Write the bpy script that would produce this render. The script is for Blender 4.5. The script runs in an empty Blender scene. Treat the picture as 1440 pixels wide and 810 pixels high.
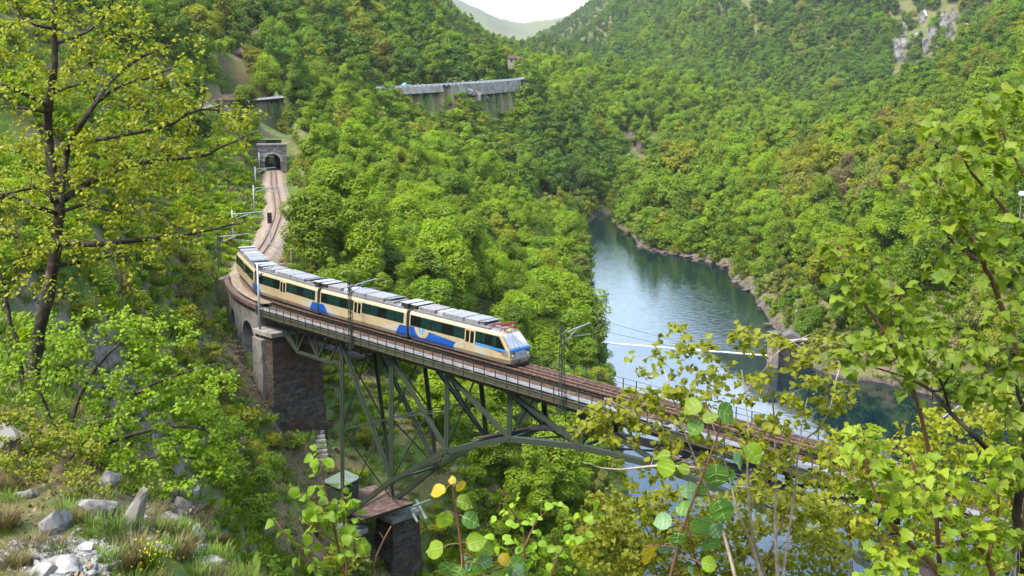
import bpy, bmesh, math, random
import numpy as np
from mathutils import Vector, Matrix
R = math.radians
rng = np.random.default_rng(7)
random.seed(7)
C = bpy.context.scene.collection
scene = bpy.context.scene

# ------------------------------------------------------------------ camera, sky, sun, exposure
FPX = 1544.0                       # focal length in photograph pixels (1440 wide)
EYE = np.array([0.0, 0.0, 58.0])   # water level is z = 0
PITCH = math.atan(299.0 / FPX)
cp, sp = math.cos(PITCH), math.sin(PITCH)
cam = bpy.data.cameras.new('camera')
cam.sensor_width = 36.0
cam.lens = 36.0 * FPX / 1440.0
cam.clip_start = 0.1
cam.clip_end = 30000
co = bpy.data.objects.new('camera', cam)
C.objects.link(co)
co.location = EYE
co.rotation_euler = (math.pi / 2 - PITCH, 0, 0)
scene.camera = co

SUN_EL, SUN_AZ = 57.0, -130.0      # azimuth from +Y (view direction) towards +X
world = bpy.data.worlds.new('World')
scene.world = world
world.use_nodes = True
wn, wl = world.node_tree.nodes, world.node_tree.links
wn.clear()
w_out = wn.new('ShaderNodeOutputWorld')
w_bg = wn.new('ShaderNodeBackground')
w_bg.inputs['Strength'].default_value = 0.15
sky = wn.new('ShaderNodeTexSky')
sky.sky_type = 'NISHITA'
sky.sun_disc = False
sky.sun_elevation = R(SUN_EL)
sky.sun_rotation = R(SUN_AZ)
sky.altitude = 500
sky.air_density = 1.3
sky.dust_density = 2.0
w_tc = wn.new('ShaderNodeTexCoord')
w_map = wn.new('ShaderNodeMapping')
w_map.inputs['Scale'].default_value = (1.0, 1.0, 2.6)
w_noise = wn.new('ShaderNodeTexNoise')
w_noise.inputs['Scale'].default_value = 2.3
w_noise.inputs['Detail'].default_value = 7
w_noise.inputs['Roughness'].default_value = 0.55
w_ramp = wn.new('ShaderNodeValToRGB')
w_ramp.color_ramp.elements[0].position = 0.52
w_ramp.color_ramp.elements[1].position = 0.80
w_mix = wn.new('ShaderNodeMix')
w_mix.data_type = 'RGBA'
w_mix.inputs[7].default_value = (9.5, 9.9, 10.4, 1)
wl.new(w_tc.outputs['Generated'], w_map.inputs['Vector'])
wl.new(w_map.outputs['Vector'], w_noise.inputs['Vector'])
wl.new(w_noise.outputs['Fac'], w_ramp.inputs['Fac'])
wl.new(w_ramp.outputs['Color'], w_mix.inputs[0])
wl.new(sky.outputs['Color'], w_mix.inputs[6])
wl.new(w_mix.outputs[2], w_bg.inputs['Color'])
wl.new(w_bg.outputs['Background'], w_out.inputs['Surface'])

sl = bpy.data.lights.new('sun', 'SUN')
sl.energy = 1.5
sl.angle = R(14)
sl.color = (1.0, 0.92, 0.76)
so = bpy.data.objects.new('sun', sl)
C.objects.link(so)
sdir = Vector((math.sin(R(SUN_AZ)) * math.cos(R(SUN_EL)), math.cos(R(SUN_AZ)) * math.cos(R(SUN_EL)), math.sin(R(SUN_EL))))
so.location = (0, 0, 400)
so.rotation_euler = sdir.to_track_quat('Z', 'Y').to_euler()

vs = scene.view_settings
vs.view_transform = 'Standard'
vs.look = 'None'
vs.exposure = 2.3
vs.gamma = 1.0
cy = scene.cycles
cy.max_bounces = 6
cy.diffuse_bounces = 3
cy.glossy_bounces = 3
cy.transmission_bounces = 4
cy.transparent_max_bounces = 6
cy.volume_bounces = 0
cy.use_denoising = True
cy.caustics_reflective = False
cy.caustics_refractive = False

# ------------------------------------------------------------------ helpers
def ray(px, py):
    u, v = (px - 720) / FPX, (py - 405) / FPX
    return np.array([u, cp - v * sp, -sp - v * cp])
def at(px, py, Y):
    r = ray(px, py)
    return EYE + r * (Y / r[1])
def atz(px, py, z):
    r = ray(px, py)
    return EYE + r * ((z - EYE[2]) / r[2])
def proj(P):
    P = np.asarray(P, float)
    x, y, z = P[..., 0], P[..., 1], P[..., 2] - EYE[2]
    d = y * cp - z * sp
    up = y * sp + z * cp
    d = np.where(np.abs(d) < 1e-6, 1e-6, d)
    return 720 + FPX * x / d, 405 - FPX * up / d, d

def hash2(i, j, s=0):
    n = (i.astype(np.int64) * 374761393 + j.astype(np.int64) * 668265263 + s * 1442695041) & 0x7fffffff
    n = ((n ^ (n >> 13)) * 1274126177) & 0x7fffffff
    return ((n ^ (n >> 16)) & 0xffff) / 65535.0
def vnoise(x, y, s=0):
    i, j = np.floor(x), np.floor(y)
    fx, fy = x - i, y - j
    fx, fy = fx * fx * (3 - 2 * fx), fy * fy * (3 - 2 * fy)
    i, j = i.astype(np.int64), j.astype(np.int64)
    a, b = hash2(i, j, s), hash2(i + 1, j, s)
    c, d = hash2(i, j + 1, s), hash2(i + 1, j + 1, s)
    return (a + (b - a) * fx) * (1 - fy) + (c + (d - c) * fx) * fy
def fbm(x, y, o=4, s=0):
    t, a = 0, 0.5
    for k in range(o):
        t = t + a * (vnoise(x, y, s + k) - 0.5)
        x, y, a = x * 2.03 + 11.3, y * 2.03 + 5.7, a * 0.5
    return t

def tag(o, label=None, cat=None, group=None, kind=None):
    if label: o['label'] = label
    if cat: o['category'] = cat
    if group: o['group'] = group
    if kind: o['kind'] = kind
    return o
def thing(name, label, cat, loc=(0, 0, 0), rotz=0, group=None):
    o = bpy.data.objects.new(name, None)
    o.empty_display_size = 0.3
    C.objects.link(o)
    o.location = loc
    o.rotation_euler = (0, 0, rotz)
    return tag(o, label, cat, group)
def link(name, me, parent=None, loc=None):
    o = bpy.data.objects.new(name, me)
    C.objects.link(o)
    if parent is not None: o.parent = parent
    if loc is not None: o.location = loc
    return o
def npmesh(name, v, loops, starts, mats, midx=None, smooth=False):
    """mesh from flat arrays: verts (n,3), loop vertex indices, loop starts per polygon"""
    me = bpy.data.meshes.new(name)
    v = np.asarray(v, np.float32)
    me.vertices.add(len(v))
    me.vertices.foreach_set('co', v.ravel())
    me.loops.add(len(loops))
    me.loops.foreach_set('vertex_index', np.asarray(loops, np.int32))
    me.polygons.add(len(starts))
    me.polygons.foreach_set('loop_start', np.asarray(starts, np.int32))
    if midx is not None: me.polygons.foreach_set('material_index', np.asarray(midx, np.int32))
    if smooth: me.polygons.foreach_set('use_smooth', np.ones(len(starts), bool))
    me.update(calc_edges=True)
    me.validate()
    for m in (mats if isinstance(mats, (list, tuple)) else [mats]): me.materials.append(m)
    return me
class MB:
    """collects shapes into one mesh"""
    def __init__(s): s.v, s.f, s.m = [], [], []
    def add(s, vs, fs, m=0):
        b = len(s.v)
        s.v += [tuple(map(float, q)) for q in vs]
        s.f += [tuple(b + i for i in f) for f in fs]
        s.m += [m] * len(fs)
        return s
    def box(s, c, size, m=0, M=None):
        x, y, z = size[0] / 2, size[1] / 2, size[2] / 2
        vs = [Vector((a * x, b * y, d * z)) for d in (-1, 1) for a, b in ((-1, -1), (1, -1), (1, 1), (-1, 1))]
        if M is not None: vs = [M @ q for q in vs]
        vs = [q + Vector(c) for q in vs]
        return s.add(vs, [(3, 2, 1, 0), (4, 5, 6, 7), (0, 1, 5, 4), (1, 2, 6, 5), (2, 3, 7, 6), (3, 0, 4, 7)], m)
    def bar(s, a, b, w, h=None, m=0, up=(0, 0, 1)):
        """rectangular bar from a to b"""
        a, b = Vector(a), Vector(b)
        h = h or w
        d = (b - a)
        L = d.length
        d.normalize()
        u = Vector(up)
        if abs(d.dot(u)) > 0.99: u = Vector((0.69, -0.72, 0))
        sx = d.cross(u).normalized()
        sy = sx.cross(d).normalized()
        M = Matrix((sx, d, sy)).transposed()
        return s.box((a + b) / 2, (w, L, h), m, M)
    def tube(s, pts, rad, n=8, m=0, caps=True):
        pts = [Vector(q) for q in pts]
        if not isinstance(rad, (list, tuple)): rad = [rad] * len(pts)
        rings = []
        ref = None
        for i, q in enumerate(pts):
            d = (pts[min(i + 1, len(pts) - 1)] - pts[max(i - 1, 0)]).normalized()
            if ref is None:
                ref = Vector((0, 0, 1)) if abs(d.z) < 0.9 else Vector((1, 0, 0))
            x = (ref - d * ref.dot(d)).normalized()
            ref = x
            y = d.cross(x)
            rings.append([q + (x * math.cos(t) + y * math.sin(t)) * rad[i] for t in [2 * math.pi * k / n for k in range(n)]])
        vs = [q for r in rings for q in r]
        fs = [(i * n + k, i * n + (k + 1) % n, (i + 1) * n + (k + 1) % n, (i + 1) * n + k) for i in range(len(pts) - 1) for k in range(n)]
        if caps:
            fs.append(tuple(range(n))[::-1])
            fs.append(tuple((len(pts) - 1) * n + k for k in range(n)))
        return s.add(vs, fs, m)
    def prism(s, poly, a, b, m=0):
        """polygon poly (3-D points) swept along vector b-a"""
        n = len(poly)
        o = Vector(b) - Vector(a)
        vs = [Vector(q) for q in poly] + [Vector(q) + o for q in poly]
        return s.add(vs, [tuple(range(n))[::-1], tuple(range(n, 2 * n))] + [(i, (i + 1) % n, n + (i + 1) % n, n + i) for i in range(n)], m)
    def mesh(s, name, mats, smooth=False):
        me = bpy.data.meshes.new(name)
        me.from_pydata(s.v, [], s.f)
        for m in (mats if isinstance(mats, (list, tuple)) else [mats]): me.materials.append(m)
        me.polygons.foreach_set('material_index', s.m)
        if smooth:
            me.polygons.foreach_set('use_smooth', [True] * len(s.f))
        bm = bmesh.new(); bm.from_mesh(me); bmesh.ops.recalc_face_normals(bm, faces=bm.faces); bm.to_mesh(me); bm.free()
        me.update()
        return me
    def build(s, name, mats, parent=None, bevel=0, smooth=False):
        o = link(name, s.mesh(name, mats, smooth), parent)
        if bevel:
            b = o.modifiers.new('bevel', 'BEVEL'); b.width = bevel; b.segments = 2; b.limit_method = 'ANGLE'
        return o

# ------------------------------------------------------------------ materials
def mat(name, col, rough=0.8, metal=0.0, noise=None, bump=None, spec=0.3):
    """plain procedural material; noise=(scale, second colour, low, high), bump=(scale, strength)"""
    m = bpy.data.materials.new(name)
    m.use_nodes = True
    N, L = m.node_tree.nodes, m.node_tree.links
    b = N['Principled BSDF']
    b.inputs['Base Color'].default_value = (*col, 1)
    b.inputs['Roughness'].default_value = rough
    b.inputs['Metallic'].default_value = metal
    b.inputs['Specular IOR Level'].default_value = spec
    tc = N.new('ShaderNodeTexCoord')
    if noise:
        t = N.new('ShaderNodeTexNoise'); t.inputs['Scale'].default_value = noise[0]; t.inputs['Detail'].default_value = 5
        L.new(tc.outputs['Object'], t.inputs['Vector'])
        r = N.new('ShaderNodeMapRange'); r.inputs[1].default_value = noise[2]; r.inputs[2].default_value = noise[3]
        L.new(t.outputs['Fac'], r.inputs[0])
        x = N.new('ShaderNodeMix'); x.data_type = 'RGBA'
        x.inputs[6].default_value = (*col, 1); x.inputs[7].default_value = (*noise[1], 1)
        L.new(r.outputs[0], x.inputs[0]); L.new(x.outputs[2], b.inputs['Base Color'])
    if bump:
        t2 = N.new('ShaderNodeTexNoise'); t2.inputs['Scale'].default_value = bump[0]; t2.inputs['Detail'].default_value = 4
        L.new(tc.outputs['Object'], t2.inputs['Vector'])
        q = N.new('ShaderNodeBump'); q.inputs['Strength'].default_value = bump[1]
        L.new(t2.outputs['Fac'], q.inputs['Height']); L.new(q.outputs['Normal'], b.inputs['Normal'])
    return m
def leaf_mat(name, c1, c2, c3=None, transl=0.35, rough=0.55, objvar=0.5):
    """leaf colour varies leaf by leaf (attribute 'v') and plant by plant (object random)"""
    m = bpy.data.materials.new(name)
    m.use_nodes = True
    N, L = m.node_tree.nodes, m.node_tree.links
    N.clear()
    out = N.new('ShaderNodeOutputMaterial')
    at_ = N.new('ShaderNodeAttribute'); at_.attribute_name = 'v'
    oi = N.new('ShaderNodeObjectInfo')
    x = N.new('ShaderNodeMix'); x.data_type = 'RGBA'
    x.inputs[6].default_value = (*c1, 1); x.inputs[7].default_value = (*c2, 1)
    L.new(at_.outputs['Fac'], x.inputs[0])
    y = N.new('ShaderNodeMix'); y.data_type = 'RGBA'
    y.inputs[7].default_value = (*(c3 or c1), 1)
    mu = N.new('ShaderNodeMath'); mu.operation = 'MULTIPLY'; mu.inputs[1].default_value = objvar
    L.new(oi.outputs['Random'], mu.inputs[0]); L.new(mu.outputs[0], y.inputs[0])
    L.new(x.outputs[2], y.inputs[6])
    hs = N.new('ShaderNodeHueSaturation')
    mr = N.new('ShaderNodeMapRange'); mr.inputs[3].default_value = 0.75; mr.inputs[4].default_value = 1.3
    ml = N.new('ShaderNodeMath'); ml.operation = 'MULTIPLY'; ml.inputs[1].default_value = 7.31
    fr = N.new('ShaderNodeMath'); fr.operation = 'FRACT'
    L.new(oi.outputs['Random'], ml.inputs[0]); L.new(ml.outputs[0], fr.inputs[0]); L.new(fr.outputs[0], mr.inputs[0])
    L.new(mr.outputs[0], hs.inputs['Value']); L.new(y.outputs[2], hs.inputs['Color'])
    d = N.new('ShaderNodeBsdfDiffuse'); t = N.new('ShaderNodeBsdfTranslucent'); g = N.new('ShaderNodeBsdfGlossy')
    g.inputs['Roughness'].default_value = rough
    g.inputs['Color'].default_value = (1, 1, 1, 1)
    L.new(hs.outputs[0], d.inputs[0]); L.new(hs.outputs[0], t.inputs[0])
    s1 = N.new('ShaderNodeMixShader'); s1.inputs[0].default_value = transl
    L.new(d.outputs[0], s1.inputs[1]); L.new(t.outputs[0], s1.inputs[2])
    s2 = N.new('ShaderNodeMixShader'); s2.inputs[0].default_value = 0.015
    L.new(s1.outputs[0], s2.inputs[1]); L.new(g.outputs[0], s2.inputs[2])
    L.new(s2.outputs[0], out.inputs['Surface'])
    return m
# ------------------------------------------------------------------ railway line in plan
_A = atz(375, 436.1, 34.1); _B = atz(1184, 668, 34.1)
BA = np.array([_A[0], _A[1]])
bd = np.array([_B[0] - _A[0], _B[1] - _A[1]]); bd /= np.linalg.norm(bd)     # along the bridge, towards the viewer
bn = np.array([-bd[1], bd[0]])                                             # across it, away from the viewer
def bp(t, off, z):
    q = BA + bd * t + bn * off
    return Vector((q[0], q[1], z))
RAIL_Z = 34.75
_to = [(-230, 128), (-185, 109), (-148.5, 91.5), (-113.5, 70.6), (-85.7, 54.2), (-66.2, 42.4), (-51.6, 32.6), (-39.5, 24.2), (-31.5, 18.2), (-23, 11.6),
       (-15.5, 6.9), (-8.5, 3.9), (-2, 2.4), (4, 2.0), (14, 2.0), (40, 2.0), (70, 2.0), (95, 2.0)]
def _catmull(P, n):
    out = []
    for i in range(len(P) - 1):
        p0, p1, p2, p3 = P[max(i - 1, 0)], P[i], P[i + 1], P[min(i + 2, len(P) - 1)]
        L = np.linalg.norm(p2 - p1)
        k = max(2, int(L / n))
        for j in range(k):
            t = j / k
            # centripetal-ish tangents scaled to the segment
            m1 = (p2 - p0) / max(np.linalg.norm(p2 - p0), 1e-6) * L
            m2 = (p3 - p1) / max(np.linalg.norm(p3 - p1), 1e-6) * L
            out.append((2*t**3-3*t**2+1)*p1 + (t**3-2*t**2+t)*m1 + (-2*t**3+3*t**2)*p2 + (t**3-t**2)*m2)
    out.append(P[-1])
    return np.array(out)
track = _catmull([BA + bd * t + bn * o for t, o in _to], 1.0)
_seg = np.linalg.norm(np.diff(track, axis=0), axis=1)
track_s = np.concatenate([[0], np.cumsum(_seg)])
def tr(s, off=0.0, z=RAIL_Z):
    """point on the line at arc length s, off to the viewer's far/right side positive"""
    x = np.interp(s, track_s, track[:, 0]); y = np.interp(s, track_s, track[:, 1])
    e = 0.6
    dx = np.interp(s + e, track_s, track[:, 0]) - np.interp(s - e, track_s, track[:, 0])
    dy = np.interp(s + e, track_s, track[:, 1]) - np.interp(s - e, track_s, track[:, 1])
    l = math.hypot(dx, dy)
    return Vector((x - dy / l * off, y + dx / l * off, z))
def s_of(t, off=2.0):
    q = BA + bd * t + bn * off
    return float(track_s[np.argmin(((track - q) ** 2).sum(1))])
def track_dist(X, Y):
    """distance to the line, signed side, arc length, for arrays"""
    P = np.stack([X.ravel(), Y.ravel()], 1)
    D = np.full(len(P), 1e9); S = np.zeros(len(P)); SG = np.zeros(len(P))
    sub = track[::2]; ss = track_s[::2]
    tang = np.gradient(sub, axis=0)
    for i in range(0, len(P), 20000):
        q = P[i:i + 20000]
        d2 = ((q[:, None, :] - sub[None]) ** 2).sum(2)
        k = d2.argmin(1)
        D[i:i + 20000] = np.sqrt(d2[np.arange(len(q)), k]); S[i:i + 20000] = ss[k]
        w = q - sub[k]
        SG[i:i + 20000] = np.sign(tang[k, 0] * w[:, 1] - tang[k, 1] * w[:, 0])
    return D.reshape(X.shape), SG.reshape(X.shape), S.reshape(X.shape)
S_PORTAL = float(track_s[np.argmin(((track - np.array([-60.0, 276.0])) ** 2).sum(1))])
S_EXIT = S_PORTAL - 26.0
S_MASON = s_of(-17, 7.7)           # start of the masonry viaduct
S_STEEL = s_of(-1.5)               # start of the steel deck

# ------------------------------------------------------------------ terrain
# visible points: photograph x, y, distance Y, height of what grows there
_ctl = [
 # near left hillside and rocks
 (0, 800, 15, 0), (110, 790, 16, 0), (200, 740, 18.5, 0), (285, 770, 19, 0), (0, 640, 17.5, 0.3), (60, 560, 25, 0), (110, 620, 21, 0.5), (200, 640, 22, 0.8), (280, 640, 23, 1),
 (250, 800, 16.8, 0),
 (150, 560, 28, 1), (20, 430, 38, 1), (0, 300, 55, 1), (100, 300, 66, 2), (20, 180, 85, 2), (0, 60, 105, 3), (120, 120, 130, 3), (190, 230, 110, 2),
 (150, 420, 74, 1), (220, 480, 92, 1), (260, 560, 74, 1), (300, 640, 76, 1), (345, 720, 74, 1), (380, 790, 72, 0.5), (325, 560, 99, 1),
 (240, 400, 110, 1), (290, 430, 117, 0.5), (335, 480, 113, 0.2), (308, 470, 115, 0), (345, 520, 107, 0.5), (380, 575, 107, 0.3), (430, 620, 110, 0), (460, 605, 114, 0), (440, 700, 88, 0.5), (500, 790, 84, 0.5),
 (250, 330, 135, 1), (300, 330, 150, 0.5), (330, 300, 180, 0.5), (340, 240, 225, 0.5), (345, 205, 268, 0), (300, 250, 215, 1), (250, 200, 225, 3), (300, 160, 268, 3), (330, 130, 300, 2), (380, 190, 292, 0.5), (410, 160, 318, 3),
 # upper left mountain with the cliff
 (350, 95, 345, 2), (260, 90, 290, 3), (200, 20, 270, 3), (100, 0, 200, 3), (300, 30, 390, 4), (450, 75, 430, 5), (380, 10, 440, 5), (500, 20, 520, 7), (620, 44, 620, 9), (655, 70, 690, 9), (690, 84, 720, 9), (560, 80, 500, 7),
 # the road
 (300, 146, 285, 0), (490, 126, 412, 0), (540, 124, 432, 0), (630, 119, 470, 0), (720, 112, 520, 0), (440, 128, 385, 1),
 # wooded ridge right of the track
 (470, 400, 142, 0), (440, 260, 205, 8), (500, 290, 165, 8), (600, 380, 150, 8), (700, 400, 172, 8), (800, 450, 200, 7), (600, 280, 212, 8), (700, 330, 240, 8), (800, 400, 250, 7),
 (520, 200, 275, 8), (450, 150, 325, 8), (560, 175, 335, 8), (680, 250, 330, 8), (800, 330, 325, 7), (852, 400, 300, 3), (866, 480, 236, 3), (878, 530, 209, 2), (760, 480, 175, 7),
 # middle ridge below the road
 (600, 160, 442, 7), (700, 170, 492, 9), (800, 200, 490, 9), (843, 300, 440, 4), (866, 280, 470, 4), (760, 260, 430, 8), (640, 210, 405, 8), (720, 300, 385, 8), (800, 300, 420, 8),
 (730, 96, 640, 9), (750, 103, 760, 9), (850, 95, 700, 9), (1000, 115, 700, 9), (1100, 190, 640, 9), (950, 180, 620, 9), (900, 235, 545, 3), (930, 190, 590, 8), (850, 170, 590, 9),
 # far mountains
 (705, 78, 1000, 9), (640, 60, 1050, 9), (660, 76, 1150, 9), (715, 84, 1150, 9), (745, 86, 1150, 9), (620, 40, 1150, 9), (640, 74, 1500, 9), (610, 50, 1500, 9), (680, 80, 2300, 5), (715, 80, 2300, 5), (742, 66, 2200, 9), (640, 80, 2500, 5), (700, 80, 3000, 5), (660, 80, 3500, 5), (730, 80, 3500, 5), (765, 66, 1200, 9), (600, 60, 2300, 5), (560, 40, 2300, 5), (690, 72, 1750, 9), (725, 72, 1750, 9), (742, 90, 1700, 9), (762, 82, 1800, 10), (785, 80, 1800, 10), (812, 66, 1800, 10), (838, 50, 1800, 10), (870, 28, 1800, 10), (900, 8, 1800, 10), (820, 48, 1500, 10), (900, 50, 1350, 10), (1000, 60, 1150, 10), (1000, 5, 1500, 10), (1120, 165, 760, 8), (1120, 90, 1000, 10), (1200, 140, 840, 6), (1300, 100, 900, 2), (1240, 40, 1150, 10), (1350, 40, 1000, 8), (1440, 60, 900, 8), (1400, 0, 1100, 8), (1180, 10, 1350, 10), (1320, 140, 800, 6), (1060, 150, 800, 9),
 # right promontory
 (882, 344, 374, 1), (910, 322, 396, 0), (905, 318, 402, 0), (897, 307, 422, 0), (890, 297, 446, 0), (887, 290, 462, 0), (960, 362, 350, 1), (1022, 376, 330, 1), (1050, 420, 282, 1), (1090, 455, 250, 1), (940, 260, 405, 8), (1000, 210, 460, 8), (900, 275, 440, 8), (1100, 250, 390, 8), (1080, 330, 315, 7), (1200, 200, 440, 8), (1250, 186, 520, 8), (1400, 142, 480, 6), (1440, 160, 400, 4), (1330, 205, 400, 5),
 (1150, 350, 290, 7), (1200, 300, 320, 7), (1290, 372, 232, 0), (1340, 345, 235, 0), (1430, 340, 225, 0), (1250, 350, 250, 1), (1180, 430, 236, 5), (1260, 430, 214, 2), (1330, 450, 205, 2), (1440, 440, 190, 2), (1130, 480, 228, 2), (1200, 500, 210, 1), (1250, 535, 203, 0), (1340, 545, 196, 0), (1440, 560, 180, 0), (1100, 512, 222, 0), (1340, 280, 300, 3),
 # bank under and behind the bridge
 (480, 520, 124, 0.3), (520, 560, 122, 0.3), (580, 600, 120, 0.3), (620, 550, 132, 0.5), (560, 500, 133, 0.5), (640, 640, 118, 1), (700, 650, 122, 1.5), (740, 590, 145, 2), (800, 610, 148, 2), (800, 700, 128, 2), (700, 760, 115, 1.5), (620, 770, 112, 1), (850, 770, 120, 1.5), (880, 640, 160, 1.5), (900, 720, 141, 1), (860, 570, 184, 2), (950, 770, 133, 0), (1010, 800, 128, 0),
]
cpts = []
for px, py, Y, c in _ctl:
    P = at(px, py, Y)
    P[2] -= c
    cpts.append(P)
# points known in plan: x, y, z
cpts += [np.array(q, float) for q in [
 (0, 2.5, 56.2), (0, 5, 52.5), (0, 12, 44.5), (0, 30, 31), (0, 60, 18), (10, 40, 22), (15, 80, 1.5), (25, 60, 6), (12, 15, 44), (25, 30, 30), (5, 100, 6), (8, 115, 3.0), (22, 115, -5), (34, 90, -5), (45, 60, -4), (60, 40, 2), (-14, 75, 17), (-5, 50, 20), (-6, 30, 32), (-20, 60, 27), (-12, 106, 8.5), (-16, 100, 8.5), (-9, 97, 6), (-3, 90, 8), (4, 80, 9), (12, 70, 8),
 (-8, 3, 57.5), (-15, 6, 56), (8, 3, 56), (20, 5, 54), (-30, 20, 57), (-60, 60, 62), (-120, 100, 90), (-60, 0, 90), (60, 0, 60), (60, 20, 30), (0, -6, 56.4), (0, -40, 80), (80, -40, 70), (-100, -60, 130), (100, 60, 3), (120, 100, 5), (0, -300, 200), (-300, 0, 220), (300, 100, 60), (-300, -300, 300), (300, -200, 220), (160, 200, 30), (180, 300, 70), (300, 350, 150), (400, 600, 240), (200, 420, 62), (130, 140, 2), (95, 130, -4), (70, 110, -5), (60, 150, -6), (85, 165, -5), (50, 180, -7), (40, 220, -7), (40, 260, -7), (50, 290, -6), (35, 320, -6), (37, 400, -5), (42, 460, -4), (46, 505, -3), (58, 540, 4), (25, 240, -5), (70, 200, -4), (30, 175, -4), (25, 135, -3),
 (-180, 250, 90), (-250, 400, 150), (-200, 500, 170), (-150, 600, 170), (-420, 300, 250), (-300, 700, 280), (-100, 800, 140), (-20, 900, 78), (20, 1500, 50), (-200, 1200, 300), (-600, 900, 420), (-70, 700, 112),
 (200, 1500, 190), (300, 1200, 250), (330, 1700, 330), (500, 1300, 420), (600, 900, 400), (500, 2200, 620), (40, 2600, 40), (-60, 2600, 40), (-40, 3400, 30), (230, 2300, 250), (-350, 2200, 420), (-500, 3500, 500), (700, 3500, 800), (0, 4200, 20), (-140, 5200, 350), (-260, 5200, 420), (0, 5200, 250), (120, 5200, 180), (0, 7000, 200), (-300, 7000, 260), (300, 7000, 260), (500, 5200, 500), (2000, 2000, 900), (-2000, 2000, 900), (2500, -500, 900), (-2500, -500, 900), (0, -2500, 900), (2000, 5500, 1100), (-2000, 5500, 1100),
]]
cpts = np.array(cpts)
def _lp(X, Y):
    r = np.maximum(np.hypot(X, Y), 0.8)
    return np.arctan2(X, Y), np.log(r), r
_th, _lr, _r = _lp(cpts[:, 0], cpts[:, 1])
_g = (cpts[:, 2] - EYE[2]) / _r
# the angle wraps round behind the camera
_wrap = [(_th[i] + s * 2 * math.pi, _lr[i], _g[i]) for i in range(len(_th)) for s in (-1, 1) if abs(_th[i]) > 1.2 and _th[i] * s < 0]
if _wrap:
    w = np.array(_wrap)
    _th = np.concatenate([_th, w[:, 0]]); _lr = np.concatenate([_lr, w[:, 1]]); _g = np.concatenate([_g, w[:, 2]])
TS = 1.3
def _solve():
    n = len(_th)
    d = np.hypot((_th[:, None] - _th[None]) * TS, _lr[:, None] - _lr[None])
    K = d - 0.004 * np.eye(n)          # a little smoothing (kernel is conditionally negative)
    Pm = np.stack([np.ones(n), _th, _lr], 1)
    M = np.zeros((n + 3, n + 3)); M[:n, :n] = K; M[:n, n:] = Pm; M[n:, :n] = Pm.T
    return np.linalg.solve(M, np.concatenate([_g, np.zeros(3)]))
_w = _solve()
def ground_raw(X, Y):
    X = np.asarray(X, float); Y = np.asarray(Y, float)
    th, lr, r = _lp(X.ravel(), Y.ravel())
    out = np.zeros(len(th))
    for i in range(0, len(th), 20000):
        d = np.hypot((th[i:i+20000, None] - _th[None]) * TS, lr[i:i+20000, None] - _lr[None])
        out[i:i+20000] = d @ _w[:-3] + _w[-3] + _w[-2] * th[i:i+20000] + _w[-1] * lr[i:i+20000]
    return (EYE[2] + r * out).reshape(X.shape)
# road along the hillside: plan points with height
road_pts = np.array([at(250, 158, 262), at(300, 146, 285), at(380, 138, 335), at(440, 131, 380), at(490, 126.5, 412), at(540, 124, 432), at(630, 119, 470), at(722, 112, 522), at(745, 108, 560)])
road = np.array([road_pts[0]])
road = _catmull([q for q in road_pts], 3.0)
def poly_dist(X, Y, L):
    P = np.stack([X.ravel(), Y.ravel()], 1)
    D = np.full(len(P), 1e9); K = np.zeros(len(P), int)
    for i in range(0, len(P), 20000):
        d2 = ((P[i:i+20000, None, :] - L[None, :, :2]) ** 2).sum(2)
        k = d2.argmin(1)
        K[i:i+20000] = k; D[i:i+20000] = np.sqrt(d2[np.arange(len(k)), k])
    return D.reshape(X.shape), K.reshape(X.shape)
def ground(X, Y):
    """height of the ground sheet"""
    X = np.asarray(X, float); Y = np.asarray(Y, float)
    h = ground_raw(X, Y)
    r = np.hypot(X, Y)
    amp = np.clip((r - 6) / 60, 0.05, 1) * np.clip(r / 350, 0.35, 3.2)
    h = h + amp * (fbm(X / 38, Y / 38, 4, 3) * 5.0 + fbm(X / 9, Y / 9, 3, 9) * 1.3) * np.clip((h + 1) / 8, 0.25, 1)
    near_lake = (r < 640) & (r > 90)
    h = np.where(near_lake, h + np.sign(h) * 1.7 * (1 - np.exp(-np.abs(h) / 0.9)) * np.exp(-np.abs(h) / 5), h)
    far = np.clip((r - 650) / 500, 0, 1)
    h = h + far * (np.abs(fbm(X / 260, Y / 260, 4, 21)) * -120 + 14)
    m = (r < 420)
    if m.any():
        xs, ys, hs = X[m], Y[m], h[m]
        D, SG, S = track_dist(xs, ys)
        # cutting and embankment from the tunnel to the masonry viaduct
        emb = (S < S_MASON + 1) & (S > S_PORTAL - 0.5)
        w = np.clip((7.5 - D) / 4.3, 0, 1); w = w * w * (3 - 2 * w)
        hs = np.where(emb, hs + (33.9 - hs) * w, hs)
        # left of the line a retaining wall holds the slope; beyond the tunnel the ground goes over it
        tun = (S <= S_PORTAL - 0.5) & (S >= S_EXIT)
        w2 = np.clip((9 - D) / 5, 0, 1)
        hs = np.where(tun, np.where(hs < 42.0, hs + (42.0 - hs) * w2, hs), hs)
        out = (S < S_EXIT)
        w3 = np.clip((11 - D) / 5.5, 0, 1)
        hs = np.where(out & (S > S_EXIT - 60), hs + (33.9 - hs) * w3, hs)
        # under the masonry arches and the steel bridge the ground stays below the deck
        brd = (S >= S_MASON + 1)
        lim = np.where(S > S_STEEL - 3, 20.5, 28.0) + np.clip((D - 3) / 6, 0, 1) * 30
        hs = np.where(brd, np.minimum(hs, lim), hs)
        h[m] = hs
    m = (r > 200) & (r < 640)
    if m.any():
        xs, ys, hs = X[m], Y[m], h[m]
        D, K = poly_dist(xs, ys, road)
        w = np.clip((5.2 - D) / 2.2, 0, 1); w = w * w * (3 - 2 * w)
        h[m] = hs + (road[K, 2] - 0.25 - hs) * w
    return h

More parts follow.
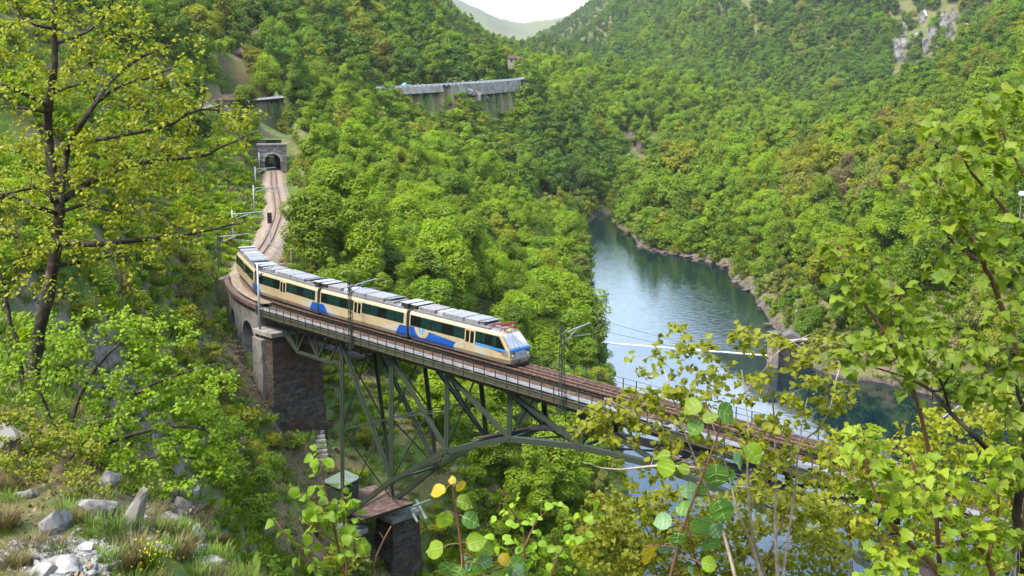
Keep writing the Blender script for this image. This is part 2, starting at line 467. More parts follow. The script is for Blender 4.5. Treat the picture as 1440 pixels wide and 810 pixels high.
def build_terrain():
    th = np.concatenate([np.arange(-180, -60, 2.0), np.arange(-60, -31, 0.6), np.arange(-31, 31, 0.17), np.arange(31, 60, 0.6), np.arange(60, 180, 2.0)])
    th = np.radians(th)
    rr = np.exp(np.concatenate([np.arange(math.log(1.2), math.log(900), 0.0125), np.arange(math.log(900), math.log(7000), 0.02)]))
    T, Rr = np.meshgrid(th, rr)
    X, Y = Rr * np.sin(T), Rr * np.cos(T)
    Z = ground(X, Y)
    nr, nt = X.shape
    v = np.stack([X, Y, Z], 2).reshape(-1, 3)
    i, j = np.meshgrid(np.arange(nr - 1), np.arange(nt), indexing='ij')
    a = i * nt + j; b = i * nt + (j + 1) % nt
    q = np.stack([a, b, b + nt, a + nt], 2).reshape(-1, 4)[:, ::-1]
    c = v[q].mean(1)
    # open the mouth of the tunnel in the sheet
    near = (np.hypot(c[:, 0] + 60, c[:, 1] - 280) < 70)
    D, SG, S = track_dist(c[near, 0], c[near, 1])
    zs = v[q[near]][:, :, 2]
    steep = (zs.max(1) - zs.min(1) > 0.6) & (c[near, 2] < 41.5)
    hole = (D < 2.6) & steep & (((S > S_PORTAL - 3) & (S < S_PORTAL + 2.5)) | ((S > S_EXIT - 3) & (S < S_EXIT + 3)))
    keep = np.ones(len(q), bool)
    keep[np.where(near)[0][hole]] = False
    q = q[keep]
    v = np.concatenate([v, [[0, 0, Z[0].mean()]]])
    tri = np.stack([np.full(nt, len(v) - 1), (np.arange(nt) + 1) % nt, np.arange(nt)], 1)
    loops = np.concatenate([q.ravel(), tri.ravel()])
    starts = np.concatenate([np.arange(len(q)) * 4, len(q) * 4 + np.arange(nt) * 3])
    me = npmesh('ground', v, loops, starts, M_ground, smooth=True)
    o = link('ground', me)
    tag(o, 'brushy valley slopes of grass, leaf litter and pale rock around the lake', 'ground', kind='structure')
    return o

def ground_material():
    m = bpy.data.materials.new('ground')
    m.use_nodes = True
    N, L = m.node_tree.nodes, m.node_tree.links
    b = N['Principled BSDF']; b.inputs['Roughness'].default_value = 0.95; b.inputs['Specular IOR Level'].default_value = 0.1
    geo = N.new('ShaderNodeNewGeometry')
    def noise(sc, det=5, rough=0.6):
        t = N.new('ShaderNodeTexNoise'); t.inputs['Scale'].default_value = sc; t.inputs['Detail'].default_value = det; t.inputs['Roughness'].default_value = rough
        L.new(geo.outputs['Position'], t.inputs['Vector']); return t.outputs['Fac']
    def ramp(f, lo, hi):
        r = N.new('ShaderNodeMapRange'); r.inputs[1].default_value = lo; r.inputs[2].default_value = hi; L.new(f, r.inputs[0]); return r.outputs[0]
    def mix(f, a, c):
        x = N.new('ShaderNodeMix'); x.data_type = 'RGBA'; L.new(f, x.inputs[0])
        for k, q in ((6, a), (7, c)):
            if isinstance(q, tuple): x.inputs[k].default_value = (*q, 1)
            else: L.new(q, x.inputs[k])
        return x.outputs[2]
    grass = mix(ramp(noise(0.9, 6), 0.35, 0.65), (0.045, 0.085, 0.014), (0.10, 0.15, 0.03))
    litter = mix(ramp(noise(2.2, 6), 0.35, 0.65), (0.10, 0.075, 0.04), (0.20, 0.15, 0.085))
    soil = mix(ramp(noise(0.16, 5), 0.40, 0.60), grass, litter)
    rock = mix(ramp(noise(1.3, 8, 0.7), 0.38, 0.66), (0.085, 0.072, 0.056), (0.27, 0.24, 0.20))
    sep = N.new('ShaderNodeSeparateXYZ'); L.new(geo.outputs['Normal'], sep.inputs[0])
    ad = N.new('ShaderNodeMath'); ad.operation = 'ADD'
    n2 = N.new('ShaderNodeMath'); n2.operation = 'MULTIPLY_ADD'; L.new(noise(0.12, 6), n2.inputs[0]); n2.inputs[1].default_value = 0.9; n2.inputs[2].default_value = -0.45
    L.new(sep.outputs[2], ad.inputs[0]); L.new(n2.outputs[0], ad.inputs[1])
    steep = ramp(ad.outputs[0], 0.44, 0.26)
    # bare rock belt at the water line
    sp_ = N.new('ShaderNodeSeparateXYZ'); L.new(geo.outputs['Position'], sp_.inputs[0])
    zz = N.new('ShaderNodeMath'); zz.operation = 'MULTIPLY_ADD'; L.new(noise(0.25, 4), zz.inputs[0]); zz.inputs[1].default_value = -5.0; L.new(sp_.outputs[2], zz.inputs[2])
    belt = ramp(zz.outputs[0], -0.7, -1.5)
    mx = N.new('ShaderNodeMath'); mx.operation = 'MAXIMUM'; L.new(steep, mx.inputs[0]); L.new(belt, mx.inputs[1])
    col = mix(belt, mix(steep, soil, rock), mix(ramp(noise(0.8, 6), 0.38, 0.64), (0.045, 0.036, 0.026), (0.15, 0.125, 0.095)))
    L.new(col, b.inputs['Base Color'])
    bu = N.new('ShaderNodeBump'); bu.inputs['Strength'].default_value = 0.6; bu.inputs['Distance'].default_value = 0.3
    L.new(noise(2.5, 8, 0.7), bu.inputs['Height']); L.new(bu.outputs[0], b.inputs['Normal'])
    return m
M_ground = ground_material()
build_terrain()

# ------------------------------------------------------------------ water
def water_material():
    m = bpy.data.materials.new('water')
    m.use_nodes = True
    N, L = m.node_tree.nodes, m.node_tree.links
    b = N['Principled BSDF']
    b.inputs['Base Color'].default_value = (0.003, 0.012, 0.015, 1)
    b.inputs['Roughness'].default_value = 0.03
    b.inputs['IOR'].default_value = 1.5
    geo = N.new('ShaderNodeNewGeometry')
    mp = N.new('ShaderNodeMapping'); mp.inputs['Rotation'].default_value = (0, 0, R(20)); mp.inputs['Scale'].default_value = (0.5, 1.1, 1)
    L.new(geo.outputs['Position'], mp.inputs['Vector'])
    t = N.new('ShaderNodeTexNoise'); t.inputs['Scale'].default_value = 0.9; t.inputs['Detail'].default_value = 4
    L.new(mp.outputs[0], t.inputs['Vector'])
    # wind ripples only above the floating boom (y beyond the boom line), glassy below it
    sx = N.new('ShaderNodeSeparateXYZ'); L.new(geo.outputs['Position'], sx.inputs[0])
    k = N.new('ShaderNodeMath'); k.operation = 'MULTIPLY_ADD'; L.new(sx.outputs[0], k.inputs[0]); k.inputs[1].default_value = BOOM_K; L.new(sx.outputs[1], k.inputs[2])
    r = N.new('ShaderNodeMapRange'); r.inputs[1].default_value = BOOM_C - 1; r.inputs[2].default_value = BOOM_C + 1
    r.inputs[3].default_value = 0.015; r.inputs[4].default_value = 0.20
    L.new(k.outputs[0], r.inputs[0])
    bu = N.new('ShaderNodeBump'); bu.inputs['Distance'].default_value = 0.25
    L.new(r.outputs[0], bu.inputs['Strength']); L.new(t.outputs['Fac'], bu.inputs['Height']); L.new(bu.outputs[0], b.inputs['Normal'])
    return m
_b0, _b1 = atz(862, 483, 0.0), atz(1092, 501, 0.0)
BOOM_K = -(_b1[1] - _b0[1]) / (_b1[0] - _b0[0])
BOOM_C = _b0[1] + BOOM_K * _b0[0]
M_water = water_material()
wm = MB(); wm.add([(-60, 20, 0), (240, 20, 0), (240, 560, 0), (-60, 560, 0)], [(0, 1, 2, 3)])
tag(wm.build('water', M_water), 'dark blue reservoir water reflecting the sky', 'water', kind='structure')
# ------------------------------------------------------------------ foliage building blocks
def cards(pos, nrm, size, rg, jitter=0.8, aspect=(0.55, 1.0), droop=0.0, bend=0.25):
    """leaf cards (two folded triangles pairs as one quad) at pos, facing roughly nrm"""
    n = len(pos)
    nrm = nrm + rg.normal(0, jitter, (n, 3)) * 0.6
    nrm /= np.linalg.norm(nrm, axis=1, keepdims=True) + 1e-9
    t = rg.normal(0, 1, (n, 3)); t[:, 2] -= droop
    t -= nrm * (t * nrm).sum(1, keepdims=True)
    t /= np.linalg.norm(t, axis=1, keepdims=True) + 1e-9
    b = np.cross(nrm, t)
    s = (size * rg.uniform(0.6, 1.3, n))[:, None]
    a = rg.uniform(aspect[0], aspect[1], n)[:, None]
    p0 = pos - t * s * 0.5
    p2 = pos + t * s * 0.5 - nrm * s * bend * 0.6
    k = rg.uniform(-0.15, 0.2, n)[:, None]
    p1 = pos + t * s * k + b * s * 0.5 * a - nrm * s * bend * 0.3
    p3 = pos + t * s * k - b * s * 0.5 * a - nrm * s * bend * 0.3
    return np.stack([p0, p1, p2, p3], 1).reshape(-1, 3)
def card_mesh(name, v, mats, vals, extra=None):
    """quads from cards() + optional extra MB (second material)"""
    n = len(v) // 4
    loops = np.arange(n * 4); starts = np.arange(n) * 4
    midx = np.zeros(n, int)
    vals = np.asarray(vals, np.float32)
    if extra is not None and extra.f:
        ev = np.array(extra.v); b = len(v)
        el, es = [], []
        for f in extra.f:
            es.append(len(loops) + len(el)); el += [b + i for i in f]
        v = np.concatenate([v, ev]); loops = np.concatenate([loops, el]); starts = np.concatenate([starts, es])
        midx = np.concatenate([midx, np.ones(len(es), int)]); vals = np.concatenate([vals, np.zeros(len(es), np.float32)])
    me = bpy.data.meshes.new(name)
    me.vertices.add(len(v)); me.vertices.foreach_set('co', np.asarray(v, np.float32).ravel())
    me.loops.add(len(loops)); me.loops.foreach_set('vertex_index', np.asarray(loops, np.int32))
    me.polygons.add(len(starts)); me.polygons.foreach_set('loop_start', np.asarray(starts, np.int32))
    me.polygons.foreach_set('material_index', midx.astype(np.int32))
    me.update(calc_edges=True)
    a = me.attributes.new('v', 'FLOAT', 'FACE'); a.data.foreach_set('value', vals)
    for m in (mats if isinstance(mats, (list, tuple)) else [mats]): me.materials.append(m)
    return me
def crown_points(rg, n, H, Rr, z0, shape='dome', lobes=22, lobe_r=0.42):
    """points and normals over many overlapping lobes that make an uneven crown"""
    cs, rs = [], []
    for k in range(lobes):
        u = rg.uniform(0, 1) ** 0.8
        z = z0 + (H - z0) * u
        if shape == 'dome': prof = math.sqrt(max(0.02, 1 - (1.15 * u - 0.25) ** 2)) * 0.95
        elif shape == 'cone': prof = (1 - u) * 0.95 + 0.06
        else: prof = math.sin(math.pi * min(1, u * 0.92 + 0.12)) ** 0.7
        a = k * 2.399 + rg.uniform(-0.5, 0.5)
        rad = Rr * prof * rg.uniform(0.35, 0.85)
        lr = Rr * lobe_r * rg.uniform(0.65, 1.25) * (0.55 + 0.45 * prof)
        cs.append((rad * math.cos(a), rad * math.sin(a), z - lr * 0.3)); rs.append(lr)
    cs, rs = np.array(cs), np.array(rs)
    w = rs ** 2; w /= w.sum()
    k = rg.choice(lobes, n, p=w)
    d = rg.normal(0, 1, (n, 3)); d[:, 2] = d[:, 2] * 0.9 + 0.25
    d /= np.linalg.norm(d, axis=1, keepdims=True)
    rad = rs[k] * rg.uniform(0.55, 1.08, n) ** 0.6
    pos = cs[k] + d * rad[:, None] * np.array([1, 1, 0.8])
    nn = d + np.array([0, 0, 0.75])
    return pos, nn, k
BARK = mat('bark', (0.045, 0.035, 0.026), 0.95, noise=(6, (0.12, 0.10, 0.08), 0.45, 0.7), bump=(14, 0.5))
BARK_PALE = mat('pale_bark', (0.16, 0.14, 0.12), 0.9, noise=(5, (0.05, 0.045, 0.04), 0.45, 0.6))
LEAF = {
 'bright': leaf_mat('bright_green_leaves', (0.155, 0.250, 0.002), (0.230, 0.340, 0.004), (0.205, 0.262, 0.003), 0.52),
 'mid': leaf_mat('mid_green_leaves', (0.110, 0.205, 0.003), (0.165, 0.270, 0.005), (0.150, 0.212, 0.003), 0.50),
 'dark': leaf_mat('dark_green_leaves', (0.064, 0.145, 0.006), (0.098, 0.186, 0.008), (0.100, 0.152, 0.005), 0.44),
 'olive': leaf_mat('olive_young_leaves', (0.195, 0.225, 0.004), (0.265, 0.290, 0.007), (0.225, 0.220, 0.006), 0.50),
 'grey': leaf_mat('greyish_young_leaves', (0.150, 0.185, 0.020), (0.210, 0.235, 0.035), (0.19, 0.18, 0.03), 0.42),
 'brown': leaf_mat('brown_budding_twigs', (0.170, 0.125, 0.060), (0.235, 0.175, 0.088), (0.18, 0.17, 0.04), 0.28),
 'conifer': leaf_mat('conifer_needles', (0.030, 0.062, 0.012), (0.050, 0.090, 0.016), (0.04, 0.075, 0.014), 0.2),
}
KINDS_ = ['bright', 'mid', 'dark', 'olive', 'grey', 'brown', 'conifer']
def trunk_mb(rg, H, r=0.16, limbs=6, z0=0.3, reach=1.6):
    mb = MB()
    pts = [(rg.normal(0, 0.02 * k), rg.normal(0, 0.02 * k), -1.0 + (H * 0.9 + 1.0) * k / 6) for k in range(7)]
    mb.tube(pts, [r * 1.25 * (1 - 0.85 * k / 6) for k in range(7)], 6)
    for k in range(limbs):
        z = H * (z0 + (0.85 - z0) * k / limbs); a = k * 2.4
        e = reach * rg.uniform(0.6, 1.1) * (1 - 0.4 * k / limbs)
        mb.tube([(0, 0, z), (e * .5 * math.cos(a), e * .5 * math.sin(a), z + e * .35), (e * math.cos(a), e * math.sin(a), z + e * .9)], [r * .45, r * .3, r * .1], 4, caps=False)
    return mb
def make_crown(kind, variant, seed, n, size):
    rg = np.random.default_rng(seed)
    H, Rr = 8.5, 2.9
    if kind == 'conifer':
        pos, nn, k = crown_points(rg, n, 10.5, 1.9, 0.8, 'cone', 40, 0.40)
        v = cards(pos, nn, size * 0.9, rg, 0.7, (0.3, 0.6), droop=1.2)
    elif kind == 'brown':
        pos, nn, k = crown_points(rg, n, H, Rr, 2.0, 'egg', 26, 0.40)
        v = cards(pos, nn * 0.3 + rg.normal(0, 1, (n, 3)), size * 1.6, rg, 1.5, (0.22, 0.42), droop=-1.5)
    else:
        shape = ('dome', 'egg', 'dome', 'egg', 'dome', 'egg')[variant % 6]
        Hh = (8.2, 9.8, 7.2, 10.6, 8.8, 7.8)[variant % 6]; Rv = (3.1, 2.7, 3.7, 2.3, 3.4, 2.6)[variant % 6]
        pos, nn, k = crown_points(rg, n, Hh, Rv, 1.3, shape, (26, 34, 44, 28, 18, 22)[variant % 6], (0.40, 0.40, 0.32, 0.44, 0.48, 0.46)[variant % 6])
        v = cards(pos, nn, size, rg, 0.5)
    lob = rg.uniform(0, 1, 64)
    vals = np.clip(0.55 * lob[k] + 0.45 * rg.uniform(0, 1, n) , 0, 1)
    return v, vals

# prototypes: near (fine leaves) and far (coarser) crowns
PROTO = {}
for ki, kd in enumerate(KINDS_):
    for var in range(6 if kd not in ('brown', 'conifer') else 2):
        sd = 100 + ki * 10 + var
        v, vals = make_crown(kd, var, sd, 9000 if kd != 'brown' else 6000, 0.25)
        cm = card_mesh('crown', v, LEAF[kd], vals)
        tm = trunk_mb(np.random.default_rng(sd), 8.0 if kd != 'conifer' else 9.5).mesh('trunk', BARK)
        v2, vals2 = make_crown(kd, var, sd + 500, 3200 if kd != 'brown' else 2400, 0.40)
        fm = card_mesh('crown', v2, [LEAF[kd], BARK], vals2, trunk_mb(np.random.default_rng(sd), 7.5, limbs=2))
        PROTO[(kd, var)] = (cm, tm, fm)
PK = list(PROTO.keys())

def gn_scatter(name, pts, scl, rot, idx, objs, label, cat, lean=None):
    """one object whose points carry copies of objs (for growth nobody could count)"""
    me = bpy.data.meshes.new(name)
    me.vertices.add(len(pts)); me.vertices.foreach_set('co', np.asarray(pts, np.float32).ravel())
    a = me.attributes.new('scl', 'FLOAT_VECTOR', 'POINT'); a.data.foreach_set('vector', np.asarray(scl, np.float32).ravel())
    rv = np.zeros((len(pts), 3), np.float32); rv[:, 2] = rot
    if lean is not None: rv[:, :2] = lean
    a = me.attributes.new('rot', 'FLOAT_VECTOR', 'POINT'); a.data.foreach_set('vector', rv.ravel())
    a = me.attributes.new('idx', 'INT', 'POINT'); a.data.foreach_set('value', np.asarray(idx, np.int32))
    o = link(name, me)
    coll = bpy.data.collections.new(name + '_kinds')
    for k, ob in enumerate(objs):
        ob.name = 'k%03d_%s' % (k, name); coll.objects.link(ob)
    ng = bpy.data.node_groups.new(name, 'GeometryNodeTree')
    ng.interface.new_socket('Geometry', in_out='INPUT', socket_type='NodeSocketGeometry')
    ng.interface.new_socket('Geometry', in_out='OUTPUT', socket_type='NodeSocketGeometry')
    N, L = ng.nodes, ng.links
    gi, go = N.new('NodeGroupInput'), N.new('NodeGroupOutput')
    ci = N.new('GeometryNodeCollectionInfo'); ci.inputs['Collection'].default_value = coll
    ci.inputs['Separate Children'].default_value = True; ci.inputs['Reset Children'].default_value = True
    ip = N.new('GeometryNodeInstanceOnPoints'); ip.inputs['Pick Instance'].default_value = True
    def attr(nm, ty):
        n_ = N.new('GeometryNodeInputNamedAttribute'); n_.data_type = ty; n_.inputs['Name'].default_value = nm
        return n_.outputs['Attribute']
    L.new(gi.outputs[0], ip.inputs['Points']); L.new(ci.outputs[0], ip.inputs['Instance'])
    L.new(attr('idx', 'INT'), ip.inputs['Instance Index'])
    e2r = N.new('FunctionNodeEulerToRotation')
    L.new(attr('rot', 'FLOAT_VECTOR'), e2r.inputs[0]); L.new(e2r.outputs[0], ip.inputs['Rotation'])
    L.new(attr('scl', 'FLOAT_VECTOR'), ip.inputs['Scale'])
    L.new(ip.outputs[0], go.inputs[0])
    md = o.modifiers.new('growth', 'NODES'); md.node_group = ng
    return tag(o, label, cat, kind='stuff')

# ------------------------------------------------------------------ where things grow
_vt = np.radians(np.arange(-31, 31.01, 0.25)); _vr = np.exp(np.arange(math.log(8), math.log(6000), 0.02))
_VT, _VR = np.meshgrid(_vt, _vr)
_vz = ground(_VR * np.sin(_VT), _VR * np.cos(_VT))
_vmax = np.maximum.accumulate((_vz - EYE[2]) / _VR, axis=0)
def horizon(X, Y):
    """largest ground elevation tangent between the eye and (X, Y)"""
    r = np.hypot(X, Y); th = np.arctan2(X, Y)
    i = np.clip(((np.log(r) - math.log(8)) / 0.02).astype(int) - 3, 0, len(_vr) - 1)
    j = np.clip(np.round((th - _vt[0]) / np.radians(0.25)).astype(int), 0, len(_vt) - 1)
    return _vmax[i, j]
def jitter_grid(cell, rmin, rmax, rg):
    g = np.arange(-rmax, rmax, cell)
    X, Y = np.meshgrid(g, np.arange(0, rmax, cell))
    X = X.ravel() + rg.uniform(-.45, .45, X.size) * cell; Y = Y.ravel() + rg.uniform(-.45, .45, Y.size) * cell
    r = np.hypot(X, Y); th = np.arctan2(X, Y)
    k = (r > rmin) & (r < rmax) & (np.abs(th) < R(29.5))
    return X[k], Y[k]
def slope_of(X, Y):
    e = 1.5
    return np.hypot(ground(X + e, Y) - ground(X - e, Y), ground(X, Y + e) - ground(X, Y - e)) / (2 * e)
rg = np.random.default_rng(11)
tx, ty, tcell = [], [], []
for cell, a, b in ((6.2, 100, 330), (8.2, 330, 720), (9.2, 720, 2400)):
    x, y = jitter_grid(cell, a, b, rg); tx.append(x); ty.append(y); tcell.append(np.full(len(x), cell))
tx, ty, tcell = np.concatenate(tx), np.concatenate(ty), np.concatenate(tcell)
tz = ground(tx, ty)
px, py, _ = proj(np.stack([tx, ty, tz], 1))
tr_ = np.hypot(tx, ty)
D, SG, S = track_dist(tx, ty)
RD, RK = poly_dist(tx, ty, road)
left_of_line = (SG < 0)         # hillside left of the railway
bt = (np.stack([tx, ty], 1) - BA) @ bd; bo = (np.stack([tx, ty], 1) - BA) @ bn
sc = np.where(tcell > 8, rg.uniform(1.3, 2.1, len(tx)), rg.uniform(0.62, 1.0, len(tx)) * rg.uniform(1.0, 1.8, len(tx)) * np.where(tcell > 7, 1.28, 1.05))
dens = np.ones(len(tx))
notch = (px > 590) & (px < 860) & (tr_ > 560) & (py < 110); sc = np.where(notch, sc * .62, sc)
dens[tz < 0.6] = 0
# open places
peninsula = (~left_of_line) & (ty < 430) & (px < 905) & (tr_ > 100)
near_line = (D < 8.5) & (S < S_STEEL + 15)
dens[near_line] = 0
rav = (tr_ < 215) & (bo < 17) & (bt > -6)              # ravine under and beside the bridge
dens[rav] = 0
dens[(bo >= 14) & (bo < 24) & (bt > 8) & (tr_ < 190)] *= 0.35
hill = left_of_line & (ty < 345) & (px < 440)
dens[hill] = np.where(rg.uniform(0, 1, hill.sum()) < np.where(ty[hill] > 240, .45, .12), 1, 0) * (D[hill] > 12) * (ty[hill] > 170)
dens[hill & (px > 290) & (px < 400) & (py > 160)] = 0
tunnel_top = (np.hypot(tx + 66, ty - 292) < 20)
dens[tunnel_top] *= 0.0
cliff = (px > 300) & (px < 480) & (py > 25) & (py < 110) & (ty > 300)
dens[cliff] *= 0.6
dens[(RD < 4.8)] = 0
below_road = (RD < 45) & (ty < road[RK, 1]) & (px > 520) & (px < 735); sc = np.where(below_road, np.minimum(sc, .45 + RD / 45 * .5), sc); dens[below_road & (RD < 6)] *= .5
lawn = (np.hypot((tx - 86) / 1.6, (ty - 236)) < 11) & (px > 1225); dens[lawn] = 0
dens[(px > 1180) & (ty < 225)] *= 0.7
rockface = (px > 1248) & (px < 1352) & (py > 20) & (py < 125) & (ty > 700); dens[rockface] *= 0.13
rock2 = (np.hypot(px - 905, py - 215) < 32) & (ty > 480); dens[rock2] *= 0.25
gap = (np.hypot(px - 1120, py - 165) < 40) & (ty > 600); dens[gap] *= 0.6
keep = rg.uniform(0, 1, len(tx)) < dens
# only where the tree can be seen (with room for a step to the side)
vis = (tz + 9 * sc - EYE[2]) / tr_ > horizon(tx, ty) - np.where(tr_ > 700, 0.004, 0.02)
keep &= vis & (py > -260) & (px > -130) & (px < 1570)
K = np.where(keep)[0]
tx, ty, tz, sc, px, py, tr_, peninsula, left_of_line, D = [q[K] for q in (tx, ty, tz, sc, px, py, tr_, peninsula, left_of_line, D)]
# what grows where
W = np.zeros((len(tx), 7))
W[:] = (0.22, 0.40, 0.24, 0.09, 0.05, 0.0, 0.0)                                # woods in general
W[peninsula] = (0.64, 0.18, 0.01, 0.13, 0.04, 0.0, 0.0)
up = (px < 740) & (py < 125) & (ty > 300); W[up] = (0.12, 0.34, 0.20, 0.20, 0.06, 0.07, 0.01)
prom = (px > 870) & (ty > 230) & (ty < 560); W[prom] = (0.50, 0.20, 0.03, 0.15, 0.09, 0.03, 0.0)
brown_patch = prom & (px > 1100) & (px < 1320) & (py > 170) & (py < 330); W[brown_patch] = (0.28, 0.14, 0.02, 0.22, 0.10, 0.24, 0.0)
mid_r = (ty > 380) & (ty < 620) & (px > 540) & (px < 880); W[mid_r] = (0.10, 0.44, 0.32, 0.11, 0.02, 0.01, 0.0)
ridge = (ty > 560) & (ty < 760) & (px > 700) & (px < 1150); W[ridge] = (0.40, 0.30, 0.06, 0.20, 0.04, 0.0, 0.0)
far_ = tr_ > 760; W[far_] = (0.14, 0.40, 0.32, 0.04, 0.04, 0.02, 0.04)
shore = tz < 4.5; W[shore] = (0.22, 0.30, 0.08, 0.08, 0.32, 0.0, 0.0); sc = np.where(shore, sc * 0.62, sc)
W /= W.sum(1, keepdims=True)
u = rg.uniform(0, 1, len(tx))
# neighbouring trees tend to be of one kind
u = np.clip(0.5 * u + 0.5 * np.clip(0.5 + np.where(tr_ > 600, 2.4 * fbm(tx / 85, ty / 85, 4, 44), 1.6 * fbm(tx / 22, ty / 22, 3, 40)), 0, 0.999), 0, 0.999)
kind = (u[:, None] > np.cumsum(W, 1)).sum(1)
kind = np.clip(kind, 0, 6)
var = np.where(kind >= 5, rg.integers(0, 2, len(tx)), rg.integers(0, 6, len(tx)))
rot = rg.uniform(0, 6.28, len(tx))
swx = rg.uniform(0.85, 1.2, len(tx))
order = np.argsort(-(sc * 9 / tr_))
vis_now = ((tz + 6.5 * sc - EYE[2]) / tr_ > horizon(tx, ty) + 0.002) & (px > -10) & (px < 1450) & (py - 80 * 60 / tr_ < 800)
N_TREES = 285
solo = [i for i in order if vis_now[i]][:N_TREES]
solo_set = np.zeros(len(tx), bool); solo_set[solo] = True

ZONE = ['wooded ridge between the train and the lake', 'hillside left of the railway', 'wooded far bank right of the lake', 'wooded mountainside beyond the tunnel and the lake']
LOOK = {'bright': 'bright spring-green broadleaf tree', 'mid': 'mid-green broadleaf tree', 'dark': 'dark green broadleaf tree', 'olive': 'yellowish olive broadleaf tree',
        'grey': 'pale greyish-green broadleaf tree', 'brown': 'bare brownish tree just coming into bud', 'conifer': 'narrow dark conifer'}
NAME = {'brown': 'bare_tree', 'conifer': 'conifer'}
def put_tree(kd, vr, loc, s, rz, label, group=None, wide=1.0):
    cm, tm, fm = PROTO[(kd, vr)]
    t = thing(NAME.get(kd, 'broadleaf_tree'), label, 'tree', loc, rz, group)
    t.scale = (s * wide, s * wide, s)
    link('trunk', tm, t); link('crown', cm, t)
    return t
for i in solo:
    kd = KINDS_[kind[i]]
    z_ = 0 if peninsula[i] else (1 if (left_of_line[i] and ty[i] < 345) else (2 if px[i] > 880 else 3))
    put_tree(kd, int(var[i]), (tx[i], ty[i], tz[i]), float(sc[i]), float(rot[i]), '%s on the %s' % (LOOK[kd], ZONE[z_]), '%ss on the %s' % (LOOK[kd].replace('coming into bud', 'in bud'), ZONE[z_]), float(swx[i]))
rest = ~solo_set
near_r = rest & (tr_ < 330)
objs = []
for (kd, vr) in PK:
    objs.append(bpy.data.objects.new('tree', PROTO[(kd, vr)][2]))
pk_i = {k: i for i, k in enumerate(PK)}
ids = np.array([pk_i[(KINDS_[k], int(v))] for k, v in zip(kind, var)])
gn_scatter('forest', np.stack([tx, ty, tz], 1)[rest], np.stack([sc * swx, sc * swx, sc], 1)[rest], rot[rest], ids[rest], objs,
           'dense spring forest covering the slopes and far mountains around the lake', 'forest')
print('trees', len(tx), 'solo', len(solo), 'farthest solo', tr_[solo].max())
# ------------------------------------------------------------------ stone and steel materials
def stone_mat(name, dark, light, sx=1.4, sz=3.2, mortar=(0.20, 0.18, 0.16), stain=None):
    m = bpy.data.materials.new(name); m.use_nodes = True
    N, L = m.node_tree.nodes, m.node_tree.links
    b = N['Principled BSDF']; b.inputs['Roughness'].default_value = 0.95; b.inputs['Specular IOR Level'].default_value = 0.15
    tc = N.new('ShaderNodeTexCoord'); mp = N.new('ShaderNodeMapping'); mp.inputs['Scale'].default_value = (sx, sx, sz)
    L.new(tc.outputs['Object'], mp.inputs['Vector'])
    v = N.new('ShaderNodeTexVoronoi'); L.new(mp.outputs[0], v.inputs['Vector']); v.inputs['Scale'].default_value = 1.0
    e = N.new('ShaderNodeTexVoronoi'); e.feature = 'DISTANCE_TO_EDGE'; L.new(mp.outputs[0], e.inputs['Vector']); e.inputs['Scale'].default_value = 1.0
    sp_ = N.new('ShaderNodeSeparateXYZ'); L.new(v.outputs['Color'], sp_.inputs[0])
    x = N.new('ShaderNodeMix'); x.data_type = 'RGBA'; x.inputs[6].default_value = (*dark, 1); x.inputs[7].default_value = (*light, 1)
    L.new(sp_.outputs[0], x.inputs[0])
    col = x.outputs[2]
    if stain:
        n = N.new('ShaderNodeTexNoise'); n.inputs['Scale'].default_value = 0.35; n.inputs['Detail'].default_value = 5
        L.new(tc.outputs['Object'], n.inputs['Vector'])
        r2 = N.new('ShaderNodeMapRange'); r2.inputs[1].default_value = 0.48; r2.inputs[2].default_value = 0.60; L.new(n.outputs['Fac'], r2.inputs[0])
        y = N.new('ShaderNodeMix'); y.data_type = 'RGBA'; y.inputs[7].default_value = (*stain, 1)
        f = N.new('ShaderNodeMath'); f.operation = 'MULTIPLY'; f.inputs[1].default_value = 0.75; L.new(r2.outputs[0], f.inputs[0])
        L.new(f.outputs[0], y.inputs[0]); L.new(col, y.inputs[6]); col = y.outputs[2]
    z = N.new('ShaderNodeMix'); z.data_type = 'RGBA'; z.inputs[6].default_value = (*mortar, 1)
    r = N.new('ShaderNodeMapRange'); r.inputs[1].default_value = 0.02; r.inputs[2].default_value = 0.07; L.new(e.outputs['Distance'], r.inputs[0])
    L.new(r.outputs[0], z.inputs[0]); L.new(col, z.inputs[7]); L.new(z.outputs[2], b.inputs['Base Color'])
    bu = N.new('ShaderNodeBump'); bu.inputs['Strength'].default_value = 0.8; bu.inputs['Distance'].default_value = 0.08
    L.new(r.outputs[0], bu.inputs['Height']); L.new(bu.outputs[0], b.inputs['Normal'])
    return m
M_pier = stone_mat('pier_stone', (0.032, 0.027, 0.024), (0.105, 0.090, 0.078), 1.6, 3.4, (0.075, 0.062, 0.052), stain=(0.060, 0.030, 0.015))
M_portal = stone_mat('portal_stone', (0.07, 0.062, 0.058), (0.17, 0.15, 0.14), 1.2, 2.2, (0.10, 0.09, 0.08))
M_mason = mat('weathered_masonry', (0.20, 0.19, 0.175), 0.95, noise=(1.1, (0.095, 0.088, 0.078), 0.45, 0.68), bump=(9, 0.4))
M_conc = mat('pale_concrete', (0.26, 0.245, 0.225), 0.95, noise=(0.9, (0.14, 0.13, 0.115), 0.45, 0.7), bump=(12, 0.25))
M_steel = mat('green_grey_steel', (0.030, 0.044, 0.030), 0.55, noise=(2.2, (0.050, 0.043, 0.028), 0.52, 0.72), spec=0.4)
M_girder = mat('olive_girder_steel', (0.050, 0.052, 0.034), 0.6, noise=(1.8, (0.075, 0.050, 0.030), 0.5, 0.7))
M_walk = mat('pale_walkway_plate', (0.19, 0.19, 0.20), 0.7, noise=(1.4, (0.125, 0.12, 0.115), 0.45, 0.7))
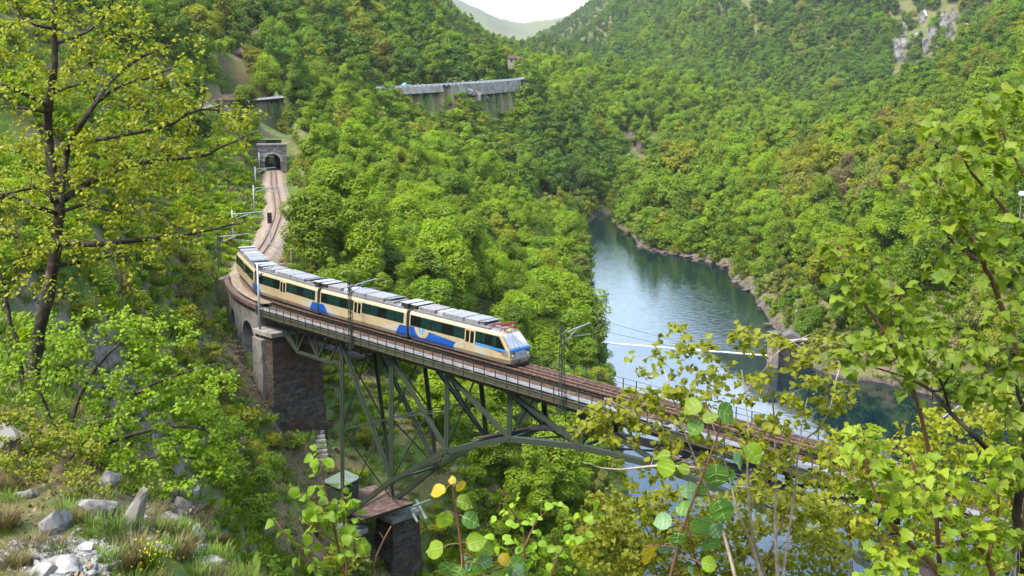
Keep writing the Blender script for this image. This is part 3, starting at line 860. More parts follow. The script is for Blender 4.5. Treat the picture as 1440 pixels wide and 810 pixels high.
M_rust = mat('rusty_plank_deck', (0.085, 0.050, 0.038), 0.85, noise=(1.6, (0.15, 0.105, 0.09), 0.45, 0.66), bump=(8, 0.3))
M_sleeper = mat('timber_sleepers', (0.075, 0.042, 0.029), 0.9, noise=(3, (0.13, 0.08, 0.058), 0.45, 0.65))
M_rail = mat('rusty_rail', (0.085, 0.042, 0.030), 0.55, metal=0.2)
M_ballast = mat('tan_ballast', (0.265, 0.205, 0.148), 0.95, noise=(2.5, (0.15, 0.11, 0.078), 0.40, 0.65), bump=(7, 0.9))
M_palegreen = mat('pale_green_steel', (0.15, 0.20, 0.16), 0.6, noise=(2, (0.10, 0.13, 0.10), 0.5, 0.7))
M_galv = mat('galvanised_steel', (0.34, 0.36, 0.39), 0.5, metal=0.3, noise=(3, (0.24, 0.25, 0.27), 0.45, 0.7))
M_dark = mat('black_rubber', (0.012, 0.012, 0.013), 0.7)

# ------------------------------------------------------------------ track: bed, sleepers, rails
S_END = s_of(92)
def strip(offs, s0, s1, step, z_of, mats, name, parent=None):
    """a sheet along the line: offs = [(offset, dz), ...]"""
    S_ = np.arange(s0, s1 + 1e-6, step)
    mb = MB()
    n = len(offs)
    vs = [tr(s, o, z_of + dz) for s in S_ for o, dz in offs]
    fs = [(i * n + k, i * n + k + 1, (i + 1) * n + k + 1, (i + 1) * n + k) for i in range(len(S_) - 1) for k in range(n - 1)]
    mb.add(vs, fs)
    return mb.build(name, mats, parent)
_bw = [(-2.9, -1.0), (-1.75, -0.30), (-1.3, -0.20), (0, -0.19), (1.3, -0.20), (1.85, -0.30), (3.0, -1.0)]
mb_ = strip([(-1.98, -0.24), (1.98, -0.24)], S_MASON - 1, S_STEEL + 0.2, 0.5, RAIL_Z, M_ballast, 'viaduct_ballast')
tag(mb_, 'tan ballast on top of the masonry viaduct', 'ballast', kind='structure')
tb = strip(_bw, S_EXIT - 55, S_MASON + 0.5, 1.0, RAIL_Z, M_ballast, 'track_bed')
tag(tb, 'tan ballast bed of the railway curving from the tunnel', 'track bed', kind='structure')
rt = thing('railway_track', 'single rusty railway track running from the tunnel over the bridge', 'railway track', tuple(tr(S_STEEL, 0, 34.6)))
def under(parent, o):
    """keep world place while hanging o under parent"""
    o.parent = parent
    o.matrix_parent_inverse = (Matrix.Translation(parent.location) @ Matrix.Rotation(parent.rotation_euler.z, 4, 'Z')).inverted()
    return o
for side in (-0.5, 0.5):
    mb = MB()
    S_ = np.arange(S_EXIT - 50, S_END, 1.0)
    ring = [(-0.035, -0.14), (-0.035, 0.0), (0.035, 0.0), (0.035, -0.14)]
    vs = [tr(s, side + a, RAIL_Z + b) for s in S_ for a, b in ring]
    mb.add(vs, [(i * 4 + k, i * 4 + (k + 1) % 4, (i + 1) * 4 + (k + 1) % 4, (i + 1) * 4 + k) for i in range(len(S_) - 1) for k in range(4)])
    under(rt, mb.build('rail', M_rail))
mb = MB()
for s in np.arange(S_EXIT - 50, S_STEEL, 0.62): mb.bar(tr(s, -0.95, RAIL_Z - 0.255), tr(s, 0.95, RAIL_Z - 0.255), 0.22, 0.16)
o = under(rt, mb.build('sleepers', mat('dusty_sleepers', (0.20, 0.135, 0.095), .95))); o['kind'] = 'stuff'
mb = MB()
for s in np.arange(S_STEEL, S_END, 0.62):
    a, b = tr(s, -0.95, RAIL_Z - 0.22), tr(s, 0.95, RAIL_Z - 0.22)
    mb.bar(a, b, 0.24, 0.16)
o = under(rt, mb.build('sleepers', M_sleeper)); o['kind'] = 'stuff'
for side in (-.98, -.30, .30, .98):
    mb = MB()
    S_ = np.arange(S_STEEL, S_END, 2.0)
    for a_, b_ in zip(S_[:-1], S_[1:]): mb.bar(tr(a_ + .02, side, RAIL_Z - .075), tr(b_ - .02, side, RAIL_Z - .075), .20, .10)
    under(rt, mb.build('guard_timber', M_sleeper))

# ------------------------------------------------------------------ tunnel
def tunnel():
    P = tr(S_PORTAL, 0, 34.3)
    Q = tr(S_PORTAL + 1, 0, 34.3)
    f = (Q - P).normalized()                       # out of the mouth
    rgt = Vector((f.y, -f.x, 0))
    t = thing('tunnel_portal', 'dark stone tunnel portal with an arched mouth at the end of the curving track', 'tunnel portal', tuple(P))
    # face wall with arched hole
    hw, spring, top, wide = 1.95, 2.5, 6.6, 3.5
    arc = [(hw * math.cos(a), spring + hw * math.sin(a)) for a in np.linspace(math.pi, 0, 13)]
    inner = [(-hw, -0.6)] + arc + [(hw, -0.6)]
    mb = MB()
    def W(x, z, d=0.0): return P + rgt * x + Vector((0, 0, z)) + f * d
    n = len(inner)
    outer = []
    for (x, z) in inner:
        if z < spring + 1e-6 and abs(abs(x) - hw) < 1e-6: outer.append((-wide if x < 0 else wide, max(z, -0.6) if z < 0 else spring))
        else:
            outer.append((x / hw * wide, top))
    outer = [(-wide, -0.6), (-wide, spring)] + [(max(-wide, min(wide, x * 2.2)), top) for x, z in arc[1:-1]] + [(wide, spring), (wide, -0.6)]
    vs = []
    for d in (0.35, -0.8):
        vs += [W(x, z, d) for x, z in inner] + [W(x, z, d) for x, z in outer]
    fs = []
    for k in range(n - 1):
        fs.append((k, k + 1, n + k + 1, n + k))
        fs.append((2 * n + k, 3 * n + k, 3 * n + k + 1, 2 * n + k + 1))
        fs.append((k, 2 * n + k, 2 * n + k + 1, k + 1))
        fs.append((n + k, n + k + 1, 3 * n + k + 1, 3 * n + k))
    mb.add(vs, fs)
    under(t, mb.build('wall', M_portal))
    mb = MB()
    mb.bar(W(-wide - 0.15, top + 0.2, -0.2), W(wide + 0.15, top + 0.2, -0.2), 1.4, 0.4)
    under(t, mb.build('coping', M_conc))
    mb = MB()
    ring = [(hw * math.cos(a), spring + hw * math.sin(a)) for a in np.linspace(math.pi, 0, 13)]
    for k in range(12):
        a = np.linspace(math.pi, 0, 13)
        q = [W(r_ * math.cos(x), spring + r_ * math.sin(x), 0.36) for r_, x in ((hw, a[k] - .012), (hw + .55, a[k] - .012), (hw + .55, a[k + 1] + .012), (hw, a[k + 1] + .012))]
        mb.prism(q, (0, 0, 0), tuple(f * 0.08))
    under(t, mb.build('arch_stones', M_conc))
    # lining through the hill
    mb = MB()
    S_ = np.linspace(S_PORTAL - 0.3, S_EXIT, 14)
    prof = [(-hw - .02, -0.6)] + [(x * 1.01, z) for x, z in arc] + [(hw + .02, -0.6)]
    vs = [tr(s, -x, 34.3 + z) for s in S_ for x, z in prof]
    m_ = len(prof)
    mb.add(vs, [(i * m_ + k, i * m_ + k + 1, (i + 1) * m_ + k + 1, (i + 1) * m_ + k) for i in range(len(S_) - 1) for k in range(m_ - 1)])
    under(t, mb.build('lining', M_portal))
tunnel()

# ------------------------------------------------------------------ masonry viaduct with arches
def find_s(pxq, off, z):
    S_ = np.arange(S_MASON - 10, S_STEEL + 12, 0.1)
    P = np.array([tr(s, off, z) for s in S_])
    x, _, _ = proj(P)
    return float(S_[np.argmin(np.abs(x - pxq))])
def masonry():
    t = thing('masonry_viaduct', 'grey masonry viaduct with two arches under the rear of the train', 'viaduct', tuple(tr(S_MASON, 0, 26)))
    lo, hi = S_MASON - 1.0, S_STEEL
    cA = lo + 0.44 * (hi - lo); cB = lo + 0.80 * (hi - lo)
    r = 1.75
    top, base, spring = 34.0, 21.0, 30.3
    S_ = sorted(set(list(np.arange(lo, hi + 1e-6, 0.25)) + [hi] + [c + r * math.cos(a) for c in (cA, cB) for a in np.linspace(0, math.pi, 15)]))
    def zb(s):
        for c in (cA, cB):
            if abs(s - c) <= r + 1e-9: return spring + math.sqrt(max(0, r * r - (s - c) ** 2))
        return base
    nearo, faro = -2.3, 2.3
    mb = MB()
    for a, b in zip(S_[:-1], S_[1:]):
        m = (a + b) / 2
        inside = any(abs(m - c) < r for c in (cA, cB))
        za, zb_ = (zb(a), zb(b)) if inside else (base, base)
        q = [tr(a, nearo, za), tr(b, nearo, zb_), tr(b, nearo, top), tr(a, nearo, top)]
        w = [tr(a, faro, za), tr(b, faro, zb_), tr(b, faro, top), tr(a, faro, top)]
        mb.add(q, [(0, 1, 2, 3)]); mb.add(w, [(3, 2, 1, 0)])
        mb.add([q[0], q[1], w[1], w[0]], [(3, 2, 1, 0)])
        mb.add([q[2], q[3], w[3], w[2]], [(0, 1, 2, 3)])
    for c in (cA, cB):
        for sg in (-1, 1):
            s = c + sg * r
            mb.add([tr(s, nearo, base), tr(s, faro, base), tr(s, faro, spring), tr(s, nearo, spring)], [(0, 1, 2, 3)])
    for s in (lo, hi):
        mb.add([tr(s, nearo, base), tr(s, faro, base), tr(s, faro, top), tr(s, nearo, top)], [(0, 1, 2, 3)])
    under(t, mb.build('wall', M_mason))
    for off in (nearo - 0.12, faro + 0.12):
        mb = MB()
        ss = np.arange(lo, hi + 0.01, 0.5)
        for a, b in zip(ss[:-1], ss[1:]): mb.bar(tr(a, off, 34.22), tr(b, off, 34.22), 0.55, 0.44)
        under(t, mb.build('parapet', M_rust))
    for off in (nearo - 0.025, ):
        for c in (cA, cB):
            mb = MB()
            an = np.linspace(0, math.pi, 15)
            for k in range(14):
                q = [tr(c + rr_ * math.cos(x), off, spring + rr_ * math.sin(x)) for rr_, x in ((r, an[k] + .01), (r + .4, an[k] + .01), (r + .4, an[k + 1] - .01), (r, an[k + 1] - .01))]
                mb.prism(q, (0, 0, 0), tuple(tr(c, off + .06, 0) - tr(c, off, 0)))
            under(t, mb.build('arch_ring', M_conc))
    # pilaster that carries the tubular mast
    s0 = find_s(366, -2.9, 31)
    mb = MB(); P = [tr(s0 - 1.0, -2.33, 22), tr(s0 + 1.0, -2.33, 22), tr(s0 + 1.0, -3.3, 22), tr(s0 - 1.0, -3.3, 22)]
    mb.prism(P, (0, 0, 22), (0, 0, 31.2))
    under(t, mb.build('pilaster', M_mason))
    return s0
S_PIL = masonry()
# sloping concrete wing wall at the start of the arches
mb = MB()
a, b, c_ = tr(S_MASON - 1.4, -2.4, 34.3), tr(S_MASON - 2.6, -8.5, 30.4), tr(S_MASON - 1.6, -2.4, 25)
poly = [Vector((a.x, a.y, 34.2)), Vector((b.x, b.y, 32.6)), Vector((b.x, b.y, 25)), Vector((a.x, a.y, 25))]
ax = (Vector((b.x, b.y, 0)) - Vector((a.x, a.y, 0))).normalized()
mb.prism(poly, (0, 0, 0), (-ax.y * 0.9, ax.x * 0.9, 0))
tag(mb.build('wing_wall', M_conc, bevel=0.05), 'sloping grey concrete wing wall beside the first masonry arch', 'wall')

# retaining wall left of the curve
mb = MB()
ss = np.arange(S_PORTAL + 28, S_MASON - 12, 1.0)
for a_, b_ in zip(ss[:-1], ss[1:]):
    mb.prism([tr(a_, 3.6, 29.5), tr(b_, 3.6, 29.5), tr(b_, 2.6, 33.95), tr(a_, 2.6, 33.95)], (0, 0, 0), tuple(tr(a_, 3.2, 0) - tr(a_, 3.6, 0)))
tag(mb.build('retaining_wall', M_portal), 'low stone retaining wall along the outside of the track curve', 'wall')

# ------------------------------------------------------------------ stone piers
def pier(label, t0, t1, o0, o1, zt, zb, cap=None, batter=0.035):
    p = thing('stone_pier', label, 'pier', tuple(bp((t0 + t1) / 2, (o0 + o1) / 2, zb)))
    e = (zt - zb) * batter
    mb = MB()
    n = 14
    vs = []
    for k in range(n + 1):
        z = zb + (zt - zb) * k / n; g = e * (1 - k / n)
        vs += [bp(t0 - g, o0 - g, z), bp(t1 + g, o0 - g, z), bp(t1 + g, o1 + g, z), bp(t0 - g, o1 + g, z)]
    fs = [(k * 4 + j, k * 4 + (j + 1) % 4, (k + 1) * 4 + (j + 1) % 4, (k + 1) * 4 + j) for k in range(n) for j in range(4)]
    fs += [(3, 2, 1, 0), (4 * n, 4 * n + 1, 4 * n + 2, 4 * n + 3)]
    mb.add(vs, fs)
    under(p, mb.build('shaft', M_pier))
    if cap:
        mb = MB(); mb.prism([bp(t0 - .2, o0 - .25, zt), bp(t1 + .25, o0 - .25, zt), bp(t1 + .25, o1 + .25, zt), bp(t0 - .2, o1 + .25, zt)], (0, 0, 0), (0, 0, cap))
        under(p, mb.build('cap', M_conc, bevel=0.05))
    return p
pier('tall dark stone pier where the steel deck begins', -1.2, 2.0, -0.7, 5.0, 31.6, 14, 0.5)
pier('stone pier under the near foot of the steel arch', 11.6, 14.2, -1.2, 1.5, 13.6, 2.5, 0.5)
pier('stone pier under the far foot of the steel arch, ribbed with dark blocks', 11.6, 14.4, 4.8, 8.2, 13.6, 2.5, 0.5)

# ------------------------------------------------------------------ steel arch bridge
NODES = [12.5 + 7.85 * k for k in range(11)]
ARCHZ = [15.0, 21.0, 25.9, 28.9, 30.2, 30.7, 30.2, 28.9, 25.9, 21.0, 15.0]
ZT = 33.0
def noff(z): return 0.6 - 0.5 * (ZT - z) / 18
def foff(z): return 4.3 + 2.1 * (ZT - z) / 18
def bridge():
    t = thing('steel_bridge', 'dark green steel arch bridge carrying the railway across the gorge', 'bridge', tuple(bp(52, 2, 15)))
    U = lambda nm, mb, m, **k: under(t, mb.build(nm, m, **k))
    T1 = 92.0
    # deck
    mb = MB()
    for off in (1.5, 2.5): mb.bar(bp(-1.4, off, 34.27), bp(T1, off, 34.27), 0.28, 0.3)
    for q in np.arange(-1, T1, 1.96): mb.bar(bp(q, -0.4, 33.6), bp(q, 4.6, 33.6), 0.16, 0.42)
    U('deck_beams', mb, M_girder)
    mb = MB(); mb.prism([bp(-1.4, 0.35, 34.05), bp(T1, 0.35, 34.05), bp(T1, 3.7, 34.05), bp(-1.4, 3.7, 34.05)], (0, 0, 0), (0, 0, 0.06))
    U('deck_planks', mb, M_sleeper)
    for off in (-0.02, 4.2):
        mb = MB()
        for q in np.arange(-1.4, T1 - 1, 3.92):
            mb.prism([bp(q + .01, off - .34, 34.1), bp(q + 3.91, off - .34, 34.1), bp(q + 3.91, off + .34, 34.1), bp(q + .01, off + .34, 34.1)], (0, 0, 0), (0, 0, 0.05))
        U('walkway', mb, M_walk)
        so_ = -0.42 if off < 1 else 4.62
        mb = MB()
        mb.bar(bp(-1.4, so_, 33.72), bp(T1, so_, 33.72), 0.10, 0.46)
        mb.bar(bp(-1.4, so_, 33.50), bp(T1, so_, 33.50), 0.26, 0.05); mb.bar(bp(-1.4, so_, 33.95), bp(T1, so_, 33.95), 0.22, 0.04)
        U('edge_girder', mb, M_girder)
        mb = MB()
        for q in np.arange(-1.2, T1, 1.31): mb.bar(bp(q, so_ - .08, 33.45), bp(q, so_ - .08, 35.0), 0.06, 0.06)
        for z in (34.55, 34.98): mb.bar(bp(-1.3, so_ - .08, z), bp(T1, so_ - .08, z), 0.03, 0.03)
        U('railing', mb, M_steel)
    # trusses
    for side in (0, 1):
        of = noff if side == 0 else foff
        mb = MB(); mb.bar(bp(-1.3, of(ZT), ZT), bp(T1, of(ZT), ZT), 0.36, 0.40)
        U('top_chord', mb, M_girder)
        mb = MB()
        for k in range(10):
            za, zb_ = ARCHZ[k], ARCHZ[k + 1]
            mb.bar(bp(NODES[k], of(za), za), bp(NODES[k + 1], of(zb_), zb_), 0.40, 0.44)
        for k in range(1, 10): mb.box(bp(NODES[k], of(ARCHZ[k]), ARCHZ[k]), (0.5, 0.5, 0.5), M=Matrix.Rotation(math.atan2(bd[1], bd[0]), 4, 'Z').to_3x3())
        U('arch_chord', mb, M_steel)
        for k in range(11):
            z = ARCHZ[k]
            if ZT - z < 1: continue
            mb = MB()
            a_, b_ = bp(NODES[k], of(z), z), bp(NODES[k], of(ZT), ZT - .2)
            w = 0.13
            for sx in (-w, w): mb.bar(a_ + Vector((bd[0] * sx, bd[1] * sx, 0)), b_ + Vector((bd[0] * sx, bd[1] * sx, 0)), 0.09, 0.30)
            mb.bar(a_, b_, 0.20, 0.05)
            U('post', mb, M_steel)
        for k in range(10):
            zl = ARCHZ[k + 1] if k < 5 else ARCHZ[k]
            nt, nb = (NODES[k], NODES[k + 1]) if k < 5 else (NODES[k + 1], NODES[k])
            a_, b_ = bp(nt, of(ZT), ZT - .2), bp(nb, of(zl), zl + .1)
            mb = MB()
            w = 0.12
            n3 = Vector((bn[0], bn[1], 0))
            for sx in (-w, w): mb.bar(a_ + n3 * sx, b_ + n3 * sx, 0.08, 0.30)
            mb.bar(a_, b_, 0.22, 0.04)
            U('diagonal', mb, M_steel)
    # cross frames between the two trusses and slender ties
    for k in range(11):
        z = ARCHZ[k]
        h = ZT - z
        mb = MB()
        A1, A2 = bp(NODES[k], noff(z), z), bp(NODES[k], foff(z), z)
        B1, B2 = bp(NODES[k], noff(ZT), ZT - .3), bp(NODES[k], foff(ZT), ZT - .3)
        mb.bar(A1, A2, 0.2); mb.bar(B1, B2, 0.24)
        if h > 8:
            zm = (z + ZT) / 2
            M1, M2 = bp(NODES[k], noff(zm), zm), bp(NODES[k], foff(zm), zm)
            mb.bar(M1, M2, 0.13); mb.bar(A1, M2, 0.11); mb.bar(M1, A2, 0.11); mb.bar(M1, B2, 0.11); mb.bar(B1, M2, 0.11)
        elif h > 1.5:
            mb.bar(A1, B2, 0.11); mb.bar(B1, A2, 0.11)
        U('cross_frame', mb, M_steel)
    for k in range(10):
        za, zb_ = ARCHZ[k], ARCHZ[k + 1]
        mb = MB()
        mb.bar(bp(NODES[k], noff(za), za), bp(NODES[k + 1], foff(zb_), zb_), 0.13); mb.bar(bp(NODES[k], foff(za), za), bp(NODES[k + 1], noff(zb_), zb_), 0.13)
        if k in (0, 1, 8, 9):
            zm0, zm1 = (za + ZT) / 2, (zb_ + ZT) / 2
            mb.bar(bp(NODES[k], noff(zm0), zm0), bp(NODES[k + 1], noff(zm1), zm1), 0.09)
            mb.bar(bp(NODES[k], foff(zm0), zm0), bp(NODES[k + 1], foff(zm1), zm1), 0.09)
            mb.bar(bp(NODES[k], noff(zm0), zm0), bp(NODES[k + 1], foff(zm1), zm1), 0.07)
        U('arch_bracing', mb, M_steel)
        mb = MB()
        mb.bar(bp(NODES[k], noff(ZT), ZT - .25), bp(NODES[k + 1], foff(ZT), ZT - .25), 0.12); mb.bar(bp(NODES[k], foff(ZT), ZT - .25), bp(NODES[k + 1], noff(ZT), ZT - .25), 0.12)
        U('top_bracing', mb, M_steel)
    # rusty inspection gangway along the arch
    mb = MB()
    pts = [(t_, float(np.interp(t_, NODES, ARCHZ)) + 0.42) for t_ in np.arange(29, 76, 0.98)]
    for (a_, za), (b_, zb_) in zip(pts[:-1], pts[1:]):
        mb.add([bp(a_ + .01, 2.6, za), bp(b_ - .01, 2.6, zb_), bp(b_ - .01, 4.2, zb_), bp(a_ + .01, 4.2, za), bp(a_ + .01, 2.6, za - .06), bp(b_ - .01, 2.6, zb_ - .06), bp(b_ - .01, 4.2, zb_ - .06), bp(a_ + .01, 4.2, za - .06)],
               [(0, 1, 2, 3), (7, 6, 5, 4), (0, 4, 5, 1), (1, 5, 6, 2), (2, 6, 7, 3), (3, 7, 4, 0)])
    U('gangway', mb, M_rust)
    mb = MB()
    for (a_, za) in pts[::2]: mb.bar(bp(a_, 4.25, za), bp(a_, 4.25, za + 1.0), 0.05)
    for (a_, za), (b_, zb_) in zip(pts[:-1], pts[1:]): mb.bar(bp(a_, 4.25, za + 1), bp(b_, 4.25, zb_ + 1), 0.035)
    U('gangway_railing', mb, M_steel)
    # platform at the arch foot
    mb = MB()
    for q in np.arange(8.6, 14.9, 0.52): mb.prism([bp(q, 0.4, 15.5), bp(q + .5, 0.4, 15.5), bp(q + .5, 6.9, 15.5), bp(q, 6.9, 15.5)], (0, 0, 0), (0, 0, 0.08))
    U('foot_platform', mb, M_rust)
    mb = MB()
    for q in (8.7, 11.8, 14.8): mb.bar(bp(q, 0.3, 15.25), bp(q, 7.0, 15.25), 0.22, 0.4)
    for off in (0.4, 6.9): mb.bar(bp(8.5, off, 15.25), bp(15.0, off, 15.25), 0.2, 0.36)
    U('platform_beams', mb, M_girder)
    # approach span: shallow truss between the tall pier and the first post
    for side in (0, 1):
        of = 0.6 if side == 0 else 4.3
        mb = MB()
        mb.bar(bp(2.0, of, 32.1), bp(4.6, of, 30.4), 0.22); mb.bar(bp(4.6, of, 30.4), bp(10.2, of, 30.4), 0.24, 0.28); mb.bar(bp(10.2, of, 30.4), bp(12.4, of, 30.8), 0.22)
        for (a_, b_) in ((4.6, 2.2), (4.6, 6.4), (8.3, 6.4), (8.3, 10.2), (10.2, 12.2)): mb.bar(bp(a_, of, 30.4), bp(b_, of, ZT - .1), 0.17)
        mb.bar(bp(4.6, of, 30.4), bp(4.6, of, ZT), 0.16); mb.bar(bp(8.3, of, 30.4), bp(8.3, of, ZT), 0.16)
        U('approach_truss', mb, M_steel)
    mb = MB(); mb.prism([bp(2.2, 2.6, 30.6), bp(12.3, 2.6, 30.6), bp(12.3, 4.0, 30.6), bp(2.2, 4.0, 30.6)], (0, 0, 0), (0, 0, 0.1))
    U('approach_gangway', mb, M_rust)
    # pale green anchor frames sticking out at the arch feet
    for grp in (((556, 722, 605, 703), (572, 707, 587, 734), (585, 703, 599, 730)), ((449, 746, 511, 739), (484, 741, 497, 772), (470, 722, 478, 745))):
        mb = MB()
        for i, (x0, y0, x1, y1) in enumerate(grp):
            z = 14.35 + (0.14 if i == 0 else 0)
            mb.bar(Vector(atz(x0, y0, z)), Vector(atz(x1, y1, z)), 0.24, 0.14)
        U('anchor_frame', mb, M_palegreen)
bridge()

# green shed on the platform
sh = thing('shed', 'small green metal shed on the platform at the foot of the bridge', 'shed', tuple(bp(9.9, 1.9, 15.58)), math.atan2(bd[1], bd[0]))
mb = MB(); mb.box((0, 0, 1.0), (2.6, 2.2, 2.0)); mb.build('wall', M_steel, sh)
mb = MB()
mb.add([(-1.5, -1.35, 1.95), (1.5, -1.35, 1.95), (1.5, 1.35, 2.45), (-1.5, 1.35, 2.45), (-1.5, -1.35, 2.03), (1.5, -1.35, 2.03), (1.5, 1.35, 2.53), (-1.5, 1.35, 2.53)],
       [(3, 2, 1, 0), (4, 5, 6, 7), (0, 1, 5, 4), (1, 2, 6, 5), (2, 3, 7, 6), (3, 0, 4, 7)])
for q in np.arange(-1.4, 1.45, 0.4): mb.bar((q, -1.35, 2.05), (q, 1.35, 2.55), 0.06, 0.05)
mb.build('roof', M_palegreen, sh)
mb = MB(); mb.box((1.32, 0.2, 0.95), (0.05, 0.8, 1.8)); mb.build('door', M_girder, sh)
# ------------------------------------------------------------------ the train
M_cream = mat('cream_paint', (0.37, 0.295, 0.175), 0.35, noise=(1.5, (0.31, 0.245, 0.14), 0.45, 0.8), spec=0.5)
M_blue = mat('blue_paint', (0.008, 0.065, 0.30), 0.35, spec=0.5)
M_midblue = mat('mid_blue_paint', (0.035, 0.20, 0.55), 0.35, spec=0.5)
M_fade = mat('pale_livery_dots', (0.34, 0.32, 0.26), 0.4)
M_paleblue = mat('pale_blue_emblem', (0.20, 0.48, 0.62), 0.4)
M_glass = mat('dark_window_glass', (0.004, 0.007, 0.007), 0.05, spec=0.4)
M_tint = mat('green_tinted_glass', (0.006, 0.022, 0.018), 0.06, spec=0.4)
M_screen = mat('windscreen_painted_reflection', (0.22, 0.24, 0.28), 0.10, noise=(0.9, (0.46, 0.48, 0.52), 0.48, 0.62), spec=0.8)  # pale grey reflection on the windscreen is painted into the glass colour
M_roof = mat('grey_roof', (0.17, 0.175, 0.185), 0.7, noise=(3, (0.10, 0.10, 0.11), 0.45, 0.65))
M_roofpanel = mat('pale_roof_panel', (0.20, 0.20, 0.21), 0.6, noise=(2, (0.13, 0.13, 0.13), 0.5, 0.7))
M_equip = mat('roof_equipment', (0.24, 0.22, 0.22), 0.7, noise=(5, (0.12, 0.10, 0.10), 0.45, 0.6))
M_under = mat('dark_underframe', (0.022, 0.021, 0.020), 0.8)
M_red = mat('red_pantograph_paint', (0.24, 0.03, 0.018), 0.5)
M_lamp = mat('lamp_glass', (0.8, 0.8, 0.75), 0.2, spec=0.6)
M_white = mat('white_paint', (0.33, 0.33, 0.34), 0.5)
PROF = [(-1.12, 0.20), (-1.30, 0.55), (-1.31, 1.30), (-1.20, 2.30), (-1.02, 2.52), (-0.6, 2.64), (0, 2.68)]
PROF = PROF + [(-y, z) for y, z in PROF[-2::-1]]
def side_y(z):
    """half width of the body at height z"""
    zs = [q[1] for q in PROF[:7]]; ys = [-q[0] for q in PROF[:7]]
    return float(np.interp(z, zs, ys))
def carriage(t, L, a, b, lead=None, swoosh=()):
    """one carriage of length L between line points a (rear) and b (front); x runs forwards from the middle"""
    a, b = Vector(a), Vector(b)
    d = (b - a); ang = math.atan2(d.y, d.x)
    c = bpy.data.objects.new('carriage', None)
    C.objects.link(c); c.empty_display_size = .3
    c.parent = t
    M = Matrix.Translation((a + b) / 2) @ Matrix.Rotation(ang, 4, 'Z')
    c.matrix_parent_inverse = Matrix.Identity(4)
    c.matrix_local = Matrix.Translation(-t.location) @ M @ Matrix.Diagonal((1, 1, 1.07, 1))
    h = L / 2
    def sub(nm, mb, m, **k): return mb.build(nm, m, c, **k)
    nose = 0.0 if not lead else 1.35
    n = len(PROF)
    rings = [(-h, 0.96, False), (-h + .12, 1, False), (h - 2.1 if lead else h - .12, 1, False), (h if not lead else h, .96 if not lead else .86, bool(lead))]
    vs = []
    for x, sy, ns in rings:
        for y, z in PROF:
            xx = x
            if ns:
                xx = x - (0 if z < 1.35 else nose * (z - 1.3) / 1.3)
                if z < .4: xx -= .12
            vs.append((xx, y * sy, z))
    fs = [(i * n + k, i * n + (k + 1) % n, (i + 1) * n + (k + 1) % n, (i + 1) * n + k) for i in range(3) for k in range(n)]
    fs += [tuple(range(n)), tuple(range(3 * n, 4 * n))[::-1]]
    ms = []
    for i in range(3):
        for k in range(n): ms.append(1 if 4 <= k <= n - 6 and k != n - 1 else 0)
    mb = MB(); mb.add(vs, fs); mb.m = ms + [0, 0]
    sub('body', mb, [M_cream, M_roof])
    mb = MB(); mb.box((0, 0, 0.02), (L - 1.2, 2.0, 0.5))
    for x in (-h + 2.2, h - 2.6):
        for dx in (-.85, .85):
            for y in (-.52, .52): mb.tube([(x + dx, y - .06, -.08), (x + dx, y + .06, -.08)], .36, 14)
        mb.box((x, 0, -.02), (2.6, 1.9, .3))
    sub('bogie', mb, M_under)
    def quad(mb, x0, x1, z0, z1, sg, out, x0t=None, x1t=None, m=0):
        x0t = x0 if x0t is None else x0t; x1t = x1 if x1t is None else x1t
        y0, y1 = side_y(z0) + out, side_y(z1) + out
        q = [(x0, sg * y0, z0), (x1, sg * y0, z0), (x1t, sg * y1, z1), (x0t, sg * y1, z1)]
        mb.add(q, [(0, 1, 2, 3) if sg < 0 else (3, 2, 1, 0)], m)
    dz = 0.30 if lead else -0.15                     # door centre along the carriage
    dx = h * (0.26 if lead else -0.08)
    for sg in (-1, 1):
        groups = [(-h + .22, dx - .62), (dx + .72, (h - .3) if not lead else h - .42)]
        for gi, (x0, x1) in enumerate(groups):
            front = lead and gi == 1
            mb = MB(); quad(mb, x0, x1, 1.36, 2.24, sg, .012, x1t=(x1 - .80) if front else None); sub('window_band', mb, M_glass)
            k = 5 if x1 - x0 > 5.2 else 4
            w = (x1 - x0 - (1.0 if front else 0)) / k
            for j in range(k):
                if (j + gi) % 4 == 3 and not front: continue
                mb = MB(); quad(mb, x0 + j * w + .06, x0 + (j + 1) * w - .06, 1.42, 2.18, sg, .02); sub('window', mb, M_tint if (j + gi) % 3 != 0 else M_glass)
        # doors
        mb = MB(); quad(mb, dx - .54, dx + .64, .36, 2.34, sg, .010)
        o = sub('door', mb, M_cream)
        for q in (-.46, .12):
            m2 = MB(); quad(m2, dx + q, dx + q + .42, 1.25, 2.15, sg, .022); sub('door_window', m2, M_glass)
        m2 = MB(); quad(m2, dx + .035, dx + .065, .38, 2.32, sg, .018); quad(m2, dx - .58, dx - .54, .36, 2.34, sg, .016); quad(m2, dx + .64, dx + .68, .36, 2.34, sg, .016); sub('door_seam', m2, M_under)
        # livery
        def curved(x0, x1, f, o, m, steps=28, z0=.27):
            mb = MB()
            xs = np.linspace(x0, x1, steps)
            for p_, q_ in zip(xs[:-1], xs[1:]):
                za, zb = max(z0 + .005, f(p_)), max(z0 + .005, f(q_))
                zc = sorted(set([z0, .55]))
                # lower strip under the tumblehome, then up to the curve
                for lo_, hiA, hiB in ((z0, min(.55, za), min(.55, zb)), (.55, max(.55, za), max(.55, zb))):
                    if hiA - lo_ < 1e-3 and hiB - lo_ < 1e-3: continue
                    v = [(p_, sg * (side_y(lo_) + o), lo_), (q_, sg * (side_y(lo_) + o), lo_), (q_, sg * (side_y(hiB) + o), hiB), (p_, sg * (side_y(hiA) + o), hiA)]
                    mb.add(v, [(0, 1, 2, 3) if sg < 0 else (3, 2, 1, 0)])
            return sub('livery_panel', mb, m)
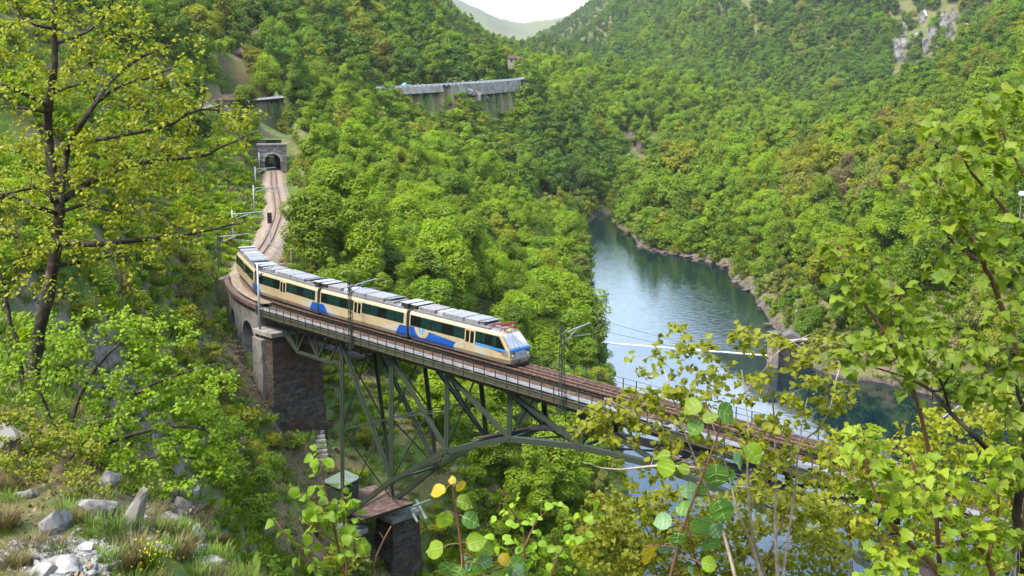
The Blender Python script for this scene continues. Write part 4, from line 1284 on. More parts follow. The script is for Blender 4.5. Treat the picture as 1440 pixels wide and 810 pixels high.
        if lead:
            xe = -h + .1; xd = dx - .56
            curved(xe, xd, lambda x: 1.32 - .42 * np.clip((x - xe) / (xd - xe) * 1.25 - .15, 0, 1), .006, M_blue)
            for R_, m_, oo in ((1.0, M_cream, .010), (.80, M_fade, .014), (.62, M_cream, .018)):
                cx = xe + 1.75
                mb = MB(); an = np.linspace(0, math.pi, 18)
                zt = 1.335
                pts = [(cx + R_ * math.cos(q), zt - .82 * R_ * math.sin(q)) for q in an]
                v = [(x, sg * (side_y(z) + oo), z) for x, z in pts]
                mb.add(v, [tuple(range(18)) if sg > 0 else tuple(range(18))[::-1]]); sub('livery_panel', mb, m_)
            for q, wq in ((-.32, .16), (-.10, .16), (.14, .16)):
                mb = MB(); cx = xe + 1.75
                v = [(cx + q - .06, sg * (side_y(1.3) + .023), 1.32), (cx + q + wq, sg * (side_y(1.3) + .023), 1.32), (cx + q * .35 + .05, sg * (side_y(.85) + .023), .84), (cx + q * .35 - .05, sg * (side_y(.85) + .023), .84)]
                mb.add(v, [(0, 1, 2, 3)]); sub('emblem', mb, M_midblue if q != -.10 else M_paleblue)
            for k_, R_ in enumerate((1.55, 1.30, 1.05, .8)):
                curved(xd - R_, xd, lambda x: .27 + 1.0 * math.sqrt(max(0, R_ ** 2 - (x - xd) ** 2)) * .62, .010 + k_ * .004, (M_fade, M_cream, M_fade, M_cream)[k_])
            curved(dx + .70, dx + 2.2, lambda x: .27 + .98 * math.sqrt(max(0, 1 - ((x - dx - .7) / 1.5) ** 2)), .006, M_fade)
            mb = MB(); quad(mb, h - 4.0, h - .30, 1.17, 1.34, sg, .022, x0t=h - 4.2, x1t=h - .33); sub('livery_stripe', mb, M_midblue)
            for k_ in range(2):
                mb = MB(); quad(mb, xe + 2.9, xe + 4.6 - k_ * .4, 1.02 - k_ * .13, 1.05 - k_ * .13, sg, .012); sub('livery_line', mb, M_midblue)
            mb = MB()
            for q in range(4): quad(mb, dx + 3.9 + q * .17, dx + 4.02 + q * .17, .98, 1.12, sg, .012)
            sub('fleet_number', mb, M_equip)
        for (xa, xb, rev) in swoosh:
            w_ = xb - xa
            f1 = (lambda x: .27 + 1.0 * math.sqrt(max(0, 1 - ((xb - x) / w_) ** 2))) if not rev else (lambda x: .27 + 1.0 * math.sqrt(max(0, 1 - ((x - xa) / w_) ** 2)))
            curved(xa, xb, f1, .006, M_fade)
            if not rev: curved(xa + w_ * .50, xb, lambda x: .27 + .95 * min(1, max(0, (x - xa - w_ * .55) / (w_ * .2))) ** .8, .010, M_blue)
            else: curved(xa, xb - w_ * .50, lambda x: .27 + .95 * min(1, max(0, (xb - w_ * .55 - x) / (w_ * .2))) ** .8, .010, M_blue)
        mb = MB()
        for q in (-.32 * h, .02 * h, .40 * h): quad(mb, q, q + .10, .48, .58, sg, .013); quad(mb, q + .3, q + .38, .44, .52, sg, .013)
        sub('vent', mb, M_under)
    # roof
    fx = 8.95 if lead else 10.0
    def rb(nm, x0, x1, w, z0, z1, m): mb = MB(); mb.box(((x0 + x1) / 2, 0, (z0 + z1) / 2), (x1 - x0, w, z1 - z0)); return sub(nm, mb, m, bevel=.03)
    rb('roof_equipment', -h + 1.0, -h + 3.2, 1.9, 2.62, 3.0, M_equip)
    rb('roof_frame', -h + .35, h - (2.6 if lead else .6), 2.0, 2.55, 2.70, M_roof)
    rb('roof_panel', -h + 3.5, -h + 4.2, 1.7, 2.66, 2.98, M_white)
    rb('roof_panel', -h + 4.5, -h + 7.0, 1.95, 2.66, 3.02, M_roofpanel)
    rb('roof_panel', -h + 7.2, -h + (8.9 if lead else 9.9), 1.95, 2.66, 3.02, M_roofpanel)
    rb('roof_fan_box', -h + (9.0 if lead else 10.15), -h + (9.5 if lead else 11.3), 1.7, 2.66, 2.9, M_equip)
    mb = MB(); mb.prism([(-h + fx, -.9, 2.92), (-h + fx + 1.0, -.9, 3.04), (-h + fx + 1.0, .9, 3.04), (-h + fx, .9, 2.92)], (0, 0, 0), (0, 0, .05)); sub('roof_flap', mb, M_roof)
    rb('roof_end_box', -h + .02, -h + .75, 1.9, 2.60, 3.04, M_under)
    mb = MB(); mb.box((-h + .38, 0, 3.06), (.85, 2.0, .05)); sub('roof_end_lid', mb, M_galv)
    if not lead:
        rb('roof_end_box', h - 1.0, h - .02, 1.9, 2.60, 3.04, M_under)
        mb = MB(); mb.box((h - .5, 0, 3.06), (1.1, 2.0, .05)); sub('roof_end_lid', mb, M_galv)
        mb = MB(); mb.box((h + .2, 0, 1.45), (.42, 2.2, 2.1)); sub('gangway_bellows', mb, M_dark)
    else:
        X = lambda z: h - (0 if z < 1.35 else nose * (z - 1.3) / 1.3)
        W_ = lambda z: side_y(z) * .86
        mb = MB()
        mb.add([(X(1.4) + .03, -W_(1.4) + .05, 1.42), (X(1.4) + .03, W_(1.4) - .05, 1.42), (X(2.35) + .03, W_(2.35) - .05, 2.36), (X(2.35) + .03, -W_(2.35) + .05, 2.36)], [(0, 1, 2, 3)])
        sub('windscreen', mb, M_screen)
        mb = MB()
        for y in (-.42, .42): mb.bar((X(1.45) + .05, y, 1.44), (X(2.1) + .055, y * .55, 2.08), .035, .02)
        mb.bar((X(1.42) + .045, 0, 1.42), (X(2.36) + .045, 0, 2.36), .03, .02)
        sub('wiper', mb, M_dark)
        mb = MB(); mb.box((h - .02, 0, 1.27), (.12, 2.30, .22)); sub('nose_band', mb, M_midblue, bevel=.02)
        mb = MB(); mb.box((h + .01, 0, .84), (.05, 1.15, .6)); sub('nose_panel', mb, M_white, bevel=.02)
        mb = MB(); mb.add([(h + .04, -.16, 1.02), (h + .04, .16, 1.02), (h + .04, 0, .84)], [(0, 1, 2)]); sub('emblem', mb, M_midblue)
        for y in (-.86, .86):
            mb = MB(); mb.tube([(h - .06, y, .88), (h + .05, y, .88)], .09, 12); sub('headlight', mb, M_lamp)
            mb = MB(); mb.tube([(h - .1, y * .95, .58), (h + .02, y * .95, .58)], .05, 10); sub('marker_light', mb, M_dark)
        mb = MB(); mb.tube([(X(2.5) - .1, 0, 2.52), (X(2.5) + .06, 0, 2.52)], .08, 12); sub('headlight', mb, M_lamp)
        mb = MB(); mb.box((h + .22, 0, .30), (.5, .34, .22)); mb.box((h + .06, 0, .16), (.2, 1.7, .22)); sub('coupler', mb, M_under, bevel=.02)
        for y in (-.75, .75):
            mb = MB(); mb.tube([(X(2.6) - .25, y, 2.5), (X(2.6) - .25, y, 2.86)], .06, 8); sub('roof_horn', mb, M_white)
        rb('roof_equipment', h - 3.2, h - 2.9, 1.5, 2.6, 2.86, M_equip)
        # folded pantograph
        mb = MB()
        x0 = h - 2.75
        for y in (-.55, .55):
            mb.bar((x0, y, 2.74), (x0 + 1.6, y, 2.74), .06); mb.bar((x0 + .1, y * .8, 2.86), (x0 + 1.5, y * .9, 3.02), .05)
            for q in (0.05, 1.5): mb.tube([(x0 + q, y, 2.6), (x0 + q, y, 2.76)], .06, 8)
        for q in (0, .8, 1.6): mb.bar((x0 + q, -.6, 2.78), (x0 + q, .6, 2.78), .06)
        for q in (1.2, 1.5): mb.bar((x0 + q, -.85, 3.06), (x0 + q, .85, 3.06), .07)
        sub('pantograph', mb, M_red)
    return c
JOINTS = [s_of(35.8), None, None, None, None]
_L = [13.4, 14.0, 13.3, 13.6]
_s = JOINTS[0]
train = thing('train', 'cream and blue four-carriage panoramic train on the bridge', 'train', tuple(tr(_s - 28, 0, RAIL_Z)))
_sw = [None, ((-6.9, -3.4, True), (3.2, 6.9, False)), ((3.0, 6.55, False), (-6.55, -3.9, True)), ((3.4, 6.7, False),)]
for k, L in enumerate(_L):
    gap = .45
    s1, s0 = _s, _s - L
    # chord ends on the line
    carriage(train, L - gap, tr(s0 + gap / 2, 0, RAIL_Z), tr(s1 - gap / 2, 0, RAIL_Z), lead=(k == 0), swoosh=_sw[k] or ())
    _s = s0
# ------------------------------------------------------------------ catenary masts, wires, signal
def along(s):
    a, b = tr(s - .5, 0, 0), tr(s + .5, 0, 0)
    return math.atan2((b - a).y, (b - a).x)
WIRE_Z = RAIL_Z + 4.35
def lattice_mast(label, s, off, z0, z1, group, armto=0.3, lat=True):
    """mast standing beside the line; local x along the line, local y across towards the track"""
    P = tr(s, off, z0)
    t = thing('catenary_mast', label, 'mast', tuple(P), along(s), group)
    H = z1 - z0
    mb = MB()
    if lat:
        w0, w1 = .17, .10
        for sx in (-1, 1):
            for sy in (-1, 1): mb.bar((sx * w0, sy * w0, 0), (sx * w1, sy * w1, H), .055)
        n = int(H / .55)
        for k in range(n):
            za, zb = H * k / n, H * (k + 1) / n
            wa, wb = w0 + (w1 - w0) * k / n, w0 + (w1 - w0) * (k + 1) / n
            q = 1 if k % 2 else -1
            for sy in (-1, 1): mb.bar((-q * wa, sy * wa, za), (q * wb, sy * wb, zb), .03)
            for sx in (-1, 1): mb.bar((sx * wa, -q * wa, za), (sx * wb, q * wb, zb), .03)
        mb.build('pole', M_steel, t)
    else:
        mb.tube([(0, 0, 0), (0, 0, H)], [.13, .09], 10); mb.build('pole', M_galv, t, smooth=True)
    reach = -off + armto
    za = WIRE_Z - z0 + 1.0
    za = min(za, H - .35)
    mb = MB()
    mb.tube([(0, 0, za - .25), (0, reach, za + .12)], .045, 8); mb.tube([(0, 0, za - 1.05), (0, reach * .62, za - .02)], .04, 8)
    mb.tube([(0, reach * .45, za - .65), (0, reach * 1.05, za - .78)], .03, 6)
    mb.build('bracket_arm', M_galv, t)
    mb = MB(); mb.tube([(0, .22, za - .26), (0, .5, za - .16)], .085, 10); mb.tube([(0, .2, za - .92), (0, .42, za - .68)], .085, 10); mb.build('insulator', mat_ins, t)
    return t
mat_ins = mat('brown_insulator', (0.10, 0.045, 0.03), 0.3, spec=0.6)
GM = 'catenary masts beside the railway'
lattice_mast('green lattice mast on the bridge beside the train', s_of(15.9), -2.75, 32.9, 39.5, GM)
lattice_mast('green lattice mast on the bridge ahead of the train', s_of(43.6), -2.75, 32.9, 39.7, GM)
lattice_mast('green lattice mast on the bridge glimpsed through the maple leaves', s_of(72), -2.75, 32.9, 39.7, GM)
lattice_mast('grey tubular mast on the masonry viaduct beside the rear of the train', S_PIL, -2.85, 31.2, 39.0, GM, lat=False)
lattice_mast('lattice mast at the rear end of the train above the wing wall', s_of(-22.5, 11), -3.6, 33.2, 39.0, GM)
lattice_mast('grey mast in the bend behind the train', s_of(-36, 22), -4.4, 33.4, 39.6, GM, lat=False)
lattice_mast('grey mast halfway along the curve towards the tunnel', s_of(-66, 42.4), -4.0, 33.6, 39.6, GM, lat=False)
lattice_mast('grey mast on the curve nearer the tunnel', s_of(-100, 62.8), -3.9, 33.6, 39.6, GM, lat=False)
lattice_mast('grey mast standing right before the tunnel mouth', S_PORTAL + 3, -3.3, 33.6, 39.4, GM, lat=False)
def wire(name, label, zf, r=.014):
    mb = MB()
    stops = [S_PORTAL + 3, s_of(-100, 62.8), s_of(-66, 42.4), s_of(-36, 22), s_of(-22.5, 11), S_PIL, s_of(15.9), s_of(43.6), s_of(72), s_of(91)]
    for a, b in zip(stops[:-1], stops[1:]):
        pa, pb = tr(a, .15, 0), tr(b, .15, 0)
        pts = []
        for k in range(9):
            f = k / 8
            q = pa.lerp(pb, f); q.z = WIRE_Z + zf(f); pts.append(q)
        mb.tube(pts, r, 4, caps=False)
    return tag(mb.build(name, M_under), label, 'overhead wire')
wire('contact_wire', 'thin contact wire hanging low over the railway track', lambda f: 0.0)
wire('catenary_wire', 'sagging carrier wire running above the contact wire', lambda f: 0.35 + .55 * (2 * f - 1) ** 2)
# signal right of the line, seen from behind
sg_ = thing('railway_signal', 'black signal head on a pale post beside the curve', 'signal', tuple(tr(s_of(-33.5, 19.6), .9, 34.2)), along(s_of(-33.5, 19.6)))
sg_.location = atz(381, 352, 34.2)
mb = MB(); mb.tube([(0, 0, 0), (0, 0, 3.9)], .07, 8); mb.box((0, 0, .2), (.3, .3, .4)); mb.build('post', M_white, sg_)
mb = MB(); mb.box((0, 0, 4.5), (.16, .62, 1.5)); mb.build('signal_head', M_dark, sg_, bevel=.05)
mb = MB(); mb.box((0, .0, 2.2), (.22, .34, .45)); mb.build('relay_box', M_white, sg_)
mb = MB(); mb.tube([(-.12, -.5, .9), (-.12, .5, .9), (-.12, .5, 1.9)], .03, 6); mb.build('ladder', M_galv, sg_)
# short white post right of the train
wp = thing('marker_post', 'short white post on the grass right of the rear carriage', 'post', tuple(atz(410, 372, 33.4)))
mb = MB(); mb.tube([(0, 0, 0), (0, 0, 2.0)], .09, 8); mb.build('post', M_white, wp)
mb = MB(); mb.box((0, 0, 2.05), (.3, .3, .12)); mb.build('cap', M_galv, wp)
# ------------------------------------------------------------------ shrubs, undergrowth and ground cover
def shrub_proto(kind, seed, n, size, H=2.1, Rr=1.35, lobes=16):
    rg_ = np.random.default_rng(seed)
    pos, nn, k = crown_points(rg_, n, H, Rr, 0.15, 'dome', lobes, 0.42)
    pos[:, 2] = np.abs(pos[:, 2])
    if kind == 'brown': v = cards(pos, rg_.normal(0, 1, (n, 3)), size * 1.9, rg_, 1.5, (0.06, 0.2), droop=-1.5)
    else: v = cards(pos, nn, size, rg_, 0.9)
    lob = rg_.uniform(0, 1, 64)
    mb = MB()
    for q in range(5):
        a = q * 1.26 + rg_.uniform(0, 1); e = rg_.uniform(.3, .9)
        mb.tube([(0, 0, -.4), (e * .3 * math.cos(a), e * .3 * math.sin(a), .7), (e * math.cos(a), e * math.sin(a), H * .85)], [.045, .03, .01], 4, caps=False)
    return v, np.clip(.5 * lob[k] + .5 * rg_.uniform(0, 1, n), 0, 1), mb
SK = ['bright', 'mid', 'olive', 'grey', 'brown', 'dark']
SH = {}
for i_, kd in enumerate(SK):
    for var in range(2):
        v, vals, mb = shrub_proto(kd, 900 + i_ * 10 + var, 1500, 0.17, H=(2.0, 2.6)[var], Rr=(1.5, 1.15)[var])
        SH[(kd, var)] = (card_mesh('foliage', v, LEAF[kd], vals), mb.mesh('stems', BARK))
        v, vals, mb = shrub_proto(kd, 950 + i_ * 10 + var, 420, 0.30, H=(2.0, 2.6)[var], Rr=(1.5, 1.15)[var])
        SH[(kd, var, 'far')] = card_mesh('shrub', v, [LEAF[kd], BARK], vals, mb)
rg = np.random.default_rng(23)
sx, sy, scell = [], [], []
for cell, a, b in ((1.5, 48, 62), (2.1, 62, 170), (3.2, 170, 345), (3.0, 345, 560)):
    x, y = jitter_grid(cell, a, b, rg); sx.append(x); sy.append(y); scell.append(np.full(len(x), cell))
sx, sy, scell = np.concatenate(sx), np.concatenate(sy), np.concatenate(scell)
sz = ground(sx, sy)
px, py, _ = proj(np.stack([sx, sy, sz], 1)); r_ = np.hypot(sx, sy)
D, SG, S = track_dist(sx, sy); RD, RK = poly_dist(sx, sy, road)
bt = (np.stack([sx, sy], 1) - BA) @ bd; bo = (np.stack([sx, sy], 1) - BA) @ bn
hill = ((SG < 0) & (sy < 345) & (px < 470)) | ((sy < 560) & (sy > 240) & (px < 500) & (py < 150))
rav = (r_ < 230) & (bo < 26) & (px > 400)
bank = (px > 880) & (sy > 150)
dens = np.zeros(len(sx))
clump = np.clip(0.5 + 2.2 * fbm(sx / 11, sy / 11, 3, 77), 0, 1)
stp = np.clip(slope_of(sx, sy), .6, 3.0)
dens[hill] = (0.16 + 0.55 * clump[hill]) * stp[hill] ** .8
dens[hill & (r_ < 75)] = 0.40
grassy = hill & (px > 285) & (px < 400) & (py > 165) & (sy > 140); dens[grassy] *= 0.22
dens[rav] = 0.12 + 0.45 * clump[rav]
dens[rav & (px > 640) & (px < 920) & (py > 540)] = 0.75
dens[rav & (px > 430) & (px < 640) & (py < 720)] *= 0.40
dens[bank & (sz < 14)] = 0.35
dens[bank & (px > 1180) & (sy < 225)] = 0.55
dens[(np.abs(sz - 2.2) < 1.6) & (sy > 170)] = 0.6
edge = (SG > 0) & (D < 11) & (S < S_STEEL - 6) & (sy > 120); dens[edge] = .7
rside = (RD < 30) & (px > 500) & (px < 740) & (sy > 300); dens[rside] = .75
dens[sz < 0.5] = 0
dens[(D < 4.2) & (S < S_STEEL + 6)] = 0
dens[(bo > -2) & (bo < 8) & (bt > 8) & (bt < 18)] *= 0.15
dens[(np.hypot((sx - 86) / 1.6, sy - 236) < 10)] = 0
dens[RD < 5.5] = 0
dens[(np.hypot(sx + 66, sy - 292) < 15)] *= 0.5
dens[(px < 330) & (py > 590) & (r_ < 30)] = 0
vis = (sz + 2.2 - EYE[2]) / r_ > horizon(sx, sy) - 0.012
keep = (rg.uniform(0, 1, len(sx)) < dens) & vis & (px > -90) & (px < 1530) & (py < 1000)
K = np.where(keep)[0]
sx, sy, sz, px, py, r_, hill, rav, bank, bo = [q[K] for q in (sx, sy, sz, px, py, r_, hill, rav, bank, bo)]
n = len(sx)
W = np.tile(np.array([.34, .26, .16, .10, .06, .08]), (n, 1))
W[hill] = (.34, .22, .24, .10, .09, .01)
W[rav & (px > 640)] = (.52, .34, .08, .02, .02, .02)
W[rav & (px <= 640)] = (.34, .22, .18, .08, .14, .04)
W /= W.sum(1, keepdims=True)
u = np.clip(.5 * rg.uniform(0, 1, n) + .5 * np.clip(.5 + 1.7 * fbm(sx / 16, sy / 16, 3, 51), 0, .999), 0, .999)
kd_i = np.clip((u[:, None] > np.cumsum(W, 1)).sum(1), 0, 5)
vr = rg.integers(0, 2, n); rot = rg.uniform(0, 6.28, n)
sc = rg.uniform(.45, 1.15, n) * np.where(rav & (px > 640), 1.15, 1.0) * np.where(r_ > 170, 1.3, 1.0) * np.where(r_ > 330, 1.9, 1.0)
sc = np.where((bo < 3) & (r_ < 110) & (px > 500), np.minimum(sc, .7), sc)
swide = rg.uniform(.9, 1.35, n)
order = np.argsort(-(sc / r_))
seen = ((sz + 1.6 * sc - EYE[2]) / r_ > horizon(sx, sy) + 0.003) & (px > 0) & (px < 1440) & (py < 800)
solo = [i for i in order if seen[i]][:190]
SLOOK = {'bright': 'bright green leafy shrub', 'mid': 'mid-green leafy shrub', 'olive': 'yellow-olive shrub', 'grey': 'pale grey-green shrub', 'brown': 'brownish twiggy shrub', 'dark': 'dark green shrub'}
for i in solo:
    kd = SK[kd_i[i]]
    if hill[i]: zn = 'growing on the steep hillside left of the railway'
    elif rav[i]: zn = 'growing in the gorge below the bridge'
    else: zn = 'growing on the far bank right of the lake'
    t = thing('shrub', '%s %s' % (SLOOK[kd], zn), 'shrub', (sx[i], sy[i], sz[i] - .05), float(rot[i]), '%ss %s' % (SLOOK[kd], zn))
    t.scale = (sc[i] * swide[i], sc[i] * swide[i], sc[i])
    fo, st = SH[(kd, int(vr[i]))]
    link('foliage', fo, t); link('stems', st, t)
rest = np.ones(n, bool); rest[solo] = False
objs = [bpy.data.objects.new('shrub', SH[(kd, var, 'far')]) for kd in SK for var in range(2)]
gn_scatter('undergrowth', np.stack([sx, sy, sz - .05], 1)[rest], np.stack([sc * swide, sc * swide, sc], 1)[rest], rot[rest], (kd_i * 2 + vr)[rest], objs,
           'low scrub and brushwood covering the hillside and gorge', 'undergrowth')
print('shrubs', n)
# herbs and grass tufts on the open ground
M_grass = leaf_mat('fresh_grass', (0.085, 0.165, 0.014), (0.13, 0.215, 0.025), (0.16, 0.18, 0.03), 0.35)
M_straw = leaf_mat('dry_grass', (0.125, 0.10, 0.036), (0.19, 0.145, 0.058), (0.10, 0.11, 0.03), 0.3)
M_litter = leaf_mat('dead_leaves', (0.15, 0.095, 0.05), (0.25, 0.17, 0.10), (0.12, 0.10, 0.05), 0.1)
def tuft(seed, n, h, spread, w, droop=.5):
    rg_ = np.random.default_rng(seed)
    out = []
    for q in range(n):
        a = rg_.uniform(0, 6.28); b = rg_.uniform(0, spread); x, y = b * math.cos(a), b * math.sin(a)
        L = h * rg_.uniform(.5, 1.1); a2 = a + rg_.normal(0, .6); e = L * droop * rg_.uniform(.3, 1.2)
        p0 = np.array([x, y, -.05]); p2 = p0 + [e * math.cos(a2), e * math.sin(a2), L * .95]
        m = (p0 + p2) / 2 + [0, 0, L * .16]; s = np.array([-math.sin(a2), math.cos(a2), 0]) * w
        out += [p0, m + s, p2, m - s]
    return np.array(out), rg_.uniform(0, 1, n)
TU = []
for q, (m_, n_, h_, s_, w_, d_) in enumerate([(M_grass, 46, .55, .55, .035, .5), (M_grass, 60, .35, .7, .05, .8), (M_straw, 60, .5, .3, .02, .7), (M_litter, 46, .12, .7, .035, 1.0), (LEAF['bright'], 60, .45, .6, .09, .9), (LEAF['mid'], 60, .5, .55, .09, .9), (M_grass, 150, .34, .45, .010, .7), (M_straw, 170, .34, .35, .008, .9)]):
    v, vals = tuft(400 + q, n_, h_, s_, w_, d_); TU.append(card_mesh('tuft', v, m_, vals))
gx, gy, gs = [], [], []
for cell, a, b, s_ in ((.5, 13, 32, .8), (.6, 32, 80, 1.0), (.85, 80, 180, 1.3), (1.5, 180, 340, 2.0)):
    x, y = jitter_grid(cell, a, b, rg); gx.append(x); gy.append(y); gs.append(np.full(len(x), s_))
gx, gy, gs = np.concatenate(gx), np.concatenate(gy), np.concatenate(gs)
gz = ground(gx, gy); px, py, _ = proj(np.stack([gx, gy, gz], 1)); r_ = np.hypot(gx, gy)
D, SG, S = track_dist(gx, gy); RD, RK = poly_dist(gx, gy, road)
ok = (gz > .7) & ~((D < 3.1) & (S < S_STEEL)) & (RD > 4.5) & (px > -40) & (px < 1480) & (py < 840) & ((gz + .5 - EYE[2]) / r_ > horizon(gx, gy) - .006)
ok &= ((SG < 0) | (r_ < 215) | (px > 1180)) & (rg.uniform(0, 1, len(gx)) < .55 + .45 * np.clip(.5 + 2 * fbm(gx / 6, gy / 6, 3, 5), 0, 1))
gx, gy, gz, gs, px, py, r_ = [q[ok] for q in (gx, gy, gz, gs, px, py, r_)]
n = len(gx)
f = .5 + 1.8 * fbm(gx / 14, gy / 14, 3, 61) + rg.normal(0, .22, n)
idx = np.digitize(f, [.14, .26, .40, .58, .80])
idx = np.array([3, 2, 1, 0, 4, 5])[idx]
rocky = (px < 330) & (py > 560) & (r_ < 34)
idx = np.where((r_ < 40) & (idx >= 4), 6, idx)
idx = np.where(rocky, np.where(rg.uniform(0, 1, n) < .24, 7, np.where(rg.uniform(0, 1, n) < .35, 3, 6)), idx)
objs = [bpy.data.objects.new('tuft', q) for q in TU]
gsc = gs * rg.uniform(.7, 1.4, n)
gn_scatter('ground_cover', np.stack([gx, gy, gz], 1), np.stack([gsc] * 3, 1), rg.uniform(0, 6.28, n), idx, objs, 'grass, herbs and dead leaves covering the open slopes', 'ground cover')
print('tufts', n)

# ------------------------------------------------------------------ air
def haze():
    m = bpy.data.materials.new('haze_air'); m.use_nodes = True
    N, L = m.node_tree.nodes, m.node_tree.links
    N.clear()
    o_ = N.new('ShaderNodeOutputMaterial'); v = N.new('ShaderNodeVolumePrincipled')
    v.inputs['Color'].default_value = (0.86, 0.93, 1.0, 1); v.inputs['Density'].default_value = HAZE; v.inputs['Anisotropy'].default_value = 0.3
    L.new(v.outputs[0], o_.inputs['Volume'])
    mb = MB(); mb.box((0, 1500, 600), (12600, 13200, 1400))
    o = mb.build('haze', m)
    tag(o, 'thin pale air that fades the far mountains', 'haze', kind='stuff')
    return o
HAZE = 0.00006
haze()
# ------------------------------------------------------------------ plants close to the viewer
def _half(pts): return np.array(pts, float)
LEAF_T = {
 'maple': [(0, 0), (.20, -.03), (.36, .05), (.47, .15), (.38, .25), (.50, .42), (.38, .50), (.27, .57), (.21, .74), (.10, .84), (0, 1.0)],
 'aspen': [(0, 0), (.20, .02), (.33, .10), (.37, .19), (.44, .28), (.45, .38), (.48, .47), (.44, .56), (.42, .65), (.34, .74), (.27, .83), (.16, .91), (.07, .98), (0, 1.06)],
 'hazel': [(0, 0), (.30, .08), (.44, .34), (.40, .62), (.20, .86), (0, 1.0)],
 'slim': [(0, 0), (.26, .22), (.34, .5), (.20, .8), (0, 1.0)],
}
def leaf_arrays(kind, P, D, N_, size, rg_, fold=.26, droop=.38):
    """blades at P growing along D with upper side N_; each is curved along and folded across the midrib"""
    half = _half(LEAF_T[kind]); m = len(half); q = m - 2
    mid_y = np.clip(half[1:-1, 1], .02, .98)
    mid_y = np.maximum.accumulate(mid_y)
    tx_ = np.concatenate([[0, 0], half[1:-1, 0], -half[1:-1, 0], np.zeros(q)])
    ty_ = np.concatenate([[0, half[-1, 1]], half[1:-1, 1], half[1:-1, 1], mid_y])
    n = len(P)
    D = D / (np.linalg.norm(D, axis=1, keepdims=True) + 1e-9)
    N_ = N_ - D * (N_ * D).sum(1, keepdims=True); N_ /= np.linalg.norm(N_, axis=1, keepdims=True) + 1e-9
    S_ = np.cross(D, N_)
    size = np.broadcast_to(np.asarray(size, float), (n,))[:, None, None]
    fo = (fold * rg_.uniform(.3, 1.7, n))[:, None, None]; dr = (droop * rg_.uniform(.0, 1.8, n))[:, None, None]
    tw = (rg_.normal(0, .22, n))[:, None, None]
    X = tx_[None, :, None]; Yy = ty_[None, :, None]
    wob = rg_.normal(0, .025, (n, len(tx_), 1))
    V = P[:, None, :] + size * (S_[:, None, :] * X + D[:, None, :] * (Yy - dr * .3 * Yy ** 2) + N_[:, None, :] * (np.abs(X) * fo + X * Yy * tw - Yy ** 2 * dr + wob))
    k = len(tx_)
    R0, L0, M0 = 2, 2 + q, 2 + 2 * q
    f = []
    f.append((0, R0, M0)); f.append((0, M0, L0))
    for i in range(q - 1):
        f.append((M0 + i, R0 + i, R0 + i + 1, M0 + i + 1)); f.append((L0 + i, M0 + i, M0 + i + 1, L0 + i + 1))
    f.append((M0 + q - 1, R0 + q - 1, 1)); f.append((L0 + q - 1, M0 + q - 1, 1))
    flat = np.array([i for t_ in f for i in t_]); st = np.cumsum([0] + [len(t_) for t_ in f])[:-1]
    loops = (np.arange(n)[:, None] * k + flat[None]).reshape(-1)
    starts = (np.arange(n)[:, None] * len(flat) + st[None]).reshape(-1)
    leaf_arrays.per = len(f)
    return V.reshape(-1, 3), loops, starts
def leaf_mesh(name, arrs, m, vals):
    V, L, S_ = arrs
    me = bpy.data.meshes.new(name)
    me.vertices.add(len(V)); me.vertices.foreach_set('co', np.asarray(V, np.float32).ravel())
    me.loops.add(len(L)); me.loops.foreach_set('vertex_index', np.asarray(L, np.int32))
    me.polygons.add(len(S_)); me.polygons.foreach_set('loop_start', np.asarray(S_, np.int32))
    me.polygons.foreach_set('use_smooth', np.ones(len(S_), bool))
    me.update(calc_edges=True)
    a = me.attributes.new('v', 'FLOAT', 'FACE')
    a.data.foreach_set('value', np.repeat(vals, len(S_) // len(vals)).astype(np.float32))
    me.materials.append(m)
    return me
